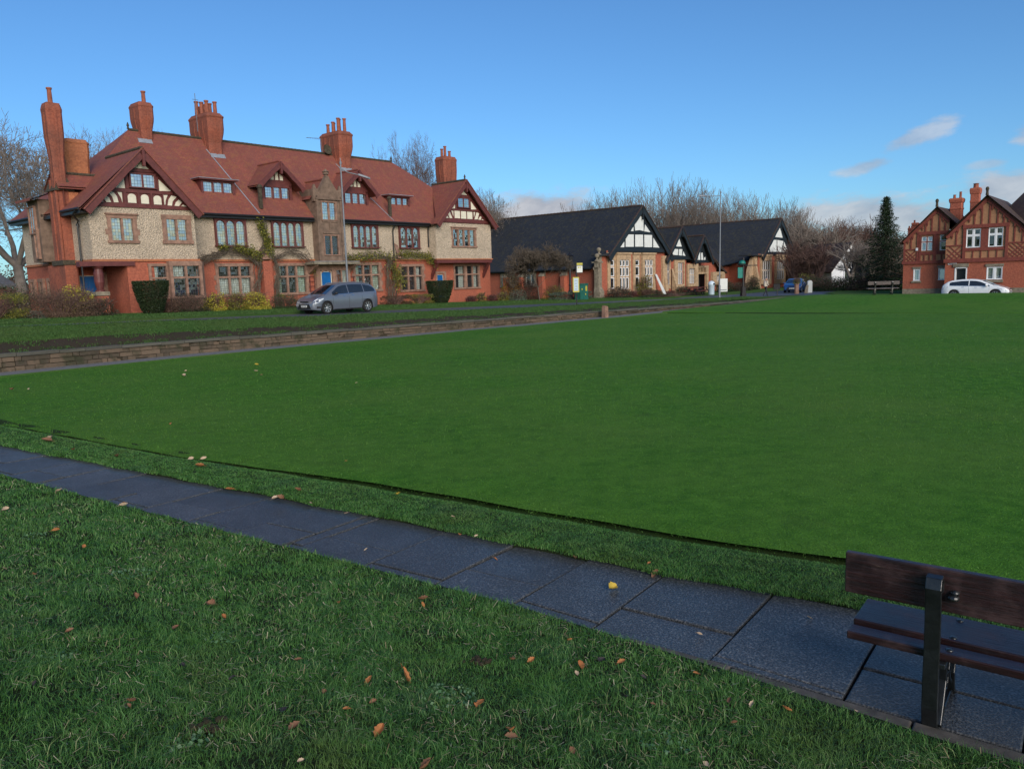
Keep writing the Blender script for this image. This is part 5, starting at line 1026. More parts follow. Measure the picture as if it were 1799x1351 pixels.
def make_car(name,label,pt,pr,u,w,z,rot,group=None):
    L,H_,Wd=pr['L'],pr['H'],pr['W']; hl=L/2; hw=Wd/2; wr=pr['wr']; xw=pr['xw']; tx=[p[0] for p in pr['top']]; tz=[p[1] for p in pr['top']]
    top=lambda x:ip(x,tx,tz); belt=lambda x:min(ip(x,[-hl,hl],[pr['belt'][0],pr['belt'][1]]),top(x)-.045)
    plan=lambda x:hw*(1-.20*max(0,(abs(x)-(hl-.62))/.62)**2.4)
    root=thing(name,label,'car',u,w,z,rot,group)
    def zb(x):
        b=.20+.07*max(0,(abs(x)-(hl-.5))/.5)
        for c in xw:
            d=abs(x-c)
            if d<wr+.055: b=max(b,wr+math.sqrt((wr+.055)**2-d*d))
        return b
    def half(x):
        P=plan(x); b=belt(x); t=top(x); lo=zb(x); pts=[]
        for zz,f in ((lo,.94),(max(lo,.28),.955),(max(lo,.42),.985),(max(lo,.6),1.),(max(lo,.75),.995),(max(lo,b-.1),.985),(max(lo,b),.96)): pts.append((P*f,min(zz,b)))
        gh=max(0,t-b); rf=.96-.26*min(1,gh/.55); 
        for k in (1,2,3,4): tt=k/5; pts.append((P*(.96-(.96-rf)*tt**1.15),b+(gh-.035*min(1,gh/.2))*tt*1.02))
        pts.append((P*(rf-.03),b+gh*.955)); pts.append((P*rf*.8,t-.012*min(1,gh/.1+.4))); pts.append((P*rf*.45,t-.003)); pts.append((0,t)); return pts
    xs=sorted({round(-hl+k*L/110,4) for k in range(111)})
    mb=MB(); rings=[]
    for x in xs:
        h=half(x); rings.append([(x,y,zz) for y,zz in h]+[(x,-y,zz) for y,zz in h[:-1]][::-1])
    n=len(rings[0]); vs=[p for r in rings for p in r]; fs=[]
    for k in range(len(rings)-1):
        for i in range(n-1): fs.append((k*n+i,k*n+i+1,(k+1)*n+i+1,(k+1)*n+i))
    fs.append(tuple(range(n))[::-1]); fs.append(tuple(range((len(rings)-1)*n,len(rings)*n)))
    mb.add(vs,fs); body=mb.build('body',pt,root,smooth=True)
    mb=MB(); mb.box(-hl+.25,hl-.25,-hw*.8,hw*.8,.2,.75); mb.build('underbody','trim',root)
    def ys(x,z):
        h=half(x); zz=[p[1] for p in h]; yy=[p[0] for p in h]; return ip(z,zz,yy)
    def side_panel(nm,poly,mat,out=.006,parent=root,both=True):
        """poly: list of (x, zlow, zhigh) along x"""
        for sg_ in ((1,-1) if both else (1,)):
            mb=MB()
            for (xa,la,ha),(xb,lb,hb_) in zip(poly,poly[1:]):
                m=5
                for k in range(m):
                    q=[]
                    for x,l,h in ((xa,la,ha),(xb,lb,hb_)): q.append([(x,sg_*(ys(x,l+(h-l)*t)+out),l+(h-l)*t) for t in (k/m,(k+1)/m)])
                    mb.poly([q[0][0],q[1][0],q[1][1],q[0][1]])
            mb.build(nm,mat,parent)
    for a,b in pr['sidewin']:
        n_=10; pl=[]
        for k in range(n_+1):
            x=a+(b-a)*k/n_; l=belt(x)+.03; h=max(l+.012,top(x)-pr.get('head',.12)); pl.append((x,l,h))
        side_panel('side_window',pl,'car_glass')
    # windscreen and rear window follow the profile
    for nm,(a,b) in (('windscreen',pr['ws']),('rear_window',pr['rw'])):
        mb=MB()
        n_=8
        for k in range(n_):
            q=[]
            for x in (a+(b-a)*k/n_,a+(b-a)*(k+1)/n_):
                h=half(x); q.append([(x,f*h[-3][0]*1.12,top(x)+.008-.02*abs(f)**3) for f in (-1,-.5,0,.5,1)])
            for i in range(4): mb.poly([q[0][i],q[1][i],q[1][i+1],q[0][i+1]])
        mb.build(nm,'car_glass',root,smooth=True)
    side_panel('sill_trim',[(xw[0]+wr+.1,.2,.26),(xw[1]-wr-.1,.2,.26)],'trim',.004)
    side_panel('window_moulding',[(pr['sidewin'][0][0],belt(pr['sidewin'][0][0])+.0,belt(pr['sidewin'][0][0])+.028),(0,belt(0)+.0,belt(0)+.028),(pr['sidewin'][-1][1],belt(pr['sidewin'][-1][1])-.005,belt(pr['sidewin'][-1][1])+.02)],'chrome',.009)
    for xh in pr['handles']: side_panel('door_handle',[(xh-.09,belt(xh)-.1,belt(xh)-.075),(xh+.09,belt(xh)-.1,belt(xh)-.07)],'chrome',.025)
    for xg in pr['gaps']: side_panel('door_gap',[(xg-.006,.27,belt(xg)),(xg+.006,.27,belt(xg))],'trim',.003)
    # headlamps, tail lamps
    xf0,xf1=pr['hl']; side_panel('headlight',[(xf0,top(xf0)-.17,top(xf0)-.12),((xf0+xf1)/2,top((xf0+xf1)/2)-.22,top((xf0+xf1)/2)-.1),(xf1,top(xf1)-.24,top(xf1)-.08)],'lamp',.008)
    xr0,xr1=pr['tl']; side_panel('tail_light',[(xr0,belt(xr0)-.22,belt(xr0)-.0),(xr1,belt(xr1)-.14,belt(xr1)-.06)],'redlamp',.008)
    # front face: grille, plate, lower intake
    h=half(hl); yf=h[3][0]
    mb=MB(); mb.add([(hl+.012,-yf*.62,.56),(hl+.012,yf*.62,.56),(hl+.012,yf*.8,.3),(hl+.012,-yf*.8,.3),(hl-.02,-yf*.62,.56),(hl-.02,yf*.62,.56),(hl-.02,yf*.8,.3),(hl-.02,-yf*.8,.3)],[(0,1,2,3),(0,1,5,4),(1,2,6,5),(2,3,7,6),(3,0,4,7)]); mb.build('grille','trim',root)
    mb=MB(); mb.box(hl-.02,hl+.01,-yf*.5,yf*.5,.66,.72); mb.build('upper_grille','trim',root)
    mb=MB(); mb.box(hl+.012,hl+.024,-.26,.26,.4,.51); pl_=mb.build('number_plate','plate_w',root)
    mb=MB(); x0=hl+.025
    for k,cw in enumerate((.035,.03,.035,.03,0,.035,.035,.03)):
        if cw: mb.box(x0,x0+.002,-.22+k*.056,-.22+k*.056+cw,.43,.485)
    mb.build('lettering','trim',pl_)
    mb=MB(); mb.box(-hl-.012,-hl+.005,-.26,.26,.5,.61); mb.build('number_plate',plain('yellow_plate',(.55,.42,.03),.5,.05) if 'yellow_plate' not in bpy.data.materials else bpy.data.materials['yellow_plate'],root)
    for sg_ in (-1,1):
        mb=MB(); xm=pr['mir']; zm=belt(xm)+.07; yy=sg_*(ys(xm,belt(xm))+.02)
        mb.loft([[(xm-.06,yy,zm-.05),(xm+.07,yy,zm-.05),(xm+.05,yy,zm+.03),(xm-.06,yy,zm+.03)],[(xm-.07,yy+sg_*.08,zm-.06),(xm+.09,yy+sg_*.08,zm-.06),(xm+.07,yy+sg_*.08,zm+.08),(xm-.07,yy+sg_*.08,zm+.08)],[(xm-.06,yy+sg_*.19,zm-.04),(xm+.03,yy+sg_*.19,zm-.04),(xm+.02,yy+sg_*.19,zm+.07),(xm-.06,yy+sg_*.19,zm+.07)]])
        mb.build('wing_mirror',pt if pr.get('mirp') else 'trim',root,smooth=True)
        side_f=[(hl-.32,.33,.43),(hl-.1,.36,.46)]
        mb=MB()
        for xr_ in (pr.get('rail') or ()):
            pass
        if pr.get('rail'): a,b=pr['rail']; mb.tube([(a+(b-a)*k/8,sg_*(half(a+(b-a)*k/8)[-3][0]+.08),top(a+(b-a)*k/8)+.015) for k in range(9)],.018,6); mb.build('roof_rail','galv',root)
    side_panel('fog_lamp',[(hl-.42,.34,.42),(hl-.2,.32,.44)],'trim',.01)
    for c in xw:
        for sg_ in (-1,1):
            yo=sg_*(hw-.015); wt=.2
            mb=MB(); prof=[(wr-.1,0),(wr-.03,.0),(wr,.03),(wr,wt-.03),(wr-.03,wt),(wr-.1,wt)]
            mb.loft([[(c+r*math.cos(t),yo-sg_*d,wr+r*math.sin(t)) for t in [2*math.pi*k/28 for k in range(28)]] for r,d in prof],False); wheel=mb.build('wheel','tyre',root,smooth=True)
            mb=MB(); R0=wr-.09
            mb.loft([[(c+r*math.cos(t),yo-sg_*d,wr+r*math.sin(t)) for t in [2*math.pi*k/28 for k in range(28)]] for r,d in ((R0+.005,.01),(R0-.02,.012),(R0-.03,.05))],False)
            for k in range(7):
                t=2*math.pi*k/7; 
                for dt in (-.12,.12):
                    ca,sa=math.cos(t+dt),math.sin(t+dt); a=(c+.05*math.cos(t),wr+.05*math.sin(t)); e=(c+(R0-.015)*ca,wr+(R0-.015)*sa)
                    L2=math.hypot(e[0]-a[0],e[1]-a[1]); nx_,nz_=-(e[1]-a[1])/L2*.014,(e[0]-a[0])/L2*.014
                    mb.poly([(a[0]-nx_,yo-sg_*.02,a[1]-nz_),(e[0]-nx_,yo-sg_*.015,e[1]-nz_),(e[0]+nx_,yo-sg_*.015,e[1]+nz_),(a[0]+nx_,yo-sg_*.02,a[1]+nz_)])
            mb.loft([[(c+r*math.cos(t),yo-sg_*d,wr+r*math.sin(t)) for t in [2*math.pi*k/14 for k in range(14)]] for r,d in ((.065,.018),(.05,.008),(.001,.006))],False); mb.build('rim','alloy',wheel)
            mb=MB(); mb.poly([(c+(R0-.02)*math.cos(t),yo-sg_*.06,wr+(R0-.02)*math.sin(t)) for t in [2*math.pi*k/20 for k in range(20)]]); mb.build('brake_disc','trim',wheel)
    return root
mpv=dict(L=4.5,H=1.68,W=1.86,wr=.33,xw=(-1.40,1.39),belt=(1.12,.98),top=[(-2.25,.95),(-2.2,1.08),(-2.1,1.26),(-1.9,1.47),(-1.65,1.58),(-1.2,1.655),(-.5,1.68),(.15,1.655),(.5,1.58),(1.38,1.06),(1.6,1.0),(1.95,.88),(2.15,.76),(2.25,.6)],sidewin=[(-1.98,-1.2),(-1.14,-.12),(-.06,1.02)],ws=(.58,1.34),rw=(-2.12,-1.72),handles=(-.35,.25),gaps=(-1.0,-.09,1.0),hl=(1.62,2.12),tl=(-2.2,-1.95),mir=.85,rail=(-1.75,.35))
hat=dict(L=4.36,H=1.47,W=1.82,wr=.33,xw=(-1.32,1.33),belt=(1.0,.88),top=[(-2.18,.78),(-2.12,.98),(-2.0,1.1),(-1.75,1.29),(-1.5,1.38),(-.9,1.45),(-.3,1.47),(.1,1.44),(.4,1.37),(1.22,.98),(1.5,.93),(1.9,.80),(2.1,.68),(2.18,.55)],sidewin=[(-1.62,-.38),(-.32,.98)],ws=(.46,1.18),rw=(-2.0,-1.68),handles=(-.75,.1),gaps=(-.35,.95),hl=(1.45,2.02),tl=(-2.14,-1.75),mir=.78,mirp=True,head=.13)
make_car('parked_car','metallic grey people carrier with roof rails, parked facing left in front of the blue door','car_grey',mpv,9.45,10.35,zroad(9.45)+.0,math.pi)
make_car('parked_car','white hatchback half hidden by the lawn crest, before the right hand brick house','car_white',hat,48.9,35.1,-.1,-math.pi/2)
h2=dict(hat); h2['H']=1.5
make_car('parked_car','small blue car facing the camera on the road beyond the walking person','car_blue',h2,66.0,15.3,.06,math.pi+R_(12))
# ------------------------------------------------------------------ benches
M['slat']=plain('oxblood_stained_board',(.055,.018,.018),.42,.35,14.,.35,Coat_Weight=.3,Coat_Roughness=.25)
b_=NB('weathered_board'); o_=b_.obj(); ch=b_.N('ShaderNodeTexNoise',ins={'Vector':b_.N('ShaderNodeMapping',ins={0:o_,3:(6.,40.,40.)}).outputs[0],'Scale':1.,'Detail':6,'Roughness':.75}).outputs['Fac']; st=b_.N('ShaderNodeMapping',ins={0:o_,3:(3.,60.,60.)}).outputs[0]; n_=b_.noise(st,1.,5,.7); n2=b_.noise(o_,4.,4)
c_=b_.mix(b_.ramp(n_,[(.35,(0,)*3),(.7,(1,)*3)]),(.008,.004,.004),(.030,.010,.010)); c_=b_.mix(b_.ramp(n2,[(.5,(0,)*3),(.75,(.6,)*3)]),c_,(.11,.06,.055))
c_=b_.mix(b_.ramp(ch,[(.66,(0,)*3),(.72,(.6,)*3)]),c_,(.10,.075,.06)); M['slat']=b_.out(b_.bsdf(c_,b_.ramp(n2,[(.3,(.28,)*3),(.7,(.5,)*3)]),b_.math('ADD',n_,ch),.6,.005,Specular_IOR_Level=.6))
M['castiron']=plain('black_cast_iron',(.010,.012,.013),.32,.4,16.,.4,Coat_Weight=.4,Coat_Roughness=.2)
def make_bench(label,world,rot):
    root=thing('park_bench',label,'bench',0,0,0,rot,world=world)
    mb=MB(); mb.box(-.45,1.52,-.005,.042,.655,.885); mb.build('backrest','slat',root,bevel=.006)
    for y0,y1,zt in ((-.015,.095,.432),(.135,.47,.448)):
        mb=MB(); mb.box(-.43,1.50,y0,y1,zt-.045,zt); mb.build('seat_slat','slat',root,bevel=.006)
    for x in (0,1.07):
        mb=MB(); W_=.038
        # rear upright: an S shaped flat bar whose top hooks over the board
        path=[(-.01,.0),(-.045,.12),(-.05,.3),(-.045,.45),(-.055,.6),(-.07,.72),(-.085,.80),(-.07,.845),(-.035,.85),(-.012,.82),(-.012,.76)]; th_=.026
        rings=[]
        for k,(y,z) in enumerate(path):
            a=path[max(0,k-1)]; b=path[min(len(path)-1,k+1)]; d=math.hypot(b[0]-a[0],b[1]-a[1]); ny,nz=-(b[1]-a[1])/d*th_/2,(b[0]-a[0])/d*th_/2
            rings.append([(x-W_,y-ny,z-nz),(x+W_,y-ny,z-nz),(x+W_,y+ny,z+nz),(x-W_,y+ny,z+nz)])
        mb.loft(rings)
        # seat arm, front leg and scrollwork
        def bar(path,wx=.022,t=.02,cx=x+.035):
            rg=[]
            for k,(y,z) in enumerate(path):
                a=path[max(0,k-1)]; b=path[min(len(path)-1,k+1)]; d=math.hypot(b[0]-a[0],b[1]-a[1])+1e-6; ny,nz=-(b[1]-a[1])/d*t/2,(b[0]-a[0])/d*t/2
                rg.append([(cx-wx,y-ny,z-nz),(cx+wx,y-ny,z-nz),(cx+wx,y+ny,z+nz),(cx-wx,y+ny,z+nz)])
            mb.loft(rg)
        bar([(-.05,.37),(.2,.375),(.47,.39)],.03,.03); bar([(.45,.39),(.42,.28),(.36,.16),(.40,.04),(.46,.0)],.03,.028); bar([(-.01,.02),(.05,.1),(.12,.22),(.10,.32),(.03,.36)],.02); bar([(.40,.08),(.30,.14),(.22,.24),(.26,.34),(.34,.37)],.02); bar([(0,.01),(.12,.06),(.3,.06),(.42,.02)],.02)
        bar([(.16+.05*math.cos(t),.2+.05*math.sin(t)) for t in [k*.7 for k in range(10)]],.018,.014)
        for z in (.75,): mb.lathe((x+.085,-.03,z),[(.0,-.02),(.028,-.01),(.03,.0),(.025,.012),(0,.02)],10)
        mb.build('bench_leg','castiron',root,bevel=.004)
    mb=MB()
    for x in (.06,1.13):
        for y,z in ((.04,.432),(.17,.448),(.42,.448)): mb.lathe((x+.01,y,z-.004),[(.019,0),(.019,.006),(.012,.011),(.001,.012)],12)
        mb.lathe((x+.03,-.02,.76),[(.0,0),(.02,.005),(.022,.02),(.0,.03)],10)
    mb.build('bolt','castiron',root,smooth=True)
    return root
rot0=math.atan2(-.607,.795)
make_bench('dark red bench with black cast iron legs beside the slab path, bottom right',(2.19,3.84,0),rot0)
fb=make_bench('faded wooden park bench on the crest of the lawn, left of the white car',(24.1,50.9,zfar(*UW(24.1,50.9))),R_(-8))
# ------------------------------------------------------------------ lamp posts, signs and street furniture
def lamp_post(label,u,w,z,h,arm,tilt=0.,base=.09):
    r=thing('street_lamp',label,'lamp post',u,w,z,0,'street lamps'); 
    mb=MB(); mb.tube([(0,0,-.1),(0,0,1.1)],.1,12); mb.tube([(0,0,1.1),(tilt*.5,0,h*.5),(tilt,0,h)],[.062,.055,.045],10); mb.tube([(tilt*.45,0,h*.45),(tilt*.46,0,h*.46)],.075,10); mb.lathe((tilt,0,h-.1),[(.07,0),(.07,.15),(.03,.2),(.02,.38)],8); mb.build('pole','galv',r)
    mb=MB(); a=Vector(arm); mb.tube([(tilt,0,h-.35),(tilt+a.x*.4,a.y*.4,h-.35+a.z*.6),(tilt+a.x,a.y,h-.35+a.z)],.03,8); mb.build('arm','galv',r)
    d=a.normalized(); mb=MB(); e=Vector((tilt,0,h-.35))+a; q=Vector((-d.y,d.x,0))
    mb.loft([[e+q*s_*w_+Vector((0,0,z_)) + d*l_ for s_,z_ in ((-1,-.04),(1,-.04),(.7,.07),(-.7,.07))] for l_,w_ in ((-.05,.06),(.15,.13),(.5,.14),(.68,.06))]); mb.build('lamp_head','galv',r)
    return r
lamp_post('grey steel lamp post rising behind the grey people carrier, in front of the brick house',11.95,8.1,zroad(12),8.75,(.9,-.55,-.35))
lamp_post('tall grey lamp post with a straight arm near the dark roofed hall',51.2,13.6,.12,9.7,(-1.3,.9,0),.15)
lamp_post('slim grey lamp post among the far bare trees',118,3,0,7.0,(-.9,.6,.0))
M['yellow']=plain('yellow_sign_paint',(.42,.37,.045),.5,.08); M['pale']=plain('timetable_paper',(.42,.52,.62),.6,.1); M['teal']=plain('teal_green_paint',(.004,.16,.13),.5,.2); M['dgreen']=plain('cabinet_green_paint',(.012,.10,.075),.55,.3,5.)
OB_=-R_(35)
bs=thing('bus_stop','bus stop pole with yellow topped flag and yellow framed timetable on the near verge','bus stop',27.1,14.2,.42,OB_)
mb=MB(); mb.tube([(0,0,-.1),(0.03,0,3.0)],.045,10); mb.build('pole','iron',bs)
mb=MB(); mb.box(.05,.48,-.02,.02,2.32,2.78); f=mb.build('stop_flag','plate_w',bs); mb=MB(); mb.box(.06,.49,-.024,.024,2.83,2.98); mb.build('flag_top','yellow',f)
mb=MB(); 
for k in (0,1): mb.box(.14+k*.13,.22+k*.13,-.03,-.021,2.62,2.72)
mb.build('route_number','yellow',f)
mb=MB(); mb.box(-.27,.2,-.07,-.03,.95,2.0); tb=mb.build('timetable_case','yellow',bs); mb=MB(); mb.box(-.2,.13,-.082,-.071,1.05,1.92); mb.build('timetable','pale',tb)
mb=MB()
for k in range(4): mb.box(-.12,.05-.03*(k%2),-.088,-.083,1.75-k*.2,1.77-k*.2)
mb.build('print_line','iron',tb)
cb=thing('utility_cabinet','green street cabinet with small yellow labels beside the hall wall','cabinet',38.9,6.3,.42)
mb=MB(); mb.box(-.55,.65,-.3,.3,0,1.35); mb.box(-.6,.7,-.35,.35,1.35,1.42); mb.box(.04,.06,-.31,-.3,.05,1.3); mb.box(-.58,.68,-.33,.33,0,.06); mb.build('case','dgreen',cb,bevel=.015)
mb=MB(); mb.box(.25,.5,-.312,-.3,.75,1.2); mb.box(-.35,-.2,-.312,-.3,.85,1.0); mb.box(.2,.32,-.312,-.3,.4,.55); mb.build('label_plate','yellow',cb)
ol=thing('victorian_lamp','black ornate cast iron lamp column against the hall wall','lamp post',40.6,3.9,.4)
mb=MB(); mb.lathe((0,0,0),[(.3,0),(.3,.12),(.2,.25),(.22,.7),(.12,.85),(.1,1.2),(.14,1.3),(.1,1.4),(.085,2.9),(.16,2.98),(.16,3.1),(.1,3.15),(.1,3.3)],12); mb.build('column','iron',ol)
mb=MB(); mb.lathe((0,0,3.3),[(.12,0),(.3,.2),(.34,.55),(.3,.62),(.42,.66),(.2,.85),(.08,.95)],8); mb.tube([(-.55,0,3.0),(.55,0,3.0)],.05,6); mb.lathe((.5,0,2.95),[(.02,0),(.12,.05),(.12,.2),(.02,.25)],8); mb.build('lantern','iron',ol)
fp=thing('signpost','dark pillar sign with a teal panel and globe top beside the road','sign',55.2,14.2,.05,OB_)
mb=MB(); mb.tube([(0,0,-.05),(0,0,3.7)],.1,10); mb.box(-.22,.22,-.22,.22,0,.35); mb.box(-.18,.18,-.18,.18,.35,.9); mb.tube([(0,0,2.95),(1.5,0,2.95)],.05,6); mb.tube([(-.45,0,3.0),(.2,0,3.0)],.07,6); mb.build('pillar','iron',fp)
mb=MB(); mb.box(-.62,-.1,-.06,.06,1.75,2.8); mb.build('sign_panel','teal',fp,bevel=.03)
mb=MB(); mb.lathe((-.15,0,3.1),[(.3,0),(.34,.12),(.26,.28),(.12,.36),(.03,.38)],12); mb.build('globe_top','teal',fp,smooth=True); mb=MB(); mb.lathe((-.2,0,2.95),[(.1,0),(.4,.05),(.42,.18),(.2,.2)],10); mb.build('globe_collar','iron',fp)
bn=thing('litter_bin','white cylindrical litter bin beside the lamp post in front of the hall','bin',59.0,9.0,.1)
mb=MB(); mb.lathe((0,0,0),[(.3,0),(.32,.03),(.32,1.0),(.36,1.03),(.36,1.1),(.34,1.25),(.2,1.42),(.05,1.46)],16); mb.build('drum',plain('pale_blue_white_paint',(.55,.66,.76),.4,.06),bn,smooth=True); mb=MB(); mb.box(-.2,.2,-.365,-.3,1.06,1.2); mb.build('opening','iron',bn)
nb=thing('notice_board','white free standing notice board on the lawn right of the litter bin','sign',60.6,9.6,.1,-R_(35))
mb=MB(); mb.box(-.55,.5,-.04,.04,.25,1.65); mb.build('panel','plate_w',nb,bevel=.03); mb=MB(); mb.box(-.45,.4,-.05,-.041,.4,.5); mb.build('print_line','galv',nb); mb=MB(); mb.box(-.5,-.42,-.03,.03,-.05,.25); mb.box(.37,.45,-.03,.03,-.05,.25); mb.build('foot','iron',nb)
lb=thing('leaning_board','long white board leaning against the end wall of the hall','board',56.6,4.5,.1)
mb=MB(); mb.add([(-.1,-.3,0),(.55,-.3,0),(.55,-.25,0),(-.1,-.25,0),(-.55,.55,2.35),(-.2,.55,2.35),(-.2,.6,2.35),(-.55,.6,2.35)],[(0,3,2,1),(4,5,6,7),(0,1,5,4),(1,2,6,5),(2,3,7,6),(3,0,4,7)]); mb.build('board','plate_w',lb)
def picnic(label,u,w):
    r=thing('picnic_table',label,'picnic table',u,w,.1,0,'picnic tables outside the hall'); mb=MB()
    for k in range(5): mb.box(-.9,.9,-.36+k*.145,-.23+k*.145,.7,.74)
    mb.build('table_top','wood_red',r)
    for y in (-.72,.72): mb=MB(); mb.box(-.9,.9,y-.13,y-.01,.42,.46); mb.box(-.9,.9,y+.01,y+.13,.42,.46); mb.build('seat','wood_red',r)
    for x in (-.65,.65):
        mb=MB(); mb.add([],[])
        for sg_ in (-1,1): mb.loft([[(x-.03,sg_*.62-.05,0),(x+.03,sg_*.62-.05,0),(x+.03,sg_*.62+.05,0),(x-.03,sg_*.62+.05,0)],[(x-.03,sg_*.22-.05,.7),(x+.03,sg_*.22-.05,.7),(x+.03,sg_*.22+.05,.7),(x-.03,sg_*.22+.05,.7)]])
        mb.box(x-.031,x+.031,-.85,.85,.36,.42); mb.build('frame','iron',r)
    return r
for l,u,w in (('dark picnic table nearest the leaning white board',57.6,7.8),('dark red picnic table in the middle of the three outside the hall',60.6,6.2),('dark red picnic table nearest the hall doorway',63.6,5.6)): picnic(l,u,w)
st_=thing('stone_post','small square red sandstone post standing at the edge of the green by the wall path','post',21.0,20.6,0)
mb=MB(); mb.loft([[(-.16,-.14,-.05),(.16,-.14,-.05),(.16,.14,-.05),(-.16,.14,-.05)],[(-.15,-.13,.62),(.15,-.13,.62),(.15,.13,.62),(-.15,.13,.62)],[(-.13,-.1,.7),(.13,-.1,.66),(.13,.1,.68),(-.13,.1,.72)]]); mb.build('shaft','sandstone',st_,bevel=.01)
sb=thing('sign_board','dark rectangular sign board on a single post, back view, right of the walking person','sign',56.0,17.2,.05,-R_(30))
mb=MB(); mb.tube([(0.1,0,-.05),(.1,0,.8)],.04,8); mb.build('post','iron',sb); mb=MB(); mb.box(-.35,.4,-.03,.03,.55,1.1); mb.build('panel','iron',sb)
pp=thing('planter','tall terracotta planter with a small round yellow green shrub at the corner of the green','planter',60.5,17.5,.05)
mb=MB(); mb.lathe((0,0,0),[(.24,0),(.22,.1),(.22,.9),(.27,.95),(.27,1.02),(.2,1.02)],10); mb.build('pot','sandstone',pp)
wb=thing('stone_marker','round topped pale stone marker beside the terracotta planter','stone',63.6,17.7,.05,-R_(30))
mb=MB(); mb.prism([(-.28,0),(.28,0),(.28,1.05)]+[(.28*math.cos(t),1.05+.22*math.sin(t)) for t in [math.pi*k/8 for k in range(1,8)]]+[(-.28,1.05)],-.09,.09); mb.build('slab','plate_w',wb,bevel=.01)
gb=thing('leaning_slab','grey stone slab leaning beside the round topped marker','stone',62.2,17.9,.05,-R_(30))
mb=MB(); mb.add([(-.3,-.05,0),(.1,-.05,0),(.1,.05,0),(-.3,.05,0),(-.05,-.05,.85),(.2,-.05,.8),(.2,.05,.8),(-.05,.05,.85)],[(0,3,2,1),(4,5,6,7),(0,1,5,4),(1,2,6,5),(2,3,7,6),(3,0,4,7)]); mb.build('slab','sandstone_grey',gb)
for u,l in ((15.1,'dark wooden trellis left of the blue front door'),(18.55,'dark wooden trellis right of the entrance, behind the lamp post')):
    tr_=thing('trellis',l,'trellis',u,.0,zhouse(u),0,'trellises on the brick house'); mb=MB(); z0=.2
    for x in (-.2,.2): mb.box(x-.025,x+.025,-.12,-.08,z0,2.15)
    for k in range(6): mb.box(-.3,.3,-.14,-.12,z0+.2+k*.34,z0+.24+k*.34)
    mb.build('lattice','wood_red',tr_)
# ------------------------------------------------------------------ person
def skin(name,pts,edges,mat,root,sub=2):
    me=bpy.data.meshes.new(name); me.from_pydata([p[:3] for p in pts],edges,[]); o=bpy.data.objects.new(name,me); COL.objects.link(o); o.parent=root
    me.materials.append(M[mat] if isinstance(mat,str) else mat)
    o.modifiers.new('s','SKIN'); 
    for i,p in enumerate(pts):
        r=p[3]; me.skin_vertices[0].data[i].radius=(r if not isinstance(r,tuple) else r[0],r if not isinstance(r,tuple) else r[1]); me.skin_vertices[0].data[i].use_root=(i==0)
    o.modifiers.new('sub','SUBSURF').render_levels=sub; o.modifiers['sub'].levels=sub; return o
pe=thing('person','person in cream jacket, dark trousers and blue hat walking on the far pavement','person',54.6,16.7,.05,-R_(25))
b_=NB('skin_and_trousers'); zc=b_.N('ShaderNodeSeparateXYZ',ins={0:b_.obj()}).outputs[2]; M['bodymat']=b_.out(b_.bsdf(b_.mix(b_.math('GREATER_THAN',zc,.98),(.012,.014,.02),(.42,.24,.17)),.8))
M['jacket']=plain('cream_jacket_cloth',(.50,.44,.36),.9,.12,6.); M['hat']=plain('blue_woollen_hat',(.02,.035,.11),.95,.2,20.)
pts=[(0,0,.92,.12),(0,0,1.1,.12),(.02,0,1.3,(.16,.11)),(.03,0,1.44,(.13,.08)),(.05,0,1.53,.05),(.07,0,1.62,(.075,.09)),(.08,0,1.70,(.06,.075)),
 (0,.09,.86,.09),(.2,.1,.5,.065),(.3,.1,.12,.045),(.28,.1,.05,.04),(.42,.1,.03,.03),(0,-.09,.86,.09),(-.05,-.1,.48,.065),(-.34,-.1,.16,.045),(-.38,-.1,.1,.04),(-.28,-.1,.02,.03),
 (.03,.19,1.42,.05),(.1,.24,1.16,.04),(.32,.2,1.08,.032),(.38,.18,1.08,.022),(.44,.18,1.07,.012),(.03,-.19,1.42,.05),(-.02,-.24,1.16,.04),(.2,-.22,1.02,.032),(.27,-.21,1.01,.022),(.33,-.2,1.0,.012)]
ed=[(0,1),(1,2),(2,3),(3,4),(4,5),(5,6),(0,7),(7,8),(8,9),(9,10),(10,11),(0,12),(12,13),(13,14),(14,15),(15,16),(3,17),(17,18),(18,19),(19,20),(20,21),(3,22),(22,23),(23,24),(24,25),(25,26)]
bd=skin('body',pts,ed,'bodymat',pe)
jp_=[(0,0,.82,(.24,.19)),(0,0,1.1,(.235,.18)),(.02,0,1.3,(.24,.18)),(.03,0,1.47,(.16,.12)),(.03,.2,1.42,.09),(.1,.25,1.16,.058),(.29,.21,1.08,.045),(.03,-.2,1.42,.068),(-.02,-.25,1.16,.058),(.17,-.22,1.03,.045)]
skin('jacket',jp_,[(0,1),(1,2),(2,3),(3,4),(4,5),(5,6),(3,7),(7,8),(8,9)],'jacket',pe)
skin('hat',[(.06,0,1.68,(.1,.09)),(.05,0,1.76,(.085,.08)),(.04,0,1.8,.04)],[(0,1),(1,2)],'hat',pe)
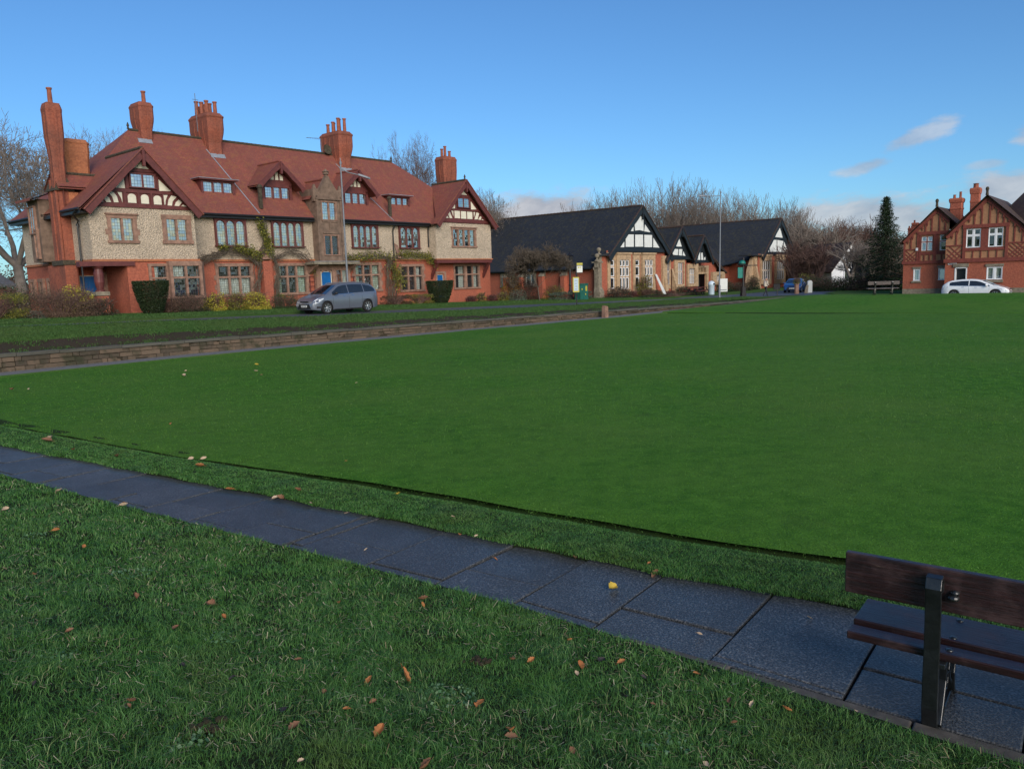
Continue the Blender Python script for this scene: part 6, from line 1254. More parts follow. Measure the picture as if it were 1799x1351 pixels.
LV=[('n',-2.74,5.25,0.285,0.057,0),('n',-2.2,5.25,0.211,0.065,0),('n',-2.01,4.98,0.234,0.047,1),('n',-2.22,4.71,0.288,0.051,0),('n',-1.32,5.38,0.132,0.05,1),('n',-0.72,5.53,0.078,0.06,0),('n',-0.71,5.4,0.092,0.038,1),('n',-0.84,3.99,0.272,0.053,1),('n',-0.66,4.11,0.224,0.084,1),('n',-0.69,4.03,0.238,0.032,2),('n',-1.08,3.38,0.386,0.065,0),('n',-0.69,3.42,0.321,0.076,1),('n',-0.88,3.6,0.34,0.034,1),('n',-0.77,3.72,0.303,0.035,0),('n',-1.3,4.23,0.288,0.04,0),('n',-1.04,3.79,0.326,0.036,0),('n',0.36,4.4,0.103,0.062,1),('n',0.33,4.3,0.112,0.034,2),('n',-0.22,3.84,0.206,0.049,1),('n',-0.25,3.81,0.214,0.03,1),('n',-0.06,3.56,0.216,0.074,1),('n',-0.06,3.49,0.229,0.056,0),('n',0.57,3.98,0.14,0.038,4),('n',0.71,3.9,0.136,0.028,0),('n',1.05,4.33,0.068,0.034,1),('n',-0.43,3.14,0.33,0.055,0),('n',-0.96,3.05,0.431,0.029,2),('n',-1.94,3.57,0.436,0.04,0),('n',-1.92,3.51,0.445,0.028,0),('n',-4.45,7.18,0.183,0.066,1),('n',-5.56,9.13,0.068,0.069,2),('n',-3.91,6.69,0.18,0.041,1),('n',-4.4,8.38,0.069,0.077,2),('n',-5.53,8.08,0.147,0.074,2),('n',-1.91,4.09,0.352,0.032,4),('n',-1.46,3.35,0.434,0.091,5),('n',-0.24,4.45,0.136,0.063,5),('n',0.5,4.48,0.092,0.049,4),('n',0.62,4.45,0.091,0.049,1),('n',1.27,3.96,0.079,0.038,2),('n',1.45,3.93,0.064,0.044,1),('n',0.06,4.46,0.12,0.049,1),('n',-0.05,4.48,0.117,0.042,0),('n',0.33,4.81,0.07,0.038,1),('n',1.16,4.0,0.084,0.038,0),('n',0.23,3.35,0.241,0.038,0),('n',0.85,3.31,0.179,0.032,2),('n',-1.18,3.54,0.379,0.045,4),('n',-1.57,3.93,0.35,0.037,4),('n',1.11,3.75,0.106,0.03,0),('n',0.72,4.25,0.101,0.034,4),('n',-3.74,5.7,0.303,0.044,0),('n',-2.74,4.44,0.411,0.042,0),('n',-2.47,3.67,0.496,0.029,4),('p',-4.5,8.56,0.012,0.078,0),('p',-5.72,9.32,0.012,0.064,2),('p',0.73,5.77,0.012,0.108,3),('p',1.13,6.02,0.012,0.075,0),('p',0.5,6.45,0.012,0.055,0),('p',-0.2,6.5,0.012,0.04,1),('p',-1.4,6.84,0.012,0.032,2),('p',1.22,4.95,0.012,0.035,2),('p',1.85,3.97,0.012,0.025,2),('p',2.05,5.15,0.012,0.032,2),('s',-7.57,12.25,0.085,0.166,0),('s',-7.62,12.43,0.085,0.112,2),('s',-6.7,11.49,0.085,0.087,1),('s',-5.75,10.91,0.085,0.099,0),('s',-4.24,10.12,0.085,0.107,1),('s',-3.38,8.86,0.085,0.081,1),('s',-4.56,10.6,0.085,0.08,2),('s',-4.37,10.57,0.085,0.08,2),('s',-2.71,8.41,0.085,0.077,2),('s',-2.64,8.4,0.085,0.09,0),('s',-2.54,8.74,0.085,0.093,0),('s',-2.25,8.18,0.085,0.05,2),('s',-1.77,7.76,0.085,0.047,2),('s',-1.33,8.41,0.085,0.09,3),('s',-0.64,7.52,0.085,0.058,2),('s',-0.54,6.96,0.085,0.048,1),('s',-0.38,6.91,0.085,0.037,2),('s',1.09,6.09,0.085,0.042,1),('g',-12.9,19.69,0.02,0.132,0),('g',-12.46,19.7,0.02,0.103,2),('g',-9.26,21.58,0.02,0.161,2),('g',-9.78,22.94,0.02,0.068,2),('g',-7.41,22.16,0.02,0.149,2),('g',-6.88,20.98,0.02,0.109,0),('g',-8.03,24.13,0.02,0.108,3),('g',-3.76,18.43,0.02,0.151,2),('g',-3.33,15.45,0.02,0.093,2),('g',-2.53,13.53,0.02,0.051,2),('g',-2.32,10.36,0.02,0.055,1),('g',-6.26,13.85,0.02,0.062,1),('g',1.28,10.13,0.02,0.1,1),('g',1.04,9.69,0.02,0.059,0),('g',1.77,10.3,0.02,0.055,1),('g',2.18,9.82,0.02,0.052,1),('g',2.88,9.82,0.02,0.06,1),('g',4.0,14.76,0.02,0.1,2),('g',3.53,13.97,0.02,0.052,2),('g',5.12,9.35,0.02,0.092,0),('g',6.75,10.59,0.02,0.072,0),('g',9.23,15.07,0.02,0.068,2),('g',10.34,20.05,0.02,0.075,2),('g',3.87,8.61,0.02,0.039,3),('g',4.88,12.82,0.02,0.058,0),('g',2.6,8.42,0.02,0.058,1),('g',2.45,8.34,0.02,0.051,1),('g',5.71,11.57,0.02,0.061,0),('g',8.35,16.89,0.02,0.063,2),('g',28.6,47.51,0.02,0.14,2),('g',0.03,15.21,0.02,0.068,6),('g',-1.02,12.21,0.02,0.074,6),('g',-0.45,10.87,0.02,0.041,1),('g',0.95,11.25,0.02,0.043,2),('g',12.38,21.25,0.02,0.079,2),('g',4.35,20.7,0.02,0.077,2),('g',0.73,16.23,0.02,0.061,2),('g',-4.39,16.26,0.02,0.061,1),('g',-5.66,17.62,0.02,0.053,1),('g',1.34,8.59,0.02,0.039,0),('g',14.42,26.85,0.02,0.08,2)]
# ------------------------------------------------------------------ fallen leaves (positions measured on the ground)
for i,c in enumerate(((.20,.095,.05),(.36,.14,.045),(.48,.36,.25),(.50,.36,.05),(.028,.022,.024))): M['leaf%d'%i]=plain('fallen_leaf_%s'%('brown','orange','pale','yellow','dark')[i],c,.7,.3,60.,.3)
def leaf_mesh(name,mat,seed):
    rn=random.Random(seed); mb=MB(); n=9; cu=rn.uniform(.5,1.1); tw=rn.uniform(-.5,.5); rows=[]
    for k in range(n):
        t=k/(n-1); x=(t-.5); hw=.33*math.sin(math.pi*min(1,t*1.02))**.75*(1+.18*math.sin(t*22+seed)); z=cu*.35*(t-.5)**2*2+.04; row=[]
        for j in (-1,-.5,0,.5,1): row.append((x,j*hw,z+abs(j)**1.5*hw*cu*.9+tw*j*x*.3-(.0 if j else .02)))
        rows.append(row)
    for a,b in zip(rows,rows[1:]):
        for j in range(4): mb.poly([a[j],b[j],b[j+1],a[j+1]])
    mb.tube([(.48,0,.05),(.62,.02,.1),(.72,.05,.08)],.012,4,False)
    o=mb.build(name,mat,None,smooth=True); return o
protos={}
surf={'n':'on the near lawn','p':'on the wet slab path','s':'on the grass strip beside the path','g':'on the bowling green'}
knd=('brown','orange','pale','yellow','dark')
rl=random.Random(5)
for i,(a,x,y,z,sz,k) in enumerate(LV):
    if k==5:
        mb=MB(); 
        for q in range(16): 
            r=rl.uniform(.01,.024); c=(rl.gauss(0,.035),rl.gauss(0,.03),.006+rl.uniform(0,.012)); mb.lathe(c,[(0.001,-r),(r,-r*.3),(r*.9,r*.4),(.001,r*.8)],6)
        o=mb.build('earth_clod','soil'); o.location=(x,y,z-.02); tag(o,'small dark heap of crumbled earth in the grass at the left' if x<-1 else 'small dark heap of crumbled earth in the grass left of centre','earth'); continue
    k=min(k,4) if k!=6 else 4  # the unidentified small dark bluish bits are drawn as dark leaves too
    v=rl.randrange(3); key=(k,v)
    if key not in protos: protos[key]=leaf_mesh('fallen_leaf','leaf%d'%k,k*7+v*3); o=protos[key]
    else: o=protos[key].copy(); COL.objects.link(o)
    o.location=(x,y,z); sz*=1.2; o.scale=(sz,sz*rl.uniform(.7,1.1),sz); o.rotation_euler=(rl.gauss(0,.35),rl.gauss(0,.35),rl.uniform(0,6.3))
    if a=='p' and k==3: tag(o,'yellow fallen leaf lying alone in the middle of a path slab','leaf')
    elif a=='n' and i in (8,): tag(o,'long curled orange leaf standing up in the near lawn','leaf'); o.rotation_euler=(.3,-1.0,2.4); o.scale=(sz*1.15,sz*.35,sz)
    else: tag(o,'%s fallen leaf lying %s'%(knd[k],surf[a]),'leaf','fallen leaves')
# ------------------------------------------------------------------ trees and shrubs
def barkmat(name,c): return plain(name,c,.95,.3,5.,.3)
M['bark']=barkmat('grey_brown_bark',(.10,.078,.058)); M['bark_far']=barkmat('far_twig',(.20,.165,.14)); M['bark_red']=barkmat('reddish_twig',(.13,.075,.06)); M['bark_pale']=barkmat('pale_bark',(.22,.20,.17)); M['bark_birch']=barkmat('birch_twig',(.14,.095,.08))
def branches(seed,kind,h):
    rn=random.Random(seed); big=[];fine=[]
    P=dict(broad=dict(tr=.16,r=.021,lv=8,sp=.62,k=(2,3),len=.17,dec=.78,up=.14),round=dict(tr=.46,r=.017,lv=8,sp=.62,k=(2,3),len=.14,dec=.79,up=.22),upright=dict(tr=.22,r=.011,lv=5,sp=.30,k=(1,2),len=.22,dec=.78,up=.5),birch=dict(tr=.22,r=.014,lv=8,sp=.5,k=(2,3),len=.17,dec=.82,up=.24),bushy=dict(tr=.03,r=.014,lv=6,sp=.55,k=(2,3),len=.24,dec=.80,up=.15))[kind]
    stack=[(Vector((0,0,0)),Vector((rn.gauss(0,.03),rn.gauss(0,.03),1)).normalized(),P['tr']*h,P['r']*h,0)]
    if kind in('upright','bushy'): stack=[(Vector((rn.gauss(0,.012*h),rn.gauss(0,.012*h),0)),Vector((rn.gauss(0,.25),rn.gauss(0,.25),1)).normalized(),P['tr']*h,P['r']*h*rn.uniform(.5,1),0) for _ in range(5 if kind=='upright' else 7)]
    while stack:
        p,d,L,r,lv=stack.pop(); n=3 if lv<3 else 2; q=p; rr=r
        mr=.0012
        for k in range(n):
            d=(d+Vector((rn.gauss(0,.10),rn.gauss(0,.10),rn.gauss(0,.05)+P['up']*(.35 if lv else .1)))).normalized()
            if kind=='birch' and lv>=6: d=(d+Vector((0,0,-.5))).normalized()
            q2=q+d*(L/n); r2=max(mr,rr*(.93 if lv else .90)); (big if lv<3 else fine).append((q,q2,rr,r2)); q=q2; rr=r2
            if (lv>=2 or (kind=='upright' and lv>=0 and k>0)) and lv<P['lv'] and rn.random()<(.9 if kind=='upright' else .55):
                a=d.orthogonal().normalized(); a.rotate(Matrix.Rotation(rn.uniform(0,6.3),3,d)); nd=(d+a*rn.uniform(.5,1.1)).normalized(); stack.append((q,nd,L*P['dec']*rn.uniform(.5,.9),max(mr,rr*.5),lv+1+(rn.random()<.4)))
        if lv<P['lv']:
            m=rn.randint(*P['k'])+(1 if lv==0 and kind in('broad','round') else 0); a0=rn.uniform(0,6.3)
            for k in range(m):
                a=d.orthogonal().normalized(); a.rotate(Matrix.Rotation(a0+k*6.28/m+rn.gauss(0,.3),3,d)); s_=P['sp']*rn.uniform(.6,1.3)*(1.35 if lv==0 and kind in('broad','round') else 1)
                stack.append((q,(d+a*s_).normalized(),L*P['dec']*rn.uniform(.75,1.15)*(1.25 if lv==0 and kind!='upright' else 1),max(mr,rr*(.72 if k==0 else .6)),lv+1))
    return big,fine
def segmesh(name,segs,mat,n,parent=None,minr=0.):
    A=np.array([s[0] for s in segs],float); B=np.array([s[1] for s in segs],float); ra=np.maximum(np.array([s[2] for s in segs]),minr); rb_=np.maximum(np.array([s[3] for s in segs]),minr)
    d=B-A; d/=np.linalg.norm(d,axis=1)[:,None]+1e-9; ref=np.where(np.abs(d[:,2:3])<.9,np.array([[0,0,1.]]),np.array([[1.,0,0]])); a=np.cross(d,ref); a/=np.linalg.norm(a,axis=1)[:,None]; b=np.cross(d,a)
    V=np.empty((len(A),2*n,3))
    for k in range(n):
        t=2*math.pi*k/n; o=a*math.cos(t)+b*math.sin(t); V[:,k]=A-d*ra[:,None]*.3+o*ra[:,None]; V[:,n+k]=B+o*rb_[:,None]
    base=(np.arange(len(A))*2*n)[:,None]; F=np.concatenate([base+[[k,(k+1)%n,n+(k+1)%n,n+k]] for k in range(n)],1).reshape(-1,4)
    return nmesh(name,V.reshape(-1,3),F,mat,parent)
TREES={}
def bare_tree(kind,seed,h,label,world,rot=0,group=None,mat='bark_far',scale=(1,1,1),minr=.012,name='bare_tree',cat='tree',base=10.):
    key=(kind,seed,mat,minr)
    if key not in TREES:
        r=bpy.data.objects.new(name,None); COL.objects.link(r)
        big,fine=branches(seed,kind,base); 
        top=max(max(s[1].z for s in big),max(s[1].z for s in fine)); q_=top/h; segmesh('trunk',big,mat,6,r,minr*1.2*q_); segmesh('crown',fine,mat,3,r,minr*q_); TREES[key]=(r,top)
    else: r=copy_thing(TREES[key][0]); 
    top=TREES[key][1]; r.name=name; s=h/top; r.location=world; r.rotation_euler=(0,0,rot); r.scale=(s*scale[0],s*scale[1],s*scale[2])
    for k in ('group',):
        if k in r: del r[k]
    return tag(r,label,cat,group)
def AT(px,D,z=0.): # a spot D metres out in the direction seen at column px of the photograph
    return Vector(((px-899.5)/1350*.99*D,D,z))
G1='bare trees behind the brick house'
bare_tree('broad',3,20,'large spreading bare tree behind the left end of the brick house',AT(48,72),.4,G1,'bark_far',(1.0,1.0,1.14),.015)
bare_tree('broad',4,21.5,'bare tree just right of the tall left chimney',AT(165,88),1.4,G1,'bark_far',(.8,.8,1),.013)
bare_tree('broad',5,22.5,'bare tree seen over the left end of the red roof',AT(228,96),2.4,G1,'bark_far',(.62,.62,1),.013)
bare_tree('broad',4,14,'bare tree cut by the left edge of the picture',AT(-45,66),3.1,G1,'bark_far',(.9,.9,1),.013)
bare_tree('broad',5,19.3,'slender birch behind the right end of the red roof',AT(742,90),.3,G1,'bark_birch',(.42,.42,1),.013)
bare_tree('broad',4,17.0,'second birch stem left of the slender birch',AT(715,93),2.3,G1,'bark_birch',(.34,.34,1),.013)
bare_tree('broad',3,14.5,'smaller birch against the right hand chimney of the brick house',AT(772,86),1.3,G1,'bark_birch',(.38,.38,1),.013)
bare_tree('broad',5,13.5,'bare tree between the brick house and the dark hall roof',AT(858,96),.9,G1,'bark_far',(.62,.62,1),.012)
rt=random.Random(3)
for i,(px,D,h,k,sd) in enumerate(((1012,125,19,'upright',11),(1040,124,20.5,'upright',12),(1068,126,21,'upright',13),(1095,128,22,'upright',11),(1122,128,23,'upright',12),(1150,130,24,'upright',13),(1178,130,24.5,'upright',11),(1205,132,23.5,'upright',12),(1232,132,23,'upright',13),(1258,134,22.5,'upright',11),(1286,134,22,'upright',12),(1312,136,22,'upright',13),(1338,136,21,'upright',11),(1362,138,20.5,'upright',12),(1388,138,19.5,'upright',13),(1415,140,18,'upright',11),(1440,142,15.5,'upright',12))):
    bare_tree(k,sd,h*.78,'bare upright tree in the long row behind the dark roofed hall',AT(px+rt.uniform(-5,5),D),rt.uniform(0,6),'row of bare trees behind the hall','bark_far',(1.,1.,1),.016)
for i in range(17): bare_tree('upright',(12,13,11)[i%3],(15,16,17,18,18,18.5,18,17.5,17.5,17,17,16.5,16,15.5,14.5,13.5,12)[i],'bare upright tree in the long row behind the dark roofed hall',AT(1022+26.5*i+rt.uniform(-6,6),142),rt.uniform(0,6),'row of bare trees behind the hall','bark_far',(1.1,1.1,1),.016)
for i,(px,D,h,sd,m,l) in enumerate(((1422,118,10.5,21,'bark_far','grey bare bushy tree right of the hall gable'),(1426,104,7.0,22,'bark_red','reddish bare shrub tree right of the hall'),(1462,125,10.5,21,'bark_red','brown bare tree with a rounded top left of the white house'),(1528,92,6.0,21,'bark_far','pale grey twiggy tree in front of the right side of the white house'),(1542,95,7.0,22,'bark_far','twiggy shrub tree between the white house and the conifer'),(1500,135,11.5,21,'bark_red','brown bare tree above the roof of the white house'),(1537,140,10.5,22,'bark_red','brown bare tree on the skyline left of the conifer'),(1412,112,5.5,22,'bark_red','low reddish thicket beside the hall wall'))):
    bare_tree('bushy',sd,h,l,AT(px,D),i*1.1,'bare trees between the hall and the conifer',m,(1.1,1.1,1),.011)
bare_tree('round',31,5.1,'small round headed bare tree on the lawn in front of the dark roofed hall',W(34.1,5.4,zl(34.1,5.4)),.5,None,'bark',(1.15,1.15,1.),.010)
# --- shrubs: a twig frame with many small leaves through the crown's volume
def shrubpts(n,fn,hollow=.55):
    out=[]; m=0
    while m<n:
        p=RNG.uniform(-1,1,(n*2,3)); d=np.linalg.norm(p,axis=1); u=p/(d[:,None]+1e-9); lump=1+.10*np.sin(u[:,0]*5.3+u[:,2]*4)+.09*np.sin(u[:,1]*6.1+2*u[:,0]*3)+.05*np.sin(u[:,2]*13+u[:,0]*11)
        k=(d<lump)&(d>hollow*RNG.uniform(.3,1.,n*2)); q=p[k]; out.append(q); m+=len(q)
    return np.concatenate(out)[:n]
def shrub(name,label,cat,u,w,z,rx,ry,h,mat,n=2600,size=.07,twig='bark_red',shape='dome',group=None,flat=.25,world=None):
    r=thing(name,label,cat,u,w,z,random.uniform(0,3) if shape=='dome' and abs(rx-ry)<.3 else 0,group,world=world)
    p=shrubpts(n,None)
    if shape=='dome': p[:,2]=np.where(p[:,2]<-flat,-flat-(p[:,2]+flat)*.0+RNG.uniform(0,.9,n)*flat,p[:,2]); P=np.stack([p[:,0]*rx,p[:,1]*ry,(p[:,2]+flat)/(1+flat)*h],1)
    elif shape=='box': p=np.sign(p)*np.abs(p)**.45; P=np.stack([p[:,0]*rx,p[:,1]*ry,(p[:,2]+1)/2*h],1)
    elif shape=='cup': # clipped goblet: flat top, narrow foot
        zz=RNG.uniform(0,1,n)**.8; prof=np.interp(zz,[0,.12,.5,.85,1],[.5,.62,.86,1,.98]); q=p[:,:2]/(np.linalg.norm(p[:,:2],axis=1)[:,None]+1e-6)*(RNG.uniform(.35,1,n)**.35)[:,None]*(1+.04*np.sin(7*p[:,0:1])); P=np.stack([q[:,0]*rx*prof,q[:,1]*ry*prof,(np.clip(zz,0,.96)+RNG.uniform(0,.04,n))*h],1)
    leaves('foliage',P,size,mat,r)
    # dark inner mass of twigs
    sg=[]; rn=random.Random(int(rx*1000+h*77))
    for k in range(70):
        a=rn.uniform(0,6.28); t=rn.uniform(.2,.95); e=Vector((math.cos(a)*rx*t*.85,math.sin(a)*ry*t*.85,h*rn.uniform(.35,.9))); s0=Vector((math.cos(a)*rx*.12,math.sin(a)*ry*.12,0)); m_=(s0+e)/2+Vector((0,0,h*.08)); sg+=[(s0,m_,.02,.013),(m_,e,.013,.006)]
        for j in range(4): sg.append((m_+(e-m_)*rn.random(),e+Vector((rn.gauss(0,.2*rx),rn.gauss(0,.2*ry),abs(rn.gauss(0,.12*h)))),.007,.004))
    segmesh('stem',sg,twig,4,r)
    return r
def lm(name,stops,tr=.2,n=2.): M[name]=island(name,stops,.6,tr,nsc=n,spec=.4)
lm('lf_green',[(0,(.012,.03,.010)),(.5,(.03,.062,.018)),(1,(.07,.12,.035))]); lm('lf_dark',[(0,(.006,.014,.006)),(.5,(.014,.034,.010)),(1,(.035,.07,.02))]); lm('lf_yellow',[(0,(.10,.12,.015)),(.4,(.32,.29,.03)),(.8,(.52,.44,.06)),(1,(.62,.55,.12))])
lm('lf_yelgreen',[(0,(.03,.05,.012)),(.5,(.12,.13,.02)),(.85,(.34,.30,.045)),(1,(.5,.43,.08))]); lm('lf_brown',[(0,(.03,.017,.012)),(.5,(.075,.042,.026)),(.85,(.14,.085,.04)),(1,(.22,.12,.03))]); lm('lf_dome',[(0,(.05,.028,.02)),(.5,(.13,.078,.052)),(.9,(.22,.14,.08)),(1,(.34,.2,.05))]); lm('lf_olive',[(0,(.014,.018,.01)),(.5,(.035,.038,.02)),(1,(.075,.065,.035))])
lm('lf_grey',[(0,(.03,.045,.03)),(.5,(.085,.115,.08)),(1,(.19,.24,.17))]); lm('lf_gold',[(0,(.12,.07,.015)),(.5,(.32,.20,.02)),(1,(.5,.34,.03))]); lm('lf_red',[(0,(.04,.01,.012)),(.6,(.11,.025,.025)),(1,(.18,.05,.04))]); lm('lf_yew',[(0,(.006,.014,.006)),(.55,(.020,.040,.012)),(.9,(.055,.075,.02)),(1,(.10,.10,.03))])
def zh(u,w): return zl(u,w)-.03
def sh(name,label,u,w,rx,ry,h,mat,n=2600,size=.07,shape='dome',cat='shrub',group=None,tw='bark_red'): return shrub(name,label,cat,u,w,zh(u,w),rx,ry,h,mat,n,size,tw,shape,group)
sh('clipped_hedge','square clipped hedge with yellow green top at the left edge of the picture',-5.6,4.3,1.4,1.0,1.25,'lf_yelgreen',5200,.06,'box','hedge')
sh('evergreen_shrub','broad dark green domed shrub behind the brown dome, left of the house',-3.9,1.6,2.3,1.5,1.75,'lf_green',5200,.07)
sh('evergreen_shrub','dark green hedge behind the clipped hedge at the far left',-7.4,2.0,2.2,1.2,1.6,'lf_dark',4200,.07)
sh('clipped_shrub','large brown leafless dome shrub left of the porch',-2.9,4.6,1.8,1.4,1.45,'lf_dome',14000,.045)
sh('variegated_shrub','bright yellow variegated shrub behind the brown dome, against the flank wall',-1.35,2.6,.95,.8,1.62,'lf_yellow',2600,.10)
sh('low_shrub','low spreading dark brown shrub in front of the porch pier',-.9,4.0,1.2,.9,.95,'lf_olive',3400,.06)
sh('low_shrub','pale low plant at the foot of the clipped hedge',-4.2,5.0,.7,.4,.4,'lf_grey',900,.06)
sh('topiary','dark yew clipped to a goblet with a flat golden top, right of the porch',1.95,4.0,.93,.9,1.8,'lf_yew',24000,.06,'cup','topiary')
sh('low_shrub','dark purple brown shrub under the left bay window',4.4,3.3,1.5,.8,1.12,'lf_olive',5200,.055)
sh('low_shrub','low brown green shrub right of the yew goblet',2.95,3.6,.8,.7,.8,'lf_brown',2000,.055)
sh('variegated_shrub','bright yellow shrub, leftmost of the yellow pair under the window',6.0,3.2,.72,.7,1.12,'lf_yellow',2200,.09)
sh('variegated_shrub','green shrub with yellow top between two yellow shrubs',7.35,3.2,.85,.8,1.12,'lf_yelgreen',3000,.08)
sh('variegated_shrub','bright yellow shrub left of the brick pier',8.65,3.25,.95,.8,1.15,'lf_yellow',3600,.09)
sh('clipped_shrub','rounded grey green clipped shrub between the brick pier and the car',11.2,2.6,1.4,1.0,.98,'lf_green',6500,.05)
sh('low_hedge','low brown green hedge under the windows right of the car',20.4,2.8,1.3,.6,.72,'lf_brown',3200,.06,'box','hedge')
sh('low_hedge','low green and brown hedge left of the dark yew goblet',22.6,2.8,1.3,.6,.78,'lf_yelgreen',3200,.06,'box','hedge')
sh('topiary','dark yew clipped to a leaning goblet in front of the arched blue door',25.0,2.7,1.15,1.0,1.78,'lf_yew',24000,.065,'cup','topiary')
for u,w,rx,h,m,l in ((29.0,2.2,.7,.55,'lf_red','low dark red shrub under the right wing window'),(30.1,2.3,.6,.8,'lf_yelgreen','small yellow green shrub under the right wing window'),(31.5,2.3,.7,.6,'lf_red','low red brown shrub near the right corner of the brick house'),(32.7,2.5,.7,.85,'lf_yelgreen','small olive shrub left of the silvery dome shrub'),(34.0,3.0,1.1,1.0,'lf_grey','silvery green dome shrub at the right corner of the brick house'),(35.4,1.2,1.2,2.4,'lf_gold','tall golden shrub beside the right corner of the brick house'),(36.6,2.0,1.4,2.0,'lf_brown','loose brown shrub between the golden shrub and the round headed tree'),(38.0,4.0,1.35,1.35,'lf_yelgreen','yellow olive shrub left of the round headed tree trunk')): sh('border_shrub',l,u,w,rx,rx*.75,h,m,int(1800*rx*max(1,h)),.08)
sh('low_hedge','long silvery green hedge between the round headed tree and the lamp column',39.2,5.0,2.9,.6,.75,'lf_grey',5200,.075,'box','hedge')
for u,w,rx,h,m,l in ((46.9,5.2,1.7,1.15,'lf_olive','dark olive shrub right of the pier with ball finials'),(50.2,4.7,.8,.7,'lf_red','low red shrub under the first bay of the hall'),(52.7,4.6,.95,2.3,'lf_yelgreen','upright conifer like shrub between the two bays of the hall'),(52.3,5.2,.9,.9,'lf_brown','brown shrub below the upright shrub between the bays'),(54.4,5.0,1.0,.75,'lf_dark','low dark green bush under the second bay of the hall'),(57.5,4.9,.9,.6,'lf_red','low red shrub right of the leaning board'),(60.6,4.9,1.2,1.0,'lf_dark','dark rounded shrub below the second hall gable'),(70.5,5.2,1.4,1.5,'lf_dark','dark shrub beside the hall doorway'),(74.5,5.4,2.0,1.1,'lf_olive','low dark shrub right of the hall doorway'),(79.6,4.9,1.2,1.8,'lf_dark','dark shrub against the low wing of the hall'),(99.5,5.2,2.2,2.1,'lf_dark','dark evergreen bush right of the last hall gable')): sh('border_shrub',l,u,w,rx,rx*.7,h,m,int(1500*rx*max(1,h)),.1)
sh('low_hedge','low dark clipped hedge along the road in front of the hall',53.5,7.6,7.0,.35,.38,'lf_dark',4200,.08,'box','hedge')
for i,(px,D,rx,h,m,l) in enumerate(((1440,86,2.0,1.6,'lf_green','green shrub on the far verge left of the white house'),(1462,84,2.2,1.4,'lf_dark','dark shrub below the white house'),(1487,84,2.3,1.6,'lf_green','mid green shrub below the white house'),(1512,84,2.1,1.5,'lf_olive','olive shrub right of the white house'),(1530,82,2.2,1.7,'lf_brown','brown green shrub left of the far bench'),(1552,82,2.0,1.5,'lf_dark','dark shrub below the conifer'),(1576,80,2.0,1.8,'lf_dark','blue green hedge beside the right hand house'),(1424,88,1.6,2.0,'lf_yelgreen','yellowish shrub beside the round topped marker'))):
    shrub('verge_shrub',l,'shrub',0,0,0,rx,rx*.8,h,m,2600,.13,'bark_red','dome',None,.25,AT(px,D,.03))
mb_=AT(1401,77.5,0); shrub('potted_shrub','small round yellow green shrub growing in the terracotta planter','shrub',60.5,17.5,1.05,.42,.42,.6,'lf_yelgreen',700,.06)
# --- conifer
cf=thing('conifer','tall dark conical evergreen between the white house and the right hand brick house','tree',0,0,0,world=AT(1560,80,0))
segmesh('trunk',[(Vector((0,0,0)),Vector((0,0,4.5)),.28,.2),(Vector((0,0,4.5)),Vector((0,0,9.6)),.2,.03)],'bark',8,cf)
PP=[];sg=[]; rn=random.Random(9)
for k in range(330):
    t=(k/330)**.85; z=.5+9.0*t; R0=3.8*(1-t)**.95*rn.uniform(.42,1.2)+.1; a=k*2.399+rn.gauss(0,.2); n=int(34+80*(1-t)); e=Vector((math.cos(a)*R0,math.sin(a)*R0,z-.22*R0+.1)); sg.append((Vector((0,0,z)),e,.03,.01))
    for j in range(n):
        f=rn.random()**.6; PP.append((e.x*f+rn.gauss(0,.14),e.y*f+rn.gauss(0,.14),z+(e.z-z)*f-abs(rn.gauss(0,.13))))
leaves('crown',np.array(PP),.17,'lf_dark',cf,aspect=.35); segmesh('branch',sg,'bark',3,cf)
# --- climbers on the brick house
def climber(label,u0,stems,clumps,mat='lf_yelgreen'):
    r=thing('climbing_plant',label,'climber',u0,.25,zhouse(u0),0,'climbers on the brick house'); rn=random.Random(int(u0*10)); sg=[]
    for path,rad,nn in stems:
        for rep in range(nn):
            off=[(rn.gauss(0,.16),rn.gauss(0,.20)*(i_>0)) for i_,_ in enumerate(path)]
            for k in range(len(path)-1):
                a=Vector((path[k][0]-u0+off[k][0],-.02+rn.uniform(-.1,.05),path[k][1]+off[k][1]-zhouse(u0))); b=Vector((path[k+1][0]-u0+off[k+1][0],-.05+rn.uniform(-.1,.05),path[k+1][1]+off[k+1][1]-zhouse(u0))); m_=(a+b)/2+Vector((rn.gauss(0,.06),0,rn.gauss(0,.06)))
                sg+=[(a,m_,rad,rad*.9),(m_,b,rad*.9,rad*.8)]
                for j in range(6):
                    c=a+(b-a)*rn.random(); sg.append((c,c+Vector((rn.gauss(0,.3),rn.uniform(-.15,.03),rn.gauss(-.05,.25))),.009,.005))
    segmesh('stem',sg,'bark',4,r)
    P=[]
    for (ua,za,ub,zb_,n,s_) in clumps:
        for j in range(n):
            t=rn.random(); P.append((ua+(ub-ua)*t-u0+rn.gauss(0,s_),-.1+rn.uniform(-.28,.03),za+(zb_-za)*t+rn.gauss(0,s_)+.08*math.sin(t*20)-zhouse(u0)))
    leaves('foliage',np.array(P),.12,mat,r)
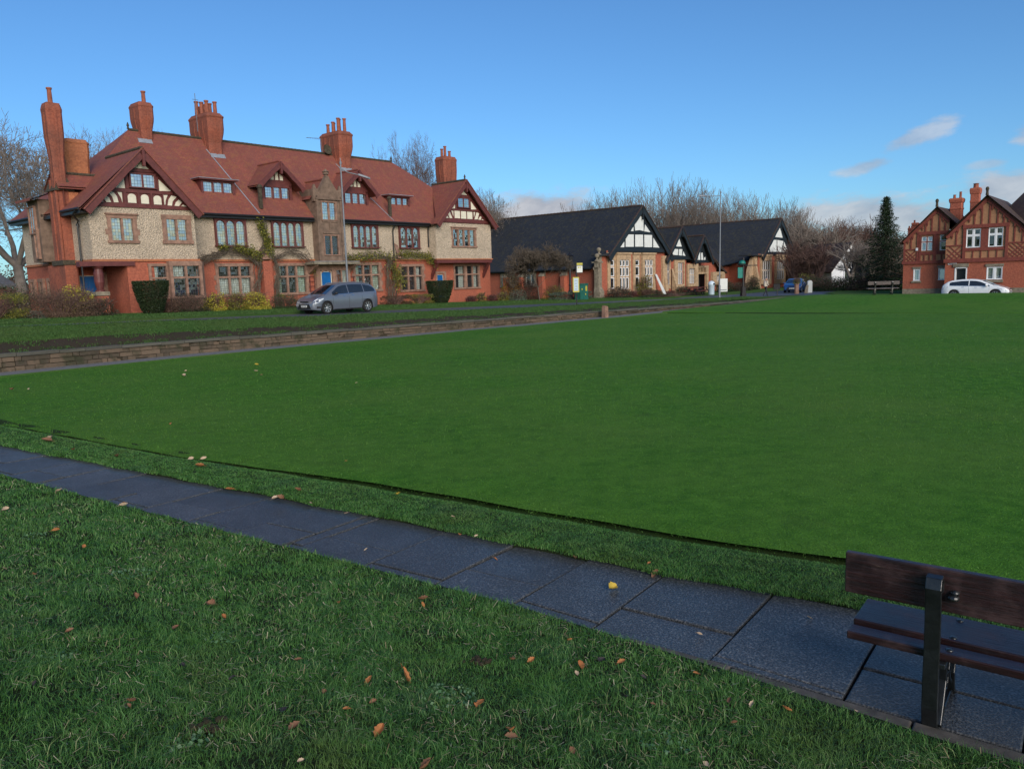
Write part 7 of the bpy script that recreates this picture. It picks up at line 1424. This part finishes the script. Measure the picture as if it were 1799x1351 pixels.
climber('bare stemmed climber with yellow leaves around the brick pier, left of the blue door',10.9,[([(10.6,1.1),(10.7,2.4),(10.9,3.6),(11.2,4.6),(11.6,5.6),(11.5,6.5)],.028,8),([(10.9,3.9),(9.9,4.6),(8.8,4.8),(7.8,4.5),(6.9,4.1)],.02,12),([(12.1,1.0),(12.2,2.4),(12.3,3.6),(12.1,4.4)],.03,8),([(12.1,4.3),(13.2,4.8),(14.2,4.5),(15.0,4.0)],.018,8)],[(11.0,6.7,11.6,5.3,520,.16),(11.5,5.4,11.7,4.6,380,.2),(10.9,4.5,9.2,5.0,480,.14),(8.7,5.0,8.1,5.0,120,.08),(10.2,4.8,10.9,4.4,200,.2),(15.0,4.0,15.1,3.2,70,.1),(12.2,1.6,12.3,1.9,60,.1)])
climber('dense leafy climber with tangled stems right of the grey lamp post',22.4,[([(22.0,.9),(22.0,2.2),(21.9,3.4),(22.1,4.3)],.026,10),([(22.3,.9),(22.5,2.4),(22.3,3.6),(22.0,4.4)],.026,8),([(22.1,4.3),(20.6,4.6),(19.0,4.5),(17.9,4.3)],.016,8),([(22.4,4.3),(24.0,4.7),(25.6,4.6),(26.8,4.3)],.016,6)],[(17.8,4.3,20.9,4.5,560,.22),(21.0,4.7,22.4,4.4,200,.2),(23.0,4.6,26.2,4.5,760,.17),(26.0,4.4,27.0,3.8,320,.2),(22.3,3.9,23.3,2.4,620,.26),(22.2,3.2,22.8,1.9,240,.2)])
# --- distant masses
hz=[]
rn=random.Random(21)
def woodline(name,label,pts,mat,n,size,hh):
    P=[]
    for (x,y),h in pts:
        m=n; q=shrubpts(m,None,.3); P.append(np.stack([x+q[:,0]*hh*1.6,y+q[:,1]*hh,np.abs(q[:,2])*h],1))
    o=leaves(name,np.concatenate(P),size,mat); return tag(o,label,'woodland',kind='stuff')
woodline('distant_woodland','far off brown winter woodland on the skyline',[(((px-899.5)/1350*D,D),h) for px,D,h in [(1380+i*14,190+10*math.sin(i),9+2.4*math.sin(i*1.7)) for i in range(0,18)]+[(820+i*30,230,8) for i in range(20)]+[(-120+i*24,150,7+2*math.sin(i*2)) for i in range(9)]],'lf_brown',1500,.5,6)
# ------------------------------------------------------------------ camera
F_,PIT,ROL,CH=1350.,R_(7.82),R_(1.83),2.45
fw=Vector((0,math.cos(PIT),-math.sin(PIT))); u0=Vector((1,0,0)).cross(fw); rt_=Vector((1,0,0))*math.cos(ROL)-u0*math.sin(ROL); up_=rt_.cross(fw)
cam=bpy.data.cameras.new('camera'); co=bpy.data.objects.new('camera',cam); COL.objects.link(co)
co.matrix_world=Matrix(((rt_.x,up_.x,-fw.x,0),(rt_.y,up_.y,-fw.y,0),(rt_.z,up_.z,-fw.z,CH),(0,0,0,1)))
cam.sensor_width=36; cam.lens=36*F_/1799; cam.clip_start=.05; cam.clip_end=6000; S.camera=co
# ------------------------------------------------------------------ light and sky
SAZ,SEL=R_(160),R_(24)   # the low sun stands behind the photographer, to the right
sun=bpy.data.lights.new('sun','SUN'); so=bpy.data.objects.new('sun',sun); COL.objects.link(so)
sd=Vector((math.sin(SAZ)*math.cos(SEL),math.cos(SAZ)*math.cos(SEL),math.sin(SEL))); so.rotation_euler=sd.to_track_quat('Z','Y').to_euler()
sun.energy=SUN_E; sun.angle=R_(40); sun.color=(1,.93,.84)
wd=bpy.data.worlds.new('World'); S.world=wd; wd.use_nodes=True; nt=wd.node_tree; nt.nodes.clear()
b=NB.__new__(NB); b.t=nt; b.n=nt.nodes; b.l=nt.links
sky=b.N('ShaderNodeTexSky',sky_type='NISHITA',sun_disc=False,sun_elevation=SEL,sun_rotation=SAZ,altitude=50.,air_density=SKY_AIR,dust_density=SKY_DUST,ozone_density=SKY_OZ)
tc=b.N('ShaderNodeTexCoord').outputs['Generated']; sp=b.N('ShaderNodeSeparateXYZ',ins={0:tc})
az=b.math('ARCTAN2',sp.outputs[0],sp.outputs[1]); el=b.math('ARCSINE',sp.outputs[2])
vv=b.N('ShaderNodeCombineXYZ',ins={0:b.math('MULTIPLY',az,1.),1:b.math('MULTIPLY',el,2.2),2:0.}).outputs[0]
nz=b.noise(vv,9.,7,.62,.3); nz2=b.noise(vv,26.,5,.6)
def cloud(a0,e0,sa,se,rot,amt,k=1.5):
    dx=b.math('SUBTRACT',az,R_(a0)); dy=b.math('SUBTRACT',el,R_(e0)); c,s=math.cos(R_(rot)),math.sin(R_(rot))
    x=b.math('DIVIDE',b.math('ADD',b.math('MULTIPLY',dx,c),b.math('MULTIPLY',dy,s)),R_(sa)); y=b.math('DIVIDE',b.math('SUBTRACT',b.math('MULTIPLY',dy,c),b.math('MULTIPLY',dx,s)),R_(se))
    r=b.math('SQRT',b.math('ADD',b.math('MULTIPLY',x,x),b.math('MULTIPLY',y,y)))
    v=b.math('ADD',b.math('SUBTRACT',1.,r),b.math('MULTIPLY',b.math('SUBTRACT',nz,.5),k*2)); v=b.math('ADD',v,b.math('MULTIPLY',b.math('SUBTRACT',nz2,.5),.9))
    n=b.N('ShaderNodeMapRange',interpolation_type='SMOOTHSTEP',ins={0:v,1:.0,2:.6,3:0.,4:amt}).outputs[0]; return n
cl=None
for a in CLOUDS:
    c=cloud(*a); cl=c if cl is None else b.math('MAXIMUM',cl,c)
ccol=b.ramp(nz,[(.36,(.44,.49,.60)),(.62,(.76,.78,.83))])
dt=b.N('ShaderNodeVectorMath',operation='DOT_PRODUCT',ins={0:tc,1:tuple(sd)}).outputs['Value']; ds=b.N('ShaderNodeMapRange',interpolation_type='SMOOTHSTEP',ins={0:dt,1:-.1,2:.95,3:0.,4:1.}).outputs[0]
tn=b.mix(ds,SKY_TINT,SUN_TINT); skyc=b.N('ShaderNodeVectorMath',operation='MULTIPLY',ins={0:sky.outputs[0],1:tn}).outputs[0]
cc=b.N('ShaderNodeVectorMath',operation='SCALE',ins={0:ccol,3:CLOUD_L}).outputs[0]
mx=b.mix(cl,skyc,cc)
bg=b.N('ShaderNodeBackground',ins={1:SKY_S}); b.l.new(mx,bg.inputs[0]); wo=b.N('ShaderNodeOutputWorld'); b.l.new(bg.outputs[0],wo.inputs[0])
S.view_settings.view_transform='Standard'; S.view_settings.look='None'; S.view_settings.gamma=1; S.view_settings.exposure=EXPO
S.render.engine='CYCLES'; S.cycles.max_bounces=6; S.cycles.transparent_max_bounces=8
